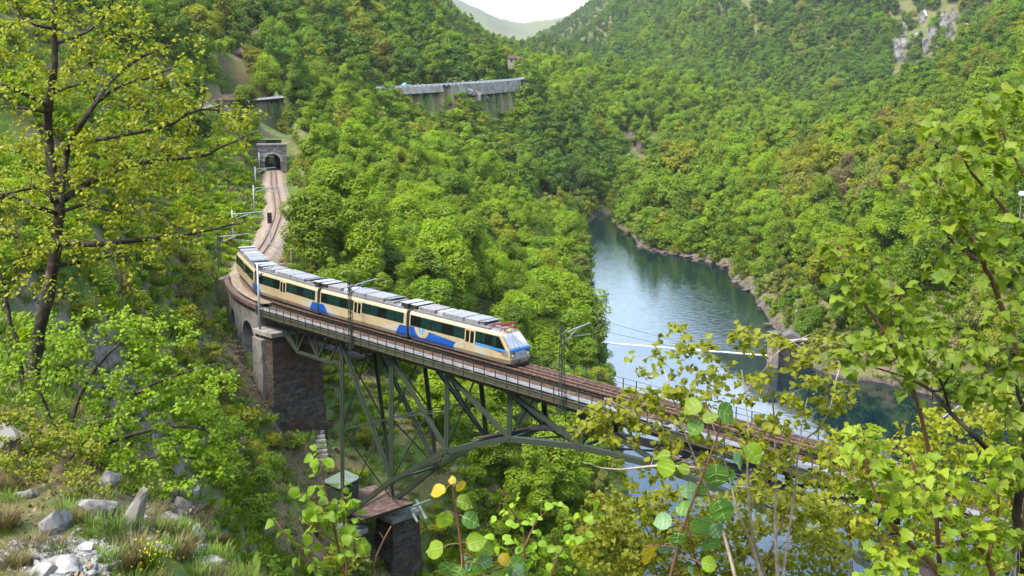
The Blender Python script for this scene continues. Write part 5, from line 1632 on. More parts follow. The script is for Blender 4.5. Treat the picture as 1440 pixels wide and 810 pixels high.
def twig_plant(name, label, cat, trunks, targets, kind, lsize, lmat, per, seed, twig_r=.006, sp=None, group=None, bark=None, part=('stem', 'foliage'), up=.35, fold=.28, spread=1.0, tip_only=.35, sag=0.0, clump=1):
    """trunks: [(points, radii)]; every target point gets a twig from the nearest wood, with leaves along its outer part"""
    rg_ = np.random.default_rng(seed)
    base = Vector(trunks[0][0][0])
    t = thing(name, label, cat, tuple(base), 0, group)
    mb = MB(); nodes = []
    for pts, rad in trunks:
        pts = [Vector(q) for q in pts]
        if not isinstance(rad, (list, tuple)): rad = (rad, rad * .4)
        # smooth, slightly crooked
        P = _catmull([np.array(q) for q in pts], max((pts[-1] - pts[0]).length / 14, 1e-3))
        P = P + rg_.normal(0, rad[-1] * .6, P.shape) * np.linspace(0, 1, len(P))[:, None]
        rr_ = np.interp(np.linspace(0, len(rad) - 1, len(P)), np.arange(len(rad)), rad)
        mb.tube([Vector(q) for q in P], list(map(float, rr_)), 7)
        if not nodes or proj(P[0])[1] > 800:      # rooted in the ground
            g_ = gz_(P[0])
            if P[0][2] - g_ > .05: mb.tube([Vector((P[0][0] * .97, P[0][1] + .1, g_ - .15)), Vector((P[0][0] * .995 + .03, P[0][1] + .05, (g_ + P[0][2]) / 2)), Vector(P[0])], [rr_[0] * 1.15, rr_[0] * 1.05, rr_[0]], 7, caps=False)
        for q, r__ in zip(P, rr_): nodes.append((q, r__))
    NP = np.array([q for q, _ in nodes]); NR = np.array([r__ for _, r__ in nodes])
    LP, LD, LN = [], [], []
    T_ = np.array(targets)
    order_ = np.argsort([np.min(((NP - q) ** 2).sum(1)) for q in T_])
    for i in order_:
        q = T_[i]
        d2 = ((NP - q) ** 2).sum(1)
        j = int(np.argmin(d2)); p = NP[j]
        L = math.sqrt(d2[j])
        if L < 1e-4: continue
        mid = (p + q) / 2 + rg_.normal(0, L * .10, 3) + np.array([0, 0, L * (.10 - sag)])
        k = 7
        f = np.linspace(0, 1, k)[:, None]
        path = (1 - f) ** 2 * p + 2 * f * (1 - f) * mid + f ** 2 * q
        r0 = min(NR[j] * .7, twig_r * (1 + 1.2 * L / (lsize * 12)))
        mb.tube([Vector(x) for x in path], list(np.linspace(r0, twig_r * .45, k)), 4, caps=False)
        NP = np.concatenate([NP, path[2:]]); NR = np.concatenate([NR, np.linspace(r0, twig_r * .5, k)[2:]])
        d = path[-1] - path[-3]; d /= np.linalg.norm(d) + 1e-9
        for z in range(per):
            f_ = 1 - tip_only * (z / max(per - 1, 1)) * rg_.uniform(.6, 1.2)
            pos = path[0] + 0 * d
            x = max(0, min(1, f_)) * (k - 1); a = int(min(k - 2, math.floor(x)))
            pos = path[a] + (path[a + 1] - path[a]) * (x - a)
            side = np.cross(d, [0, 0, 1]); side /= np.linalg.norm(side) + 1e-9
            ld = d * rg_.uniform(.2, 1) + side * rg_.choice([-1, 1]) * rg_.uniform(.3, 1.2) * spread + rg_.normal(0, .35, 3); ld[2] -= .15
            ln = np.array([0, 0, 1.0]) * up + rg_.normal(0, .45, 3); ln[2] += .35; ln[1] -= .25
            pet = ld / (np.linalg.norm(ld) + 1e-9) * lsize * rg_.uniform(.15, .7)
            LP.append(pos + pet + rg_.normal(0, lsize * .4 * (clump - 1), 3)); LD.append(ld); LN.append(ln)
    LP, LD, LN = np.array(LP), np.array(LD), np.array(LN)
    sz_ = lsize * rg_.uniform(.55, 1.25, len(LP))
    under(t, mb.build(part[0], bark or BARK, smooth=True))
    arr = leaf_arrays(kind, LP, LD, LN, sz_, rg_, fold)
    o = link(part[1], leaf_mesh(part[1], arr, lmat, rg_.uniform(0, 1, len(LP))))
    under(t, o)
    return t
def pxl(pts, Y, dy=0.0, seed=0):
    """photograph points to places Y metres ahead, dy adds depth steps"""
    r_ = random.Random(seed)
    out = []
    for k, q in enumerate(pts):
        y = (q[2] if len(q) > 2 else Y) + dy * (r_.random() - .5) * (0 if k == 0 else 1)
        out.append(at(q[0], q[1], y))
    return out
def gz_(P): return float(ground(np.array([P[0]]), np.array([P[1]]))[0])
def blob_targets(blobs, seed):
    """blobs: (cx, cy, rx, ry, Y, dY, n) in photograph pixels"""
    r_ = np.random.default_rng(seed); out = []
    for cx, cy_, rx, ry, Y, dY, n in blobs:
        for _ in range(n):
            a = r_.uniform(0, 6.28); q = math.sqrt(r_.uniform(0, 1))
            out.append(at(cx + rx * q * math.cos(a), cy_ + ry * q * math.sin(a), Y + r_.uniform(-dY, dY)))
    return out
FL = {
 'olive': leaf_mat('yellow_olive_leaves', (0.158, 0.188, 0.004), (0.245, 0.262, 0.007), (0.18, 0.19, 0.005), .42, objvar=.2),
 'bush': leaf_mat('fresh_beech_leaves', (0.110, 0.195, 0.002), (0.195, 0.295, 0.004), (0.14, 0.21, 0.003), .42, objvar=.2),
 'maple': leaf_mat('maple_leaves', (0.115, 0.200, 0.006), (0.235, 0.300, 0.014), (0.15, 0.24, 0.012), .50, objvar=.2),
 'field': leaf_mat('field_maple_leaves', (0.168, 0.202, 0.004), (0.275, 0.285, 0.010), (0.195, 0.212, 0.005), .48, objvar=.2),
 'hazel': leaf_mat('hazel_leaves', (0.130, 0.235, 0.008), (0.215, 0.330, 0.016), (0.14, 0.25, 0.02), .5, objvar=.2),
 'aspen': leaf_mat('aspen_leaves', (0.085, 0.200, 0.025), (0.125, 0.260, 0.045), (0.10, 0.21, 0.03), .45, rough=.4, objvar=.5),
 'aspenlight': leaf_mat('bluish_aspen_leaves', (0.130, 0.240, 0.110), (0.150, 0.270, 0.130), (0.12, 0.23, 0.09), .35, rough=.4, objvar=.3),
 'aspenlime': leaf_mat('lime_aspen_leaves', (0.190, 0.300, 0.010), (0.220, 0.320, 0.015), (0.17, 0.28, 0.01), .55, objvar=.3),
 'yellow': leaf_mat('yellow_young_leaves', (0.480, 0.330, 0.008), (0.520, 0.360, 0.012), (0.45, 0.28, 0.01), .5, objvar=.4),
 'broom': leaf_mat('yellow_flowers', (0.55, 0.42, 0.01), (0.62, 0.48, 0.02), (0.5, 0.4, 0.01), .3),
}
VEIN = mat('pale_leaf_veins', (0.26, 0.32, 0.10), .6)
TWIG = mat('red_brown_twig', (0.13, 0.065, 0.035), 0.7)
TWIG_PALE = mat('pale_grey_twig', (0.34, 0.28, 0.23), 0.85, noise=(20, (0.22, 0.17, 0.13), .45, .65))
TREEBARK = mat('dark_tree_bark', (0.030, 0.022, 0.016), .95, noise=(5, (0.10, 0.085, 0.065), .50, .72), bump=(18, .8))

# the big tree on the left
YT = 25.0
def T_(pts, r, dy=1.2, seed=0): return (pxl(pts, YT, dy, seed), tuple(q * .78 for q in r))
big = [
 T_([(38, 590), (45, 530), (62, 440), (75, 380), (83, 320), (80, 280)], (.27, .23, .20, .18, .165, .155), .1),
 T_([(80, 285), (72, 225), (67, 165), (75, 110), (77, 60), (73, 20), (76, -40)], (.17, .14, .13, .11, .09, .06, .04), .5, 1),
 T_([(82, 290), (94, 215), (112, 178), (135, 145), (165, 105), (200, 80), (250, 60)], (.14, .11, .09, .08, .06, .05, .02), 2, 2),
 T_([(135, 145), (170, 120), (215, 107), (250, 92)], (.06, .05, .04, .02), 2, 3),
 T_([(82, 340), (140, 343), (220, 335), (280, 327), (345, 312)], (.11, .09, .07, .05, .02), 3, 4),
 T_([(82, 285), (120, 260), (150, 245), (185, 232), (225, 225), (280, 220), (320, 203), (362, 185)], (.11, .10, .08, .06, .05, .04, .03, .015), 3, 5),
 T_([(112, 200), (140, 196), (175, 190), (240, 175), (282, 154), (330, 165), (380, 160)], (.06, .06, .05, .04, .03, .02, .01), 3, 6),
 T_([(80, 300), (50, 290), (25, 280), (-10, 277)], (.07, .06, .05, .03), 2, 7),
 T_([(80, 290), (55, 267), (30, 268), (0, 275)], (.06, .05, .04, .03), 2, 8),
 T_([(68, 150), (35, 132), (0, 117), (-30, 105)], (.06, .05, .04, .02), 2, 9),
 T_([(65, 158), (30, 152), (8, 150)], (.05, .04, .02), 2, 10),
 T_([(76, 62), (110, 50), (135, 35), (157, 3), (165, -30)], (.05, .045, .04, .03, .015), 2, 11),
 T_([(76, 130), (105, 120), (140, 112)], (.05, .035, .015), 2, 12),
 T_([(84, 372), (125, 367), (155, 360), (200, 350)], (.07, .05, .04, .02), 2.5, 13),
 T_([(92, 296), (120, 288), (150, 295), (190, 300)], (.06, .05, .03, .015), 2, 14),
 T_([(72, 40), (40, 30), (10, 5)], (.05, .03, .015), 2, 15),
 T_([(40, 580), (24, 490), (12, 440), (6, 400), (-5, 375)], (.12, .10, .08, .06, .05), .3, 16),
]
tg = blob_targets([(30, 30, 60, 50, YT, 2, 50), (130, 20, 80, 45, YT, 2, 60), (215, 70, 75, 45, YT, 2, 60), (100, 90, 60, 40, YT, 2, 45), (30, 130, 60, 40, YT, 2, 45), (160, 130, 80, 40, YT, 2, 60), (235, 130, 60, 40, YT, 2, 55),
                   (290, 160, 75, 22, YT, 1.5, 55), (180, 200, 90, 30, YT, 2, 80), (290, 205, 60, 22, YT, 1.5, 36), (60, 200, 80, 35, YT, 2, 60), (20, 265, 50, 35, YT, 2, 50), (140, 255, 80, 30, YT, 2, 75), (225, 250, 80, 24, YT, 1.5, 50),
                   (110, 300, 80, 30, YT, 2, 60), (230, 310, 85, 24, YT, 1.5, 65), (300, 312, 52, 14, YT, 1, 22), (150, 350, 90, 26, YT, 2, 60), (230, 345, 60, 18, YT, 1.5, 25), (20, 340, 50, 40, YT, 2, 40), (30, 400, 50, 30, YT, 2, 18), (130, 400, 80, 25, YT, 2, 22), (355, 170, 32, 16, YT, .8, 12)], 5)
twig_plant('broadleaf_tree', 'tall tree with a dark crooked trunk and olive-yellow young leaves on the left slope', 'tree', big, tg, 'slim', .100, FL['olive'], 9, 31, twig_r=.009, bark=TREEBARK, part=('trunk', 'crown'), tip_only=.6, clump=2.0, spread=1.2, up=1.1)
# the bright bush under it
YB = 22.5
bst = [
 (pxl([(95, 640), (110, 560), (150, 500), (200, 460)], YB, 1, 1), (.06, .045, .03, .015)),
 (pxl([(100, 640), (170, 570), (240, 530), (310, 510)], YB, 1.5, 2), (.05, .04, .03, .012)),
 (pxl([(110, 640), (190, 610), (270, 600), (330, 625)], YB, 1.5, 3), (.05, .04, .03, .012)),
 (pxl([(90, 630), (60, 560), (30, 500), (10, 470)], YB, 1, 4), (.05, .035, .02, .012)),
 (pxl([(120, 650), (180, 650), (240, 640), (290, 650)], YB - .8, 1, 5), (.04, .03, .02, .012)),
]
tg = blob_targets([(60, 500, 75, 50, YB, 1.8, 55), (150, 470, 80, 40, YB, 1.8, 60), (225, 470, 55, 40, YB, 1.8, 45), (120, 560, 90, 45, YB, 1.6, 75), (230, 545, 85, 45, YB, 1.8, 85), (300, 545, 45, 35, YB, 1.4, 35), (290, 610, 50, 45, YB, 1.5, 50), (200, 620, 80, 35, YB, 1.4, 60), (120, 640, 70, 40, YB - .8, 1, 50), (150, 665, 80, 26, YB - 1.2, .8, 56), (270, 655, 60, 28, YB - .6, .8, 56), (95, 630, 60, 30, YB - .8, .8, 40), (310, 645, 34, 30, YB, 1, 26), (20, 560, 40, 50, YB, 1.2, 26), (60, 690, 70, 24, YB - 2, .8, 26), (225, 690, 50, 16, YB - 1.5, .6, 16)], 8)
twig_plant('leafy_bush', 'large spreading bush with fresh light green leaves above the pale rocks', 'bush', bst, tg, 'hazel', .074, FL['bush'], 17, 41, twig_r=.008, part=('stems', 'foliage'), tip_only=.85, clump=2.0, up=1.0)

twig_plant('leafy_bush', 'low dense bush at the left edge between the big bush and the grey rock', 'bush',
 [(pxl([(60, 690), (50, 650), (40, 600)], 20.2, .4, 1), (.03, .02, .01)), (pxl([(62, 690), (95, 650), (120, 620)], 20.2, .4, 2), (.03, .02, .01)), (pxl([(62, 692), (30, 660), (5, 640)], 20.2, .4, 3), (.02, .015, .01))],
 blob_targets([(40, 600, 50, 30, 20.2, .8, 50), (95, 630, 50, 34, 20, .8, 60), (30, 655, 40, 24, 19.4, .6, 34), (110, 680, 44, 20, 19, .6, 34)], 18), 'hazel', .065, FL['olive'], 14, 42, twig_r=.006, part=('stems', 'foliage'), tip_only=.85, clump=2.0, up=1.0)
# maple saplings on the right
YM = 5.6
twig_plant('maple_sapling', 'maple sapling with large fresh lobed leaves reaching up the right edge', 'sapling',
 [(pxl([(1460, 560), (1417, 450), (1392, 387), (1381, 368)], YM, .2, 1), (.022, .018, .014, .012)),
  (pxl([(1381, 368), (1350, 349), (1325, 320), (1312, 300)], YM, .3, 2), (.010, .008, .006, .004)), (pxl([(1383, 372), (1367, 337), (1329, 282), (1318, 248)], YM, .3, 3), (.010, .008, .006, .003)),
  (pxl([(1470, 380), (1440, 332), (1409, 290), (1367, 244), (1350, 211), (1329, 173)], YM + .2, .3, 4), (.014, .012, .010, .008, .006, .003)),
  (pxl([(1470, 330), (1434, 236), (1417, 202), (1392, 148), (1378, 138)], YM + .3, .3, 5), (.010, .008, .007, .005, .003))],
 blob_targets([(1325, 180, 28, 22, YM, .2, 8), (1370, 200, 34, 34, YM, .25, 12), (1310, 255, 30, 26, YM, .25, 10), (1345, 275, 36, 34, YM, .3, 13), (1395, 150, 20, 20, YM + .2, .2, 6), (1425, 130, 22, 18, YM + .3, .2, 7), (1420, 240, 30, 50, YM, .3, 14), (1320, 315, 34, 28, YM, .25, 11), (1375, 330, 40, 40, YM, .3, 15), (1430, 320, 25, 40, YM, .3, 10), (1345, 370, 40, 28, YM, .3, 10), (1415, 390, 34, 34, YM, .3, 12), (1435, 180, 16, 20, YM + .2, .2, 6)], 3),
 'maple', .066, FL['maple'], 4, 51, twig_r=.003, bark=TWIG, tip_only=.35, up=.6, spread=1.1)
twig_plant('maple_sapling', 'small maple sapling with pale green leaves in front of the far wooded bank', 'sapling',
 [(pxl([(1322, 800), (1310, 660), (1285, 550), (1250, 480), (1232, 450), (1199, 404), (1182, 362), (1180, 345)], YM - .2, .1, 1), (.013, .012, .011, .010, .009, .007, .005, .003)), (pxl([(1245, 470), (1262, 430), (1268, 410)], YM - .2, .2, 2), (.006, .004, .003))],
 blob_targets([(1190, 350, 26, 16, YM - .2, .15, 9), (1190, 388, 28, 22, YM - .2, .2, 10), (1235, 375, 26, 20, YM - .2, .15, 6), (1215, 425, 40, 24, YM - .2, .2, 11), (1265, 420, 28, 26, YM - .2, .2, 8), (1250, 465, 46, 24, YM - .2, .2, 11)], 4),
 'maple', .062, FL['maple'], 4, 52, twig_r=.003, bark=TWIG, tip_only=.35, up=.6, spread=1.1)
twig_plant('maple_sapling', 'leafy maple with a slanting grey branch at the right edge below the lake', 'sapling',
 [(pxl([(1440, 900), (1439, 810), (1438, 740), (1438, 677)], 5.2, .05, 1), (.03, .027, .024, .022)), (pxl([(1438, 677), (1407, 650), (1371, 614), (1335, 579), (1311, 550), (1270, 530), (1210, 510)], 5.2, .2, 2), (.018, .016, .013, .011, .009, .006, .003)),
  (pxl([(1438, 690), (1440, 600), (1430, 540), (1415, 480)], 5.4, .3, 3), (.016, .013, .010, .006)), (pxl([(1335, 579), (1320, 530), (1290, 490), (1265, 470)], 5.2, .3, 4), (.008, .006, .005, .003)), (pxl([(1311, 550), (1326, 545), (1345, 500), (1350, 470)], 5.1, .3, 5), (.007, .006, .005, .003))],
 blob_targets([(1200, 500, 45, 20, 5.2, .2, 12), (1255, 490, 40, 24, 5.2, .2, 12), (1305, 480, 40, 26, 5.2, .3, 14), (1360, 480, 40, 30, 5.2, .3, 16), (1415, 490, 30, 34, 5.3, .3, 13), (1300, 530, 42, 22, 5.2, .25, 10), (1375, 545, 44, 32, 5.2, .3, 15), (1425, 580, 22, 40, 5.3, .3, 11), (1400, 440, 40, 20, 5.3, .3, 9), (1420, 650, 24, 40, 5.1, .3, 11), (1330, 560, 30, 16, 5.2, .2, 4)], 5),
 'maple', .060, FL['maple'], 4, 53, twig_r=.003, bark=TREEBARK, tip_only=.4, up=.6, spread=1.1)
twig_plant('maple_sapling', 'bushy maple sapling with bright lobed leaves in the lower right corner', 'sapling',
 [(pxl([(1360, 900), (1322, 810), (1295, 779), (1251, 734), (1220, 663), (1215, 620)], 5.0, .2, 1), (.018, .015, .013, .010, .006, .003)), (pxl([(1420, 900), (1389, 788), (1353, 752), (1318, 717), (1293, 677), (1280, 640)], 5.0, .2, 2), (.016, .014, .012, .009, .006, .003)), (pxl([(1389, 788), (1400, 740), (1405, 700), (1400, 660)], 5.0, .2, 3), (.010, .008, .006, .003))],
 blob_targets([(1215, 620, 30, 26, 5, .2, 11), (1220, 670, 36, 30, 5, .25, 13), (1285, 660, 36, 28, 5, .25, 13), (1260, 720, 44, 36, 5, .3, 17), (1330, 690, 46, 34, 5, .3, 18), (1390, 670, 40, 36, 5, .3, 16), (1400, 740, 40, 40, 5, .3, 17), (1330, 760, 50, 40, 5, .3, 20), (1250, 790, 50, 30, 5, .3, 15), (1400, 800, 44, 26, 5, .3, 14)], 6),
 'maple', .060, FL['maple'], 4, 54, twig_r=.003, bark=TWIG, tip_only=.4, up=.6, spread=1.1)

# yellow-green field maples in front of the bridge
YF = 8.2
def upright(px0, px1, py1, Y, seed, r0=.02):
    r_ = random.Random(seed); k = 5
    pts = [(px0 + (px1 - px0) * (j / k) ** 1.2 + r_.uniform(-6, 6) * (j > 0), 900 + (py1 - 900) * j / k) for j in range(k + 1)]
    return (pxl(pts, Y, .5, seed), tuple(r0 * (1 - .85 * j / k) for j in range(k + 1)))
twig_plant('field_maple', 'yellow-green field maple with bare grey twigs in front of the bridge deck', 'shrub',
 [upright(1085, 1000, 590, YF, 1, .024), upright(1075, 1040, 520, YF + .4, 2, .02), upright(1095, 1085, 510, YF + .3, 3, .02), upright(1060, 935, 520, YF, 4, .02), upright(1090, 1130, 560, YF + .2, 5, .018),
  (pxl([(1014, 640), (960, 600), (905, 585), (850, 560)], YF, .4, 6), (.012, .010, .007, .004)), (pxl([(1000, 660), (930, 655), (860, 660), (820, 650)], YF - .3, .4, 7), (.012, .010, .007, .004)), (pxl([(1090, 660), (1130, 620), (1160, 590), (1180, 520)], YF + .2, .4, 8), (.010, .008, .006, .004)), (pxl([(1040, 560), (1075, 520), (1100, 490), (1140, 470)], YF + .3, .3, 9), (.008, .006, .005, .003))],
 blob_targets([(945, 470, 26, 14, YF, .3, 6), (920, 510, 40, 20, YF, .3, 9), (990, 500, 36, 24, YF, .3, 14), (1045, 480, 22, 20, YF, .3, 9), (1080, 480, 26, 18, YF, .3, 9), (1010, 545, 60, 34, YF, .4, 30), (1100, 530, 50, 30, YF, .4, 16), (1150, 500, 36, 34, YF, .3, 12), (850, 585, 50, 18, YF, .3, 22), (900, 560, 40, 20, YF, .3, 14), (960, 570, 50, 28, YF, .4, 26), (890, 610, 56, 20, YF, .3, 14), (1130, 580, 46, 24, YF, .3, 12), (1060, 610, 70, 24, YF, .4, 20),
               (830, 600, 34, 14, YF, .2, 10), (1180, 560, 34, 30, YF, .3, 12), (970, 640, 60, 30, YF, .4, 24), (1050, 660, 70, 34, YF, .4, 30), (1140, 650, 60, 34, YF, .4, 26), (900, 660, 50, 20, YF, .3, 8)], 9),
 'maple', .056, FL['field'], 8, 61, twig_r=.003, bark=TWIG_PALE, tip_only=.45, up=.5, clump=1.6)
YG = 9.5
def thicket(label, xs, blobs, seed, Y):
    twig_plant('field_maple', label, 'shrub', [upright(x0, x1, y1, Y + (k % 3 - 1) * .4, seed * 7 + k, .018) for k, (x0, x1, y1) in enumerate(xs)], blob_targets(blobs, seed), 'maple', .058, FL['field'], 12, seed, twig_r=.003, bark=TWIG, tip_only=.75, up=.5, clump=2.4)
thicket('dense yellow-green thicket at the bottom of the view below the bridge deck', [(1000, 960, 700), (1040, 1060, 690), (960, 900, 710), (1060, 1110, 690), (930, 850, 720)],
 [(880, 720, 60, 34, YG, .6, 46), (960, 720, 60, 40, YG, .6, 52), (1050, 720, 60, 40, YG, .6, 52), (1130, 720, 50, 40, YG, .6, 42), (870, 780, 60, 36, YG, .6, 50), (960, 785, 60, 34, YG, .6, 50), (1050, 790, 60, 34, YG, .6, 46), (1140, 790, 60, 34, YG, .6, 46), (830, 750, 34, 34, YG, .5, 22)], 71, YG)
thicket('yellow-green thicket behind the maple saplings in the lower right', [(1200, 1180, 600), (1280, 1270, 590), (1360, 1350, 590), (1420, 1425, 560)],
 [(1190, 640, 44, 44, YG + 1, .6, 34), (1180, 720, 50, 50, YG + 1, .6, 48), (1260, 640, 50, 40, YG + 1, .6, 40), (1260, 740, 60, 60, YG + 1, .6, 60), (1340, 640, 50, 44, YG + 1, .6, 44), (1350, 740, 60, 60, YG + 1, .6, 60), (1420, 640, 40, 60, YG + 1, .6, 44), (1420, 750, 40, 60, YG + 1, .6, 44), (1400, 570, 44, 30, YG + 1, .6, 24), (1330, 590, 40, 20, YG + 1, .5, 14)], 72, YG + 1)

# hazel shoots in the lower middle
YH = 5.0
twig_plant('hazel_shoot', 'slim hazel shoot with round light green leaves in front of the bridge foot', 'shoot',
 [(pxl([(495, 880), (488, 810), (481, 794), (469, 737), (457, 688), (453, 641)], YH, .1, 1), (.009, .008, .007, .006, .004, .002)), (pxl([(488, 815), (484, 740), (482, 700), (481, 672)], YH, .1, 2), (.006, .005, .004, .002)), (pxl([(469, 737), (450, 710), (428, 694)], YH, .1, 3), (.004, .003, .002)), (pxl([(475, 765), (445, 745), (420, 730)], YH, .1, 4), (.004, .003, .002))],
 blob_targets([(450, 650, 14, 16, YH, .1, 6), (440, 690, 26, 12, YH, .1, 5), (445, 735, 26, 18, YH, .1, 8), (478, 700, 14, 24, YH, .1, 7), (486, 730, 14, 26, YH, .1, 8), (470, 775, 20, 16, YH, .1, 4), (500, 760, 10, 10, YH, .1, 3)], 11), 'hazel', .052, FL['hazel'], 3, 81, twig_r=.002, bark=TWIG, tip_only=.3, up=.4)
twig_plant('hazel_shoot', 'arching leafy twig in the bottom centre left of the slim hazel shoot', 'shoot',
 [(pxl([(470, 880), (441, 800), (425, 775), (403, 751), (387, 733)], YH, .1, 1), (.006, .005, .004, .003, .002))],
 blob_targets([(388, 732, 8, 6, YH, .1, 3), (402, 748, 10, 8, YH, .1, 3), (422, 775, 12, 12, YH, .1, 4), (440, 800, 14, 10, YH, .1, 4)], 12), 'hazel', .046, FL['hazel'], 2, 82, twig_r=.002, bark=TWIG, tip_only=.3, up=.4)
twig_plant('hazel_shoot', 'forked hazel shoot with small leaves left of the yellow-green thicket', 'shoot',
 [(pxl([(740, 880), (737, 790), (735, 743), (706, 700)], YH + .5, .1, 1), (.008, .007, .005, .002)), (pxl([(737, 770), (754, 735), (782, 708)], YH + .5, .1, 2), (.005, .004, .002)), (pxl([(738, 800), (715, 770), (700, 740)], YH + .5, .1, 3), (.004, .003, .002))],
 blob_targets([(712, 715, 20, 16, YH + .5, .2, 6), (745, 740, 24, 14, YH + .5, .2, 7), (775, 715, 18, 14, YH + .5, .2, 5), (720, 765, 24, 14, YH + .5, .2, 8), (760, 775, 26, 14, YH + .5, .2, 8), (740, 800, 34, 12, YH + .5, .2, 8)], 13), 'hazel', .050, FL['hazel'], 2, 83, twig_r=.002, bark=TWIG, tip_only=.35, up=.4)
twig_plant('hazel_shoot', 'slanting hazel shoot leaning right beside the yellow-green thicket', 'shoot',
 [(pxl([(755, 900), (775, 810), (800, 757), (832, 724)], YH + .4, .1, 1), (.007, .006, .004, .002)), (pxl([(784, 790), (778, 765), (782, 748)], YH + .4, .1, 2), (.004, .003, .002))],
 blob_targets([(830, 730, 14, 12, YH + .4, .1, 4), (808, 760, 20, 16, YH + .4, .2, 7), (785, 790, 24, 14, YH + .4, .2, 7)], 14), 'hazel', .048, FL['hazel'], 2, 84, twig_r=.002, bark=TWIG, tip_only=.35, up=.4)

# two young aspens right before the viewer: every leaf is its own part
def aspen(label, Y, stem, leaves, seed):
    rg_ = np.random.default_rng(seed)
    sp_ = [Vector(q) for q in pxl(stem, Y, 0)]
    t = thing('aspen_shoot', label, 'shoot', tuple(sp_[0]))
    mb = MB()
    P = _catmull([np.array(q) for q in sp_], .02)
    mb.tube([Vector(q) for q in P], list(np.linspace(.0055, .0022, len(P))), 7)
    mb.tube([Vector((P[0][0], P[0][1] + .05, gz_(P[0]) - .1)), Vector(P[0])], [.009, .0055], 6, caps=False)
    items = []
    for (cx, cy_, size, ang, kind, face) in leaves:
        c = at(cx, cy_, Y + rg_.uniform(-.08, .08))
        k = size / FPX * Y * 1.02
        a = R(ang)                                   # direction of the tip on the picture, 0 = right, 90 = down
        d = np.array([math.cos(a), rg_.uniform(-.3, .3), -math.sin(a)])
        n_ = np.array([rg_.normal(0, .25), -face, .55 + rg_.normal(0, .2)])
        base = c - d / np.linalg.norm(d) * k * .5
        j = np.argmin(((P - base) ** 2).sum(1) + .3 * np.maximum(0, P[:, 2] - base[2]) ** 2)
        p = P[j]; m = (p + base) / 2 + np.array([0, 0, .012])
        f = np.linspace(0, 1, 6)[:, None]
        mb.tube([Vector(q) for q in ((1 - f) ** 2 * p + 2 * f * (1 - f) * m + f ** 2 * base)], [.0016] * 6, 5, caps=False)
        items.append((base, d, n_, k, kind))
    under(t, mb.build('stem', TWIG, smooth=True))
    for base, d, n_, k, kind in items:
        arr = leaf_arrays('aspen', base[None], d[None], n_[None], [k], rg_, .22, .25)
        o = link('leaf', leaf_mesh('leaf', arr, FL[kind], rg_.uniform(0, 1, 1)))
        under(t, o)
        V_ = arr[0]; q_ = (len(V_) - 2) // 3; line = [V_[0]] + [V_[2 + 2 * q_ + i] for i in range(q_)] + [V_[1]]
        m2 = MB(); m2.tube([Vector(p) + Vector(n_) * .0006 for p in line], list(np.linspace(.0011, .0004, len(line))), 4, caps=False)
        for i in range(1, q_ - 1, 3):
            for b0 in (2, 2 + q_): m2.tube([Vector(V_[2 + 2 * q_ + i]) + Vector(n_) * .0005, Vector(V_[b0 + i + 1]) * .85 + Vector(V_[2 + 2 * q_ + i + 1]) * .15 + Vector(n_) * .0005], [.0006, .0003], 3, caps=False)
        o2 = m2.build('veins', VEIN); o2.parent = o; o2.matrix_parent_inverse = o.matrix_local.inverted() if False else Matrix.Identity(4)
        o2.matrix_local = Matrix.Identity(4)
c5 = lambda x, y: (580 + x / 4.764, 640 + y / 4.764)
aspen('aspen shoot with yellow top leaves over green round leaves at the bottom centre', 2.4,
 [c5(400, 1300), c5(345, 800), c5(325, 600), c5(300, 420), c5(270, 230), c5(268, 180)],
 [(*c5(266, 165), 13, 250, 'yellow', .6), (*c5(328, 215), 20, 60, 'yellow', .5), (*c5(170, 245), 24, 165, 'yellow', .35), (*c5(355, 320), 28, 10, 'aspenlime', .5), (*c5(212, 445), 30, 95, 'aspenlime', .05), (*c5(400, 440), 30, 20, 'aspen', .9), (*c5(430, 580), 30, 340, 'aspenlime', .8), (*c5(500, 630), 30, 15, 'aspenlime', .7), (*c5(145, 635), 31, 160, 'aspenlime', .8),
  (*c5(355, 735), 28, 130, 'aspenlight', .8), (*c5(495, 712), 20, 330, 'aspenlight', .7), (*c5(225, 760), 30, 140, 'aspen', .5), (*c5(440, 740), 26, 60, 'aspen', .6), (*c5(620, 705), 22, 35, 'yellow', .3), (*c5(700, 745), 34, 30, 'aspen', .6), (*c5(700, 790), 30, 40, 'aspenlight', .6), (*c5(580, 800), 26, 10, 'aspenlime', .4), (*c5(300, 800), 26, 120, 'aspen', .5)], 91)
c1 = lambda x, y: (900 + x / 2.453, 480 + y / 2.453)
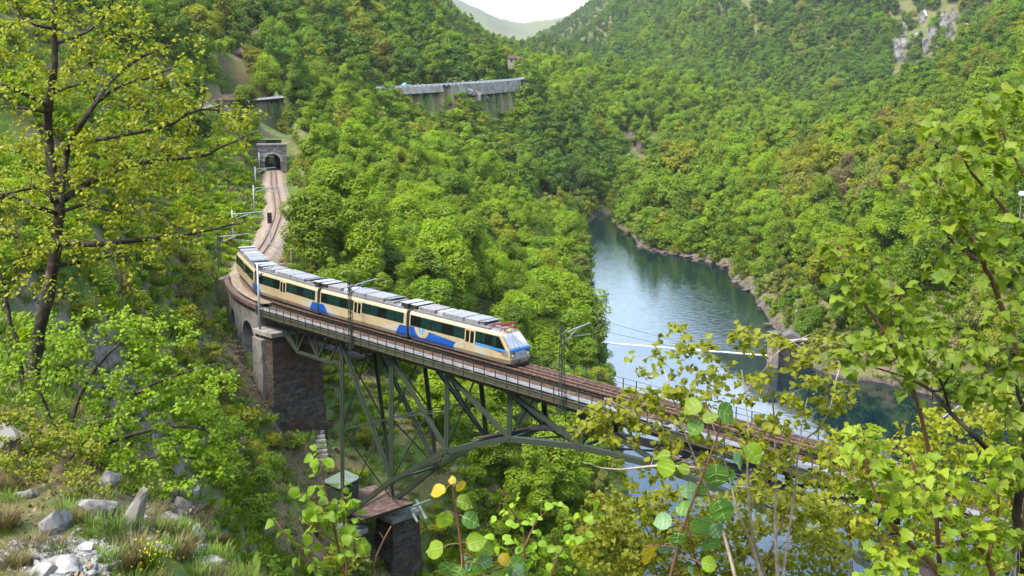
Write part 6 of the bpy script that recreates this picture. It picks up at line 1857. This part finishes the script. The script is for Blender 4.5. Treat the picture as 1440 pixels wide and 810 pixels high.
aspen('aspen shoot with broad green leaves and one orange leaf in front of the field maple', 2.7,
 [c1(60, 1000), c1(110, 790), c1(150, 640), c1(190, 530), c1(240, 400), c1(280, 290)],
 [(*c1(178, 225), 30, 160, 'aspenlime', .4), (*c1(300, 250), 34, 30, 'aspen', .6), (*c1(190, 298), 28, 130, 'aspen', .5), (*c1(245, 265), 24, 340, 'aspenlime', .3), (*c1(390, 390), 34, 50, 'aspenlime', .5), (*c1(345, 418), 30, 35, 'aspenlight', .4), (*c1(265, 470), 38, 85, 'aspen', .9), (*c1(318, 480), 32, 75, 'aspen', .6), (*c1(170, 515), 28, 190, 'aspenlight', .8), (*c1(215, 515), 22, 350, 'aspen', .6),
  (*c1(75, 390), 26, 185, 'aspenlime', .4), (*c1(90, 440), 29, 110, 'aspenlime', .5), (*c1(282, 585), 38, 70, 'aspen', .8), (*c1(218, 645), 40, 80, 'aspen', .9), (*c1(262, 655), 26, 60, 'aspenlight', .6), (*c1(242, 708), 34, 85, 'aspen', .8), (*c1(78, 622), 29, 160, 'aspenlight', .7), (*c1(130, 685), 26, 100, 'aspen', .5), (*c1(25, 738), 34, 70, 'yellow', .7), (*c1(88, 720), 22, 80, 'aspenlight', .5), (*c1(240, 770), 26, 10, 'aspenlime', .5), (*c1(150, 575), 26, 200, 'aspen', .6), (*c1(180, 798), 22, 40, 'aspenlight', .5), (*c1(150, 440), 20, 200, 'aspenlime', .3)], 92)
# bare brown twig sticking up by the far pier
bt_ = thing('bare_twig', 'short bare brown twig sticking up before the far stone pier', 'twig', tuple(at(522, 812, 5.0)))
mb = MB(); q_ = at(522, 812, 5.0); mb.tube([Vector((q_[0], q_[1], gz_(q_) - .1)), Vector(q_)], [.009, .006], 6, caps=False); mb.tube([Vector(q) for q in pxl([(522, 812), (530, 780), (540, 758), (550, 740)], 5.0)], [.006, .005, .004, .003], 6); under(bt_, mb.build('stem', TWIG, smooth=True))
mb = MB(); mb.tube([Vector(q) for q in pxl([(540, 758), (533, 748)], 5.0)], [.003, .0015], 5); under(bt_, mb.build('side_twig', TWIG))

# ------------------------------------------------------------------ rocks and tussocks in the lower left
M_rock = mat('pale_grey_rock', (0.19, 0.178, 0.16), .95, noise=(3.5, (0.09, 0.08, 0.068), .46, .60), bump=(9, 1.0))
M_rockw = mat('whitish_rock', (0.27, 0.258, 0.24), .95, noise=(4.2, (0.11, 0.098, 0.08), .46, .64), bump=(10, 1.0))
def rock_mesh(seed, size, sub=3, rough=.28):
    bm = bmesh.new(); bmesh.ops.create_icosphere(bm, subdivisions=sub, radius=1.0)
    r_ = np.random.default_rng(seed)
    co_ = np.array([v.co[:] for v in bm.verts])
    pl = r_.normal(0, 1, (15, 3)); pl /= np.linalg.norm(pl, axis=1, keepdims=True); dd = r_.uniform(.45, .82, 15)
    for n_, d_ in zip(pl, dd):
        h = co_ @ n_; co_ = co_ - np.where(h > d_, (h - d_) * .99, 0)[:, None] * n_
    o3 = r_.uniform(0, 50, 3)
    nz = fbm(co_[:, 0] * 2.2 + o3[0] + co_[:, 2], co_[:, 1] * 2.2 + o3[1] - co_[:, 2] * 1.3, 4, seed % 50)
    co_ = co_ * (1 + rough * nz)[:, None] * np.array(size)
    for v, q in zip(bm.verts, co_): v.co = q
    me = bpy.data.meshes.new('rock'); bm.to_mesh(me); bm.free()
    return me
def gz_(P): return float(ground(np.array([P[0]]), np.array([P[1]]))[0])
def on_ground(px_, py_, y0=10., y1=60., prefer=None):
    """first ground point met by the sight line"""
    Y = np.exp(np.arange(math.log(y0), math.log(y1), .004))
    P = np.array([at(px_, py_, q) for q in Y]); g = ground(P[:, 0], P[:, 1])
    k = np.where(P[:, 2] <= g)[0]
    return P[k[0]] if len(k) else P[-1]
ROCKS = [(185, 745, (.30, .34, .85), (0, .55, .2), 0, 'long pale slab of rock leaning on the lower left slope'), (80, 748, (.38, .30, .42), (.2, -.2, .8), 0, 'blocky grey boulder low on the left slope'), (12, 632, (.55, .45, .5), (.1, .2, .3), 0, 'big grey rock at the left edge under the bush'),
 (135, 722, (.5, .3, .4), (0, .5, .4), 0, 'dark grey rock tucked under the bush left of the leaning slab'), (150, 690, (.3, .25, .42), (.2, .5, 0), 0, 'small upright grey rock just under the bush'), (95, 800, (.45, .35, .28), (.2, .2, 1), 1, 'whitish boulder at the bottom left edge of the picture'), (60, 808, (.35, .3, .25), (.1, .4, 2), 1, 'whitish stone at the very bottom left of the big boulder'), (235, 735, (.36, .24, .22), (.3, .2, .5), 1, 'whitish stone right of the leaning slab'),
 (255, 715, (.28, .22, .26), (.1, .6, 1), 1, 'upper whitish stone on the rocky spur right of the slab'), (275, 750, (.30, .22, .2), (.4, .2, 2), 1, 'whitish stone at the right end of the rocky spur'), (215, 775, (.30, .25, .18), (.2, .3, .5), 1, 'flat whitish stone below the leaning slab'), (235, 700, (.26, .2, .26), (.1, .2, .5), 1, 'pale stone close under the right side of the bush'), (120, 775, (.3, .22, .2), (.2, .2, 1.8), 1, 'pale stone between the blocky boulder and the slab'), (40, 700, (.25, .2, .2), (.2, .1, .3), 0, 'small grey stone among the dry grass on the left'), (300, 795, (.3, .25, .2), (.2, .1, 1.3), 1, 'pale stone at the bottom right of the rocky slope'), (265, 690, (.22, .2, .22), (.3, .1, 1.3), 1, 'small pale stone at the top of the rocky spur')]
for i, (px_, py_, size, rot_, w_, lb) in enumerate(ROCKS):
    P = on_ground(px_, py_)
    o = link('rock', rock_mesh(300 + i, tuple(q * .95 * P[1] / 17.5 for q in size)))
    o.data.materials.append(M_rockw if w_ else M_rock)
    o.location = (P[0], P[1], P[2] + size[2] * .16); o.rotation_euler = rot_
    tag(o, lb, 'rock', 'pale rocks on the lower left slope')
# loose scree
rgx = np.random.default_rng(5)
sp_, ss_ = [], []
for (cx, cy_, rx, ry, n_, lo_, hi_) in ((85, 785, 90, 30, 420, .03, .16), (245, 735, 45, 50, 520, .03, .15), (130, 740, 60, 40, 120, .02, .09), (290, 780, 40, 25, 90, .03, .1)):
    for _ in range(n_):
        a = rgx.uniform(0, 6.28); q = math.sqrt(rgx.uniform(0, 1))
        P = on_ground(cx + rx * q * math.cos(a), cy_ + ry * q * math.sin(a)); sp_.append(P); ss_.append(rgx.uniform(lo_, hi_))
for (cx, cy_, rx, ry, n_, lo_, hi_) in ((520, 560, 60, 60, 260, .08, .38), (590, 590, 50, 50, 160, .08, .32), (470, 520, 40, 40, 120, .08, .3), (620, 780, 40, 30, 40, .08, .3), (460, 610, 25, 40, 60, .1, .5)):
    for _ in range(n_):
        a = rgx.uniform(0, 6.28); q = math.sqrt(rgx.uniform(0, 1))
        P = on_ground(cx + rx * q * math.cos(a), cy_ + ry * q * math.sin(a), 60, 190); sp_.append(P); ss_.append(rgx.uniform(lo_, hi_))
objs = []
for q in range(4):
    me = rock_mesh(700 + q, (1, .8, .6), 2); me.materials.append(M_rockw if q % 2 else M_rock); objs.append(bpy.data.objects.new('stone', me))
ss_ = np.array(ss_)
gn_scatter('scree', np.array(sp_), np.stack([ss_ * rgx.uniform(.7, 1.3, len(ss_)), ss_, ss_], 1), rgx.uniform(0, 6.28, len(ss_)), rgx.integers(0, 4, len(ss_)), objs, 'loose pale stones scattered on the slopes', 'scree', lean=rgx.normal(0, .4, (len(ss_), 2)))
# dry grass tussocks, each a thing
TUS = [(5, 745, 1.1, 'yellowish grass tussock at the left edge of the slope'), (25, 800, .8, 'grass tussock in the bottom left corner'), (15, 690, .8, 'dry grass tussock under the grey rock at the left edge'), (40, 640, .8, 'straw-coloured grass tussock below the bush near the left edge'), (250, 785, 1.0, 'straw-coloured tussock on the rocky spur at the bottom'), (225, 750, .8, 'tussock of dry grass right beside the leaning slab'), (280, 740, .7, 'dry tussock on the right edge of the rocky spur'), (265, 770, .7, 'small dry tussock below the rocky spur'), (180, 800, .9, 'green-tinged tussock at the bottom below the leaning slab'), (305, 770, .8, 'tussock right of the rocky spur above the ravine'), (110, 735, .7, 'short dry tussock between the boulder and the slab'), (205, 690, .6, 'dry tussock just below the bush')]
v, vals = tuft(555, 420, .42, .20, .007, .85); tus_me = card_mesh('grass_tussock', v, M_straw, vals)
for i, (px_, py_, s_, lb) in enumerate(TUS):
    P = on_ground(px_, py_)
    o = link('grass_tussock', tus_me); o.location = P; o.scale = (s_, s_, s_); o.rotation_euler = (0, 0, i * 1.7)
    tag(o, lb, 'grass tussock', 'dry grass tussocks on the rocky slope')
# broom in flower
P = on_ground(212, 800)
bm_ = thing('broom_shrub', 'low broom shrub with yellow flowers at the bottom below the slab', 'shrub', tuple(P))
v, vals = tuft(77, 120, .5, .18, .012, .5); o = link('stems', card_mesh('stems', v, M_grass, vals), bm_)
r_ = np.random.default_rng(3); pos = r_.normal(0, .16, (170, 3)); pos[:, 2] = np.abs(pos[:, 2]) * 1.2 + .12
v = cards(pos, r_.normal(0, 1, (170, 3)), .05, r_); link('flowers', card_mesh('flowers', v, FL['broom'], r_.uniform(0, 1, 170)), bm_)
# ------------------------------------------------------------------ road, walls, buildings, dam, cliffs
M_asph = mat('pale_worn_asphalt', (0.17, 0.165, 0.165), .9, noise=(.6, (0.12, 0.118, 0.115), .45, .6))
M_wallc = mat('road_wall_concrete', (0.36, 0.32, 0.27), .95, noise=(.35, (0.20, 0.175, 0.14), .42, .66), bump=(3, .5))
M_plaster = mat('beige_plaster', (0.30, 0.265, 0.21), .9, noise=(.8, (0.20, 0.175, 0.135), .45, .65))
M_tile = mat('brown_roof_tiles', (0.085, 0.052, 0.038), .9, noise=(2, (0.05, 0.032, 0.024), .45, .6), bump=(6, .6))
M_slate = mat('grey_slate', (0.11, 0.10, 0.095), .9, noise=(2, (0.09, 0.085, 0.08), .45, .6))
M_path = mat('pale_gravel', (0.30, 0.26, 0.215), .95, noise=(1.2, (0.22, 0.18, 0.14), .45, .65))
rd = road
tang = np.gradient(rd[:, :2], axis=0); tang /= np.linalg.norm(tang, axis=1, keepdims=True)
nrm = np.stack([tang[:, 1], -tang[:, 0]], 1)       # towards the lake
def rp(i, off, dz): return Vector((rd[i, 0] + nrm[i, 0] * off, rd[i, 1] + nrm[i, 1] * off, rd[i, 2] + dz))
mb = MB()
n_ = len(rd)
vs_ = [rp(i, o, .05) for i in range(n_) for o in (-3.2, 3.2)]
mb.add(vs_, [(2 * i, 2 * i + 1, 2 * i + 3, 2 * i + 2) for i in range(n_ - 1)])
tag(mb.build('road', M_asph), 'pale mountain road cut into the wooded slope', 'road', kind='structure')
def px_i(x): return int(np.argmin(np.abs(proj(rd)[0] - x)))
def parapet(label, x0, x1, h=.75, m=None):
    i0, i1 = px_i(x0), px_i(x1)
    m = m or M_parapet
    t = thing('road_parapet', label, 'parapet', tuple(rp(i0, 3.3, 0)))
    mb = MB()
    for i in range(i0, i1): mb.bar(rp(i, 3.35, h - .12), rp(i + 1, 3.35, h - .12), .22, .34)
    under(t, mb.build('rail', m))
    mb = MB()
    for i in range(i0, i1 + 1): mb.bar(rp(i, 3.35, -.4), rp(i, 3.35, h - .2), .25, .25)
    under(t, mb.build('posts', m))
M_parapet = mat('white_parapet_paint', (0.72, 0.72, 0.72), .6)
parapet('white parapet along the far road above the lake slope', 488, 722)
parapet('short white parapet by the road at the left above the tunnel', 298, 335, 1.6)
def rwall(label, x0, x1, h):
    i0, i1 = px_i(x0), px_i(x1)
    mb = MB()
    R_ = [[rp(i, 3.2, -.05), rp(i, 3.65, -.05), rp(i, 4.2, -h), rp(i, 3.2, -h)] for i in range(i0, i1 + 1)]
    mb.add([q for r__ in R_ for q in r__], [(k * 4 + j, k * 4 + (j + 1) % 4, k * 4 + 4 + (j + 1) % 4, k * 4 + 4 + j) for k in range(len(R_) - 1) for j in range(4)] + [(0, 1, 2, 3), tuple(len(R_) * 4 - 4 + j for j in (3, 2, 1, 0))])
    tag(mb.build('road_retaining_wall', M_wallc), label, 'retaining wall')
rwall('tall beige retaining wall holding up the far road', 622, 722, 5.0)
rwall('low grey retaining wall under the nearer stretch of the far road', 530, 612, 2.6)
# small car on the road
i_ = px_i(575)
car = thing('parked_car', 'tiny light blue car on the far road', 'car', tuple(rp(i_, -1.2, .08)), math.atan2(tang[i_, 1], tang[i_, 0]))
M_carp = mat('light_blue_car_paint', (0.22, 0.38, 0.55), .3, spec=.6)
mb = MB(); prof = [(-2.0, .3), (-2.0, .85), (-1.2, .95), (-.7, 1.45), (.6, 1.45), (1.15, .95), (1.95, .82), (2.0, .3)]
mb.prism([(x, -.8, z) for x, z in prof], (0, 0, 0), (0, 1.6, 0)); mb.build('body', M_carp, car, bevel=.06)
mb = MB(); mb.add([(-1.05, -.805, .98), (-.66, -.805, 1.38), (.56, -.805, 1.38), (1.0, -.805, .98)], [(0, 1, 2, 3)]); mb.add([(-1.05, .805, .98), (-.66, .805, 1.38), (.56, .805, 1.38), (1.0, .805, .98)], [(3, 2, 1, 0)]); mb.add([(.66, -.7, 1.41), (.66, .7, 1.41), (1.14, .7, 1.0), (1.14, -.7, 1.0)], [(0, 1, 2, 3)]); mb.build('windows', M_glass, car)
for x in (-1.25, 1.25):
    for y in (-.78, .78): mb = MB(); mb.tube([(x, y - .09, .32), (x, y + .09, .32)], .32, 12); mb.build('wheel', M_dark, car)
# pale boulders at the roadside
r_ = np.random.default_rng(8)
for k, (x_, sz_) in enumerate([(598, .9), (607, .7), (640, 1.3), (652, 1.0), (664, 1.2), (672, .8), (690, 1.0), (703, 1.1)]):
    i_ = px_i(x_); me = rock_mesh(840 + k, (sz_, sz_ * .8, sz_ * .8), 2); me.materials.append(M_rockw)
    o = link('boulder', me, None, rp(i_, -4.2, .4)); o.rotation_euler = (0, 0, k)
    tag(o, 'pale boulder at the foot of the slope behind the far road', 'boulder', 'pale boulders behind the far road')
def house(name, label, P, rz, L, W_, H, roof_h, wm, rm, wins, flat=False):
    t = thing(name, label, 'building', tuple(P), rz)
    mb = MB(); mb.box((0, 0, H / 2 - 1), (L, W_, H + 2)); mb.build('wall', wm, t)
    mb = MB(); e = .4
    if flat: mb.box((0, 0, H + .12), (L + 1.0, W_ + 1.0, .24))
    else: mb.prism([(-L / 2 - e, -W_ / 2 - e, H), (-L / 2 - e, W_ / 2 + e, H), (-L / 2 - e, 0, H + roof_h)], (0, 0, 0), (L + 2 * e, 0, 0))
    mb.build('roof', rm, t)
    for (x, y, z, w, h, side) in wins:
        mb = MB()
        if side == 'f': mb.box((x, -W_ / 2 - .03, z), (w, .1, h))
        else: mb.box((-L / 2 - .03, y, z), (.1, w, h))
        f = mb.build('window', M_white, t)
        mb = MB()
        if side == 'f': mb.box((x, -W_ / 2 - .09, z), (w - .16, .05, h - .16))
        else: mb.box((-L / 2 - .09, y, z), (.05, w - .16, h - .16))
        mb.build('pane', M_glass, f)
    return t
P = at(738, 86, 600); P[2] = gz_(P) + 2
house('house', 'small beige house half hidden among the trees in the notch of the valley', at(724, 92, 590), .2, 7, 5, 3.6, 1.6, M_plaster, M_tile, [(-2.5, 0, 2.8, 1.1, 1.5, 'f'), (0, 0, 2.8, 1.1, 1.5, 'f'), (2.5, 0, 2.8, 1.1, 1.5, 'f')])
P = at(322, 140, 285); P[2] = gz_(P)
house('hut', 'low hut with a brown roof by the road above the tunnel', P, .3, 7, 4, 2.4, 1.4, M_mason, M_tile, [(0, 0, 1.3, 1.4, 1.0, 'f')])
P = at(1432, 352, 226); P[2] = gz_(P)
house('villa', 'white flat-roofed house behind the maple leaves at the right edge', P, -.3, 8, 6, 3.4, 0, M_plaster, M_slate, [(-2, 0, 1.9, 1.3, 1.3, 'f'), (1.5, 0, 1.9, 1.3, 1.3, 'f'), (0, 0, 1.9, 1.2, 1.2, 's')], flat=True)
# gravel place in front of it
mb = MB(); N1 = 10
for i in range(N1):
    for j in range(4):
        q = [np.array(at(1340 + 100 * (i + a) / N1, 350 - 2 * (i + a) / N1 + 0, 232 - 8 * (i + a) / N1)) + np.array([0, (j + b - 2) * 2.2, 0]) for a, b in ((0, 0), (1, 0), (1, 1), (0, 1))]
        mb.add([(p[0], p[1], gz_(p) + .08) for p in q], [(0, 1, 2, 3)])
tag(mb.build('gravel_path', M_path), 'pale gravel path beside the white house', 'path', kind='structure')
# lamp
P = at(1430, 350, 222); g0 = gz_(P); lz = at(1430, 273, 222)[2]
t = thing('street_lamp', 'lamp post with a white globe at the right edge above the house', 'lamp', (P[0], P[1], g0))
mb = MB(); mb.tube([(0, 0, 0), (0, 0, lz - g0 - .4)], [.12, .07], 8); mb.build('pole', M_galv, t)
bm = bmesh.new(); bmesh.ops.create_uvsphere(bm, u_segments=16, v_segments=10, radius=.62); me = bpy.data.meshes.new('globe'); bm.to_mesh(me); bm.free(); me.materials.append(M_lamp); link('globe', me, t, (0, 0, lz - g0))
# fence at the top right
t = thing('fence', 'pale rail fence along the road at the top right', 'fence', tuple(at(1385, 122, 470)))
fp = [at(x, 124 - (x - 1385) * .10, 470 - (x - 1385) * .5) for x in range(1385, 1500, 8)]
fp = [Vector((p[0], p[1], max(gz_(p), p[2]) if abs(gz_(p) - p[2]) < 6 else p[2])) for p in fp]
mb = MB(); [mb.bar(a + Vector((0, 0, -3)), a + Vector((0, 0, 1.6)), .35, .35) for a in fp]; under(t, mb.build('posts', M_galv))
mb = MB(); [mb.bar(a + Vector((0, 0, h)), b + Vector((0, 0, h)), .25, .3) for a, b in zip(fp[:-1], fp[1:]) for h in (1.5, .7)]; under(t, mb.build('rails', M_galv))

# weir keeper's tower, sluice wall and the floating boom
def up_px(px_, py_, P): return at(px_, py_, P[1])[2]
P = atz(1086, 516, 0)
t = thing('intake_tower', 'narrow stone gate tower standing in the water at the end of the boom', 'tower', (P[0], P[1], -3), .25)
hz = up_px(1086, 470, P) + 3; w_ = 11 / FPX * P[1]
mb = MB(); mb.box((0, 0, hz / 2), (w_, w_ * 1.3, hz)); mb.build('shaft', M_plaster, t, bevel=.05)
mb = MB(); mb.box((0, 0, hz + .25), (w_ * 1.35, w_ * 1.6, .5)); mb.build('cap', M_slate, t, bevel=.05)
mb = MB(); mb.box((0, -w_ * .65 - .03, hz - 1.2), (.5, .06, .6)); mb.build('window', M_dark, t)
Q = atz(1118, 514, 0)
t = thing('sluice_wall', 'dark timbered sluice wall joining the gate tower to the right bank', 'wall', (P[0], P[1], 0), .25)
Lw = math.hypot(Q[0] - P[0], Q[1] - P[1]) + 2
hw_ = up_px(1100, 482, P)
M_plank = mat('dark_wet_planks', (0.055, 0.042, 0.036), .9, noise=(3, (0.13, 0.105, 0.095), .45, .62))
mb = MB(); mb.box((w_ / 2 + Lw / 2, .3, hw_ / 2 - 1.5), (Lw, .8, hw_ + 3)); mb.build('wall', M_plank, t)
for k in range(6): mb = MB(); mb.box((w_ / 2 + .5 + k * Lw / 6, -.18, hw_ / 2 - 1.5), (.25, .2, hw_ + 3)); mb.build('buttress', M_plank, t)
mb = MB(); mb.box((w_ / 2 + Lw / 2, .3, hw_ + .15), (Lw, 1.3, .3)); mb.build('walkway', M_conc, t)
P2 = at(1112, 478, P[1] + 5)
house('sluice_hut', 'small hut with a pale gable behind the sluice wall', (P2[0], P2[1], hw_ - .5), 1.35, 3.4, 2.8, .8, 1.0, M_plaster, M_slate, [])
t = thing('lamp_pole', 'thin green pole on the bank behind the gate tower', 'pole', tuple(at(1118, 470, P[1] + 9)))
mb = MB(); mb.tube([(0, 0, -3), (0, 0, at(1118, 420, P[1] + 9)[2] - at(1118, 470, P[1] + 9)[2])], [.14, .08], 8); mb.build('pole', M_palegreen, t)
mb = MB(); mb.box((0, -.1, 5), (.35, .3, .35)); mb.build('lamp_head', M_white, t)
t = thing('floating_boom', 'pale floating boom stretched across the lake to the gate tower', 'boom', tuple(atz(862, 483, 0)))
a_, b_ = Vector(atz(840, 481.3, .03)), Vector(atz(1084, 500.3, .03))
mb = MB(); k_ = 46
for i in range(k_):
    p, q = a_.lerp(b_, (i + .04) / k_), a_.lerp(b_, (i + .96) / k_); mb.tube([p, q], .15, 8)
under(t, mb.build('floats', M_parapet)); mb = MB(); mb.tube([a_, b_], .06, 5); under(t, mb.build('cable', M_dark))

# rock faces on the far slopes: big broken slabs set into the mountainside
M_cliff = mat('grey_cliff', (0.19, 0.18, 0.17), .95, noise=(.22, (0.07, 0.066, 0.055), .44, .58), bump=(.35, 1.0))
M_cliffb = mat('brown_cliff', (0.125, 0.098, 0.072), .95, noise=(.35, (0.05, 0.04, 0.028), .42, .60), bump=(.6, 1.0))
def cliff(k, px_, py_, w, h, lab, grp, y0, y1, m=M_cliff):
    P = on_ground(px_, py_, y0, y1)
    s = P[1] / FPX
    me = rock_mesh(860 + k, (w * s * 1.5, w * s * .6, h * s * 1.2), 4, .5); me.materials.append(m)
    o = link('crag', me, None, (P[0], P[1] - w * s * .1, P[2] + 2)); o.rotation_euler = (R(-14), R((k * 37) % 24 - 12), R((k * 53) % 40 - 20))
    tag(o, lab, 'crag', grp)
k = 0
for (x, y, w, h) in [(1262, 112, 7, 26), (1270, 96, 6, 18), (1282, 118, 7, 16), (1303, 100, 6, 26), (1312, 80, 6, 20), (1326, 66, 7, 28), (1338, 76, 6, 26), (1349, 96, 5, 16), (1322, 95, 5, 12), (1256, 92, 5, 12), (1290, 84, 6, 14), (1318, 118, 6, 12), (1332, 112, 5, 12), (1270, 70, 5, 12), (1296, 60, 5, 14), (1342, 54, 5, 12), (1356, 70, 4, 12), (1284, 104, 5, 10)]:
    cliff(k, x, y - 24, w, h, 'jagged grey rock face among the trees on the far right mountain', 'grey rock faces on the far right mountain', 600, 1500); k += 1
for (x, y, w, h) in [(1190, 168, 7, 12), (1130, 160, 9, 8), (1175, 160, 6, 8), (1230, 148, 6, 8)]:
    cliff(k, x, y, w, h, 'low grey outcrop in the wooded gully below the far right mountain', 'low outcrops in the far gully', 500, 1500); k += 1
for (x, y, w, h) in [(888, 205, 9, 22), (905, 215, 10, 18), (922, 225, 8, 16), (896, 248, 12, 12), (915, 255, 12, 10)]:
    cliff(k, x, y, w, h, 'brown rock bank above the narrow head of the lake', 'brown rock banks at the head of the lake', 380, 900, M_cliffb); k += 1
for (x, y, w, h) in [(360, 62, 10, 14), (385, 52, 8, 16), (402, 80, 9, 12), (342, 84, 9, 10), (420, 88, 8, 9), (470, 78, 7, 12), (488, 92, 6, 9)]:
    cliff(k, x, y, w, h, 'brown crag on the brushy mountainside above the tunnel', 'brown crags above the tunnel', 250, 700, M_cliffb); k += 1
for (x, y, w, h) in [(668, 142, 8, 8), (655, 136, 7, 6), (682, 146, 6, 7)]:
    cliff(k, x, y, w, h, 'pale crag just under the far road wall', 'pale crags under the far road', 350, 560); k += 1
# rocky ledges at the water's edge
def shore_at(px_, Y0, Y1):
    """where the ground rises out of the water along one sight column"""
    Y = np.linspace(Y0, Y1, 400); u_ = (px_ - 720) / FPX / cp
    X = Y * u_; g = ground(X, Y)
    k_ = np.where((g[:-1] < .1) & (g[1:] >= .1))[0]
    return (X[k_[0]], Y[k_[0]]) if len(k_) else None
for x in list(range(884, 1100, 17)):
    q = shore_at(x, 215, 420)
    if q is None: continue
    s = q[1] / FPX; w = 8 + (x * 7 % 9); h = 4 + (x * 5 % 5)
    me = rock_mesh(860 + k, (w * s, w * s * .5, h * s), 4, .9); me.materials.append(M_cliffb); k += 1
    o = link('shore_rock', me, None, (q[0], q[1] + w * s * .2, .1)); o.rotation_euler = (0, R(k * 31 % 16 - 8), R(k * 47 % 50 - 10))
    tag(o, 'brown rock ledge at the waterline of the lake', 'rock', 'rock ledges along the lake shore')
# thin waterfalls
M_fall = mat('white_water', (0.5, 0.52, 0.54), .6, noise=(.5, (0.42, 0.44, 0.45), .45, .65))
def fall(label, pts, w, y0, y1):
    mb = MB(); L_ = [on_ground(x, y, y0, y1) for x, y in pts]
    mb.tube([Vector(p) + Vector((0, -1.0, .6)) for p in L_], [w * .5 * L_[0][1] / FPX] * len(L_), 6)
    tag(mb.build('waterfall', M_fall), label, 'waterfall')
fall('thin white waterfall high on the far right mountain', [(1302, -6), (1303, 6), (1299, 16), (1301, 25)], 5, 800, 1700)
fall('narrow white cascade on the mountainside above the tunnel', [(368, -4), (370, 6), (368, 14), (371, 20)], 5, 300, 800)
# stone steps beside the tall pier
t = thing('stone_steps', 'flight of rough stone steps beside the tall pier', 'steps', tuple(on_ground(452, 640, 90, 180)))
a_, b_ = on_ground(452, 650, 90, 190), on_ground(438, 560, 90, 190)
mb = MB()
for i in range(16):
    p = Vector(a_).lerp(Vector(b_), i / 15); p.z = gz_(p) + .12
    mb.box(p, (1.5, .45, .3), M=Matrix.Rotation(.2 + .1 * math.sin(i * 2.1), 3, 'Z'))
under(t, mb.build('treads', M_conc))
# a few single trees that stand out
for (x, y, Y, kd, s_, lb) in [(345, 160, 285, 'bright', 1.25, 'rounded bright tree standing alone by the road hut'), (374, 140, 305, 'dark', 1.15, 'taller dark green tree right of the road hut'), (425, 130, 330, 'mid', 1.5, 'tall green tree on the slope above and right of the tunnel'), (898, 268, 470, 'mid', 1.15, 'round green tree by itself at the narrow head of the lake'), (1290, 372, 231, 'bright', 1.0, 'young bright tree standing on the small lawn'), (1318, 330, 262, 'olive', 1.0, 'olive tree at the back edge of the small lawn'),
                              (1245, 262, 345, 'olive', 1.7, 'big pale yellow-green tree crown on the right bank'), (1185, 290, 335, 'brown', 1.6, 'large bare brownish tree in the middle of the right bank'), (1275, 300, 300, 'brown', 1.5, 'bare brownish tree behind the small lawn'),
                              (690, 78, 700, 'conifer', 1.1, 'dark pointed conifer on the skyline left of the notch'), (700, 76, 710, 'conifer', 1.3, 'taller pointed conifer on the skyline beside the notch'), (445, 390, 141, 'bright', 1.5, 'large bright tree right beside the rear of the train'), (505, 385, 150, 'bright', 1.45, 'large bright tree behind the second carriage'), (600, 415, 140, 'mid', 1.3, 'broad green tree behind the front carriage')]:
    P = at(x, y, Y); P[2] = gz_(P)
    put_tree(kd, 0, tuple(P), s_, x * .01, lb, None, 1.15)
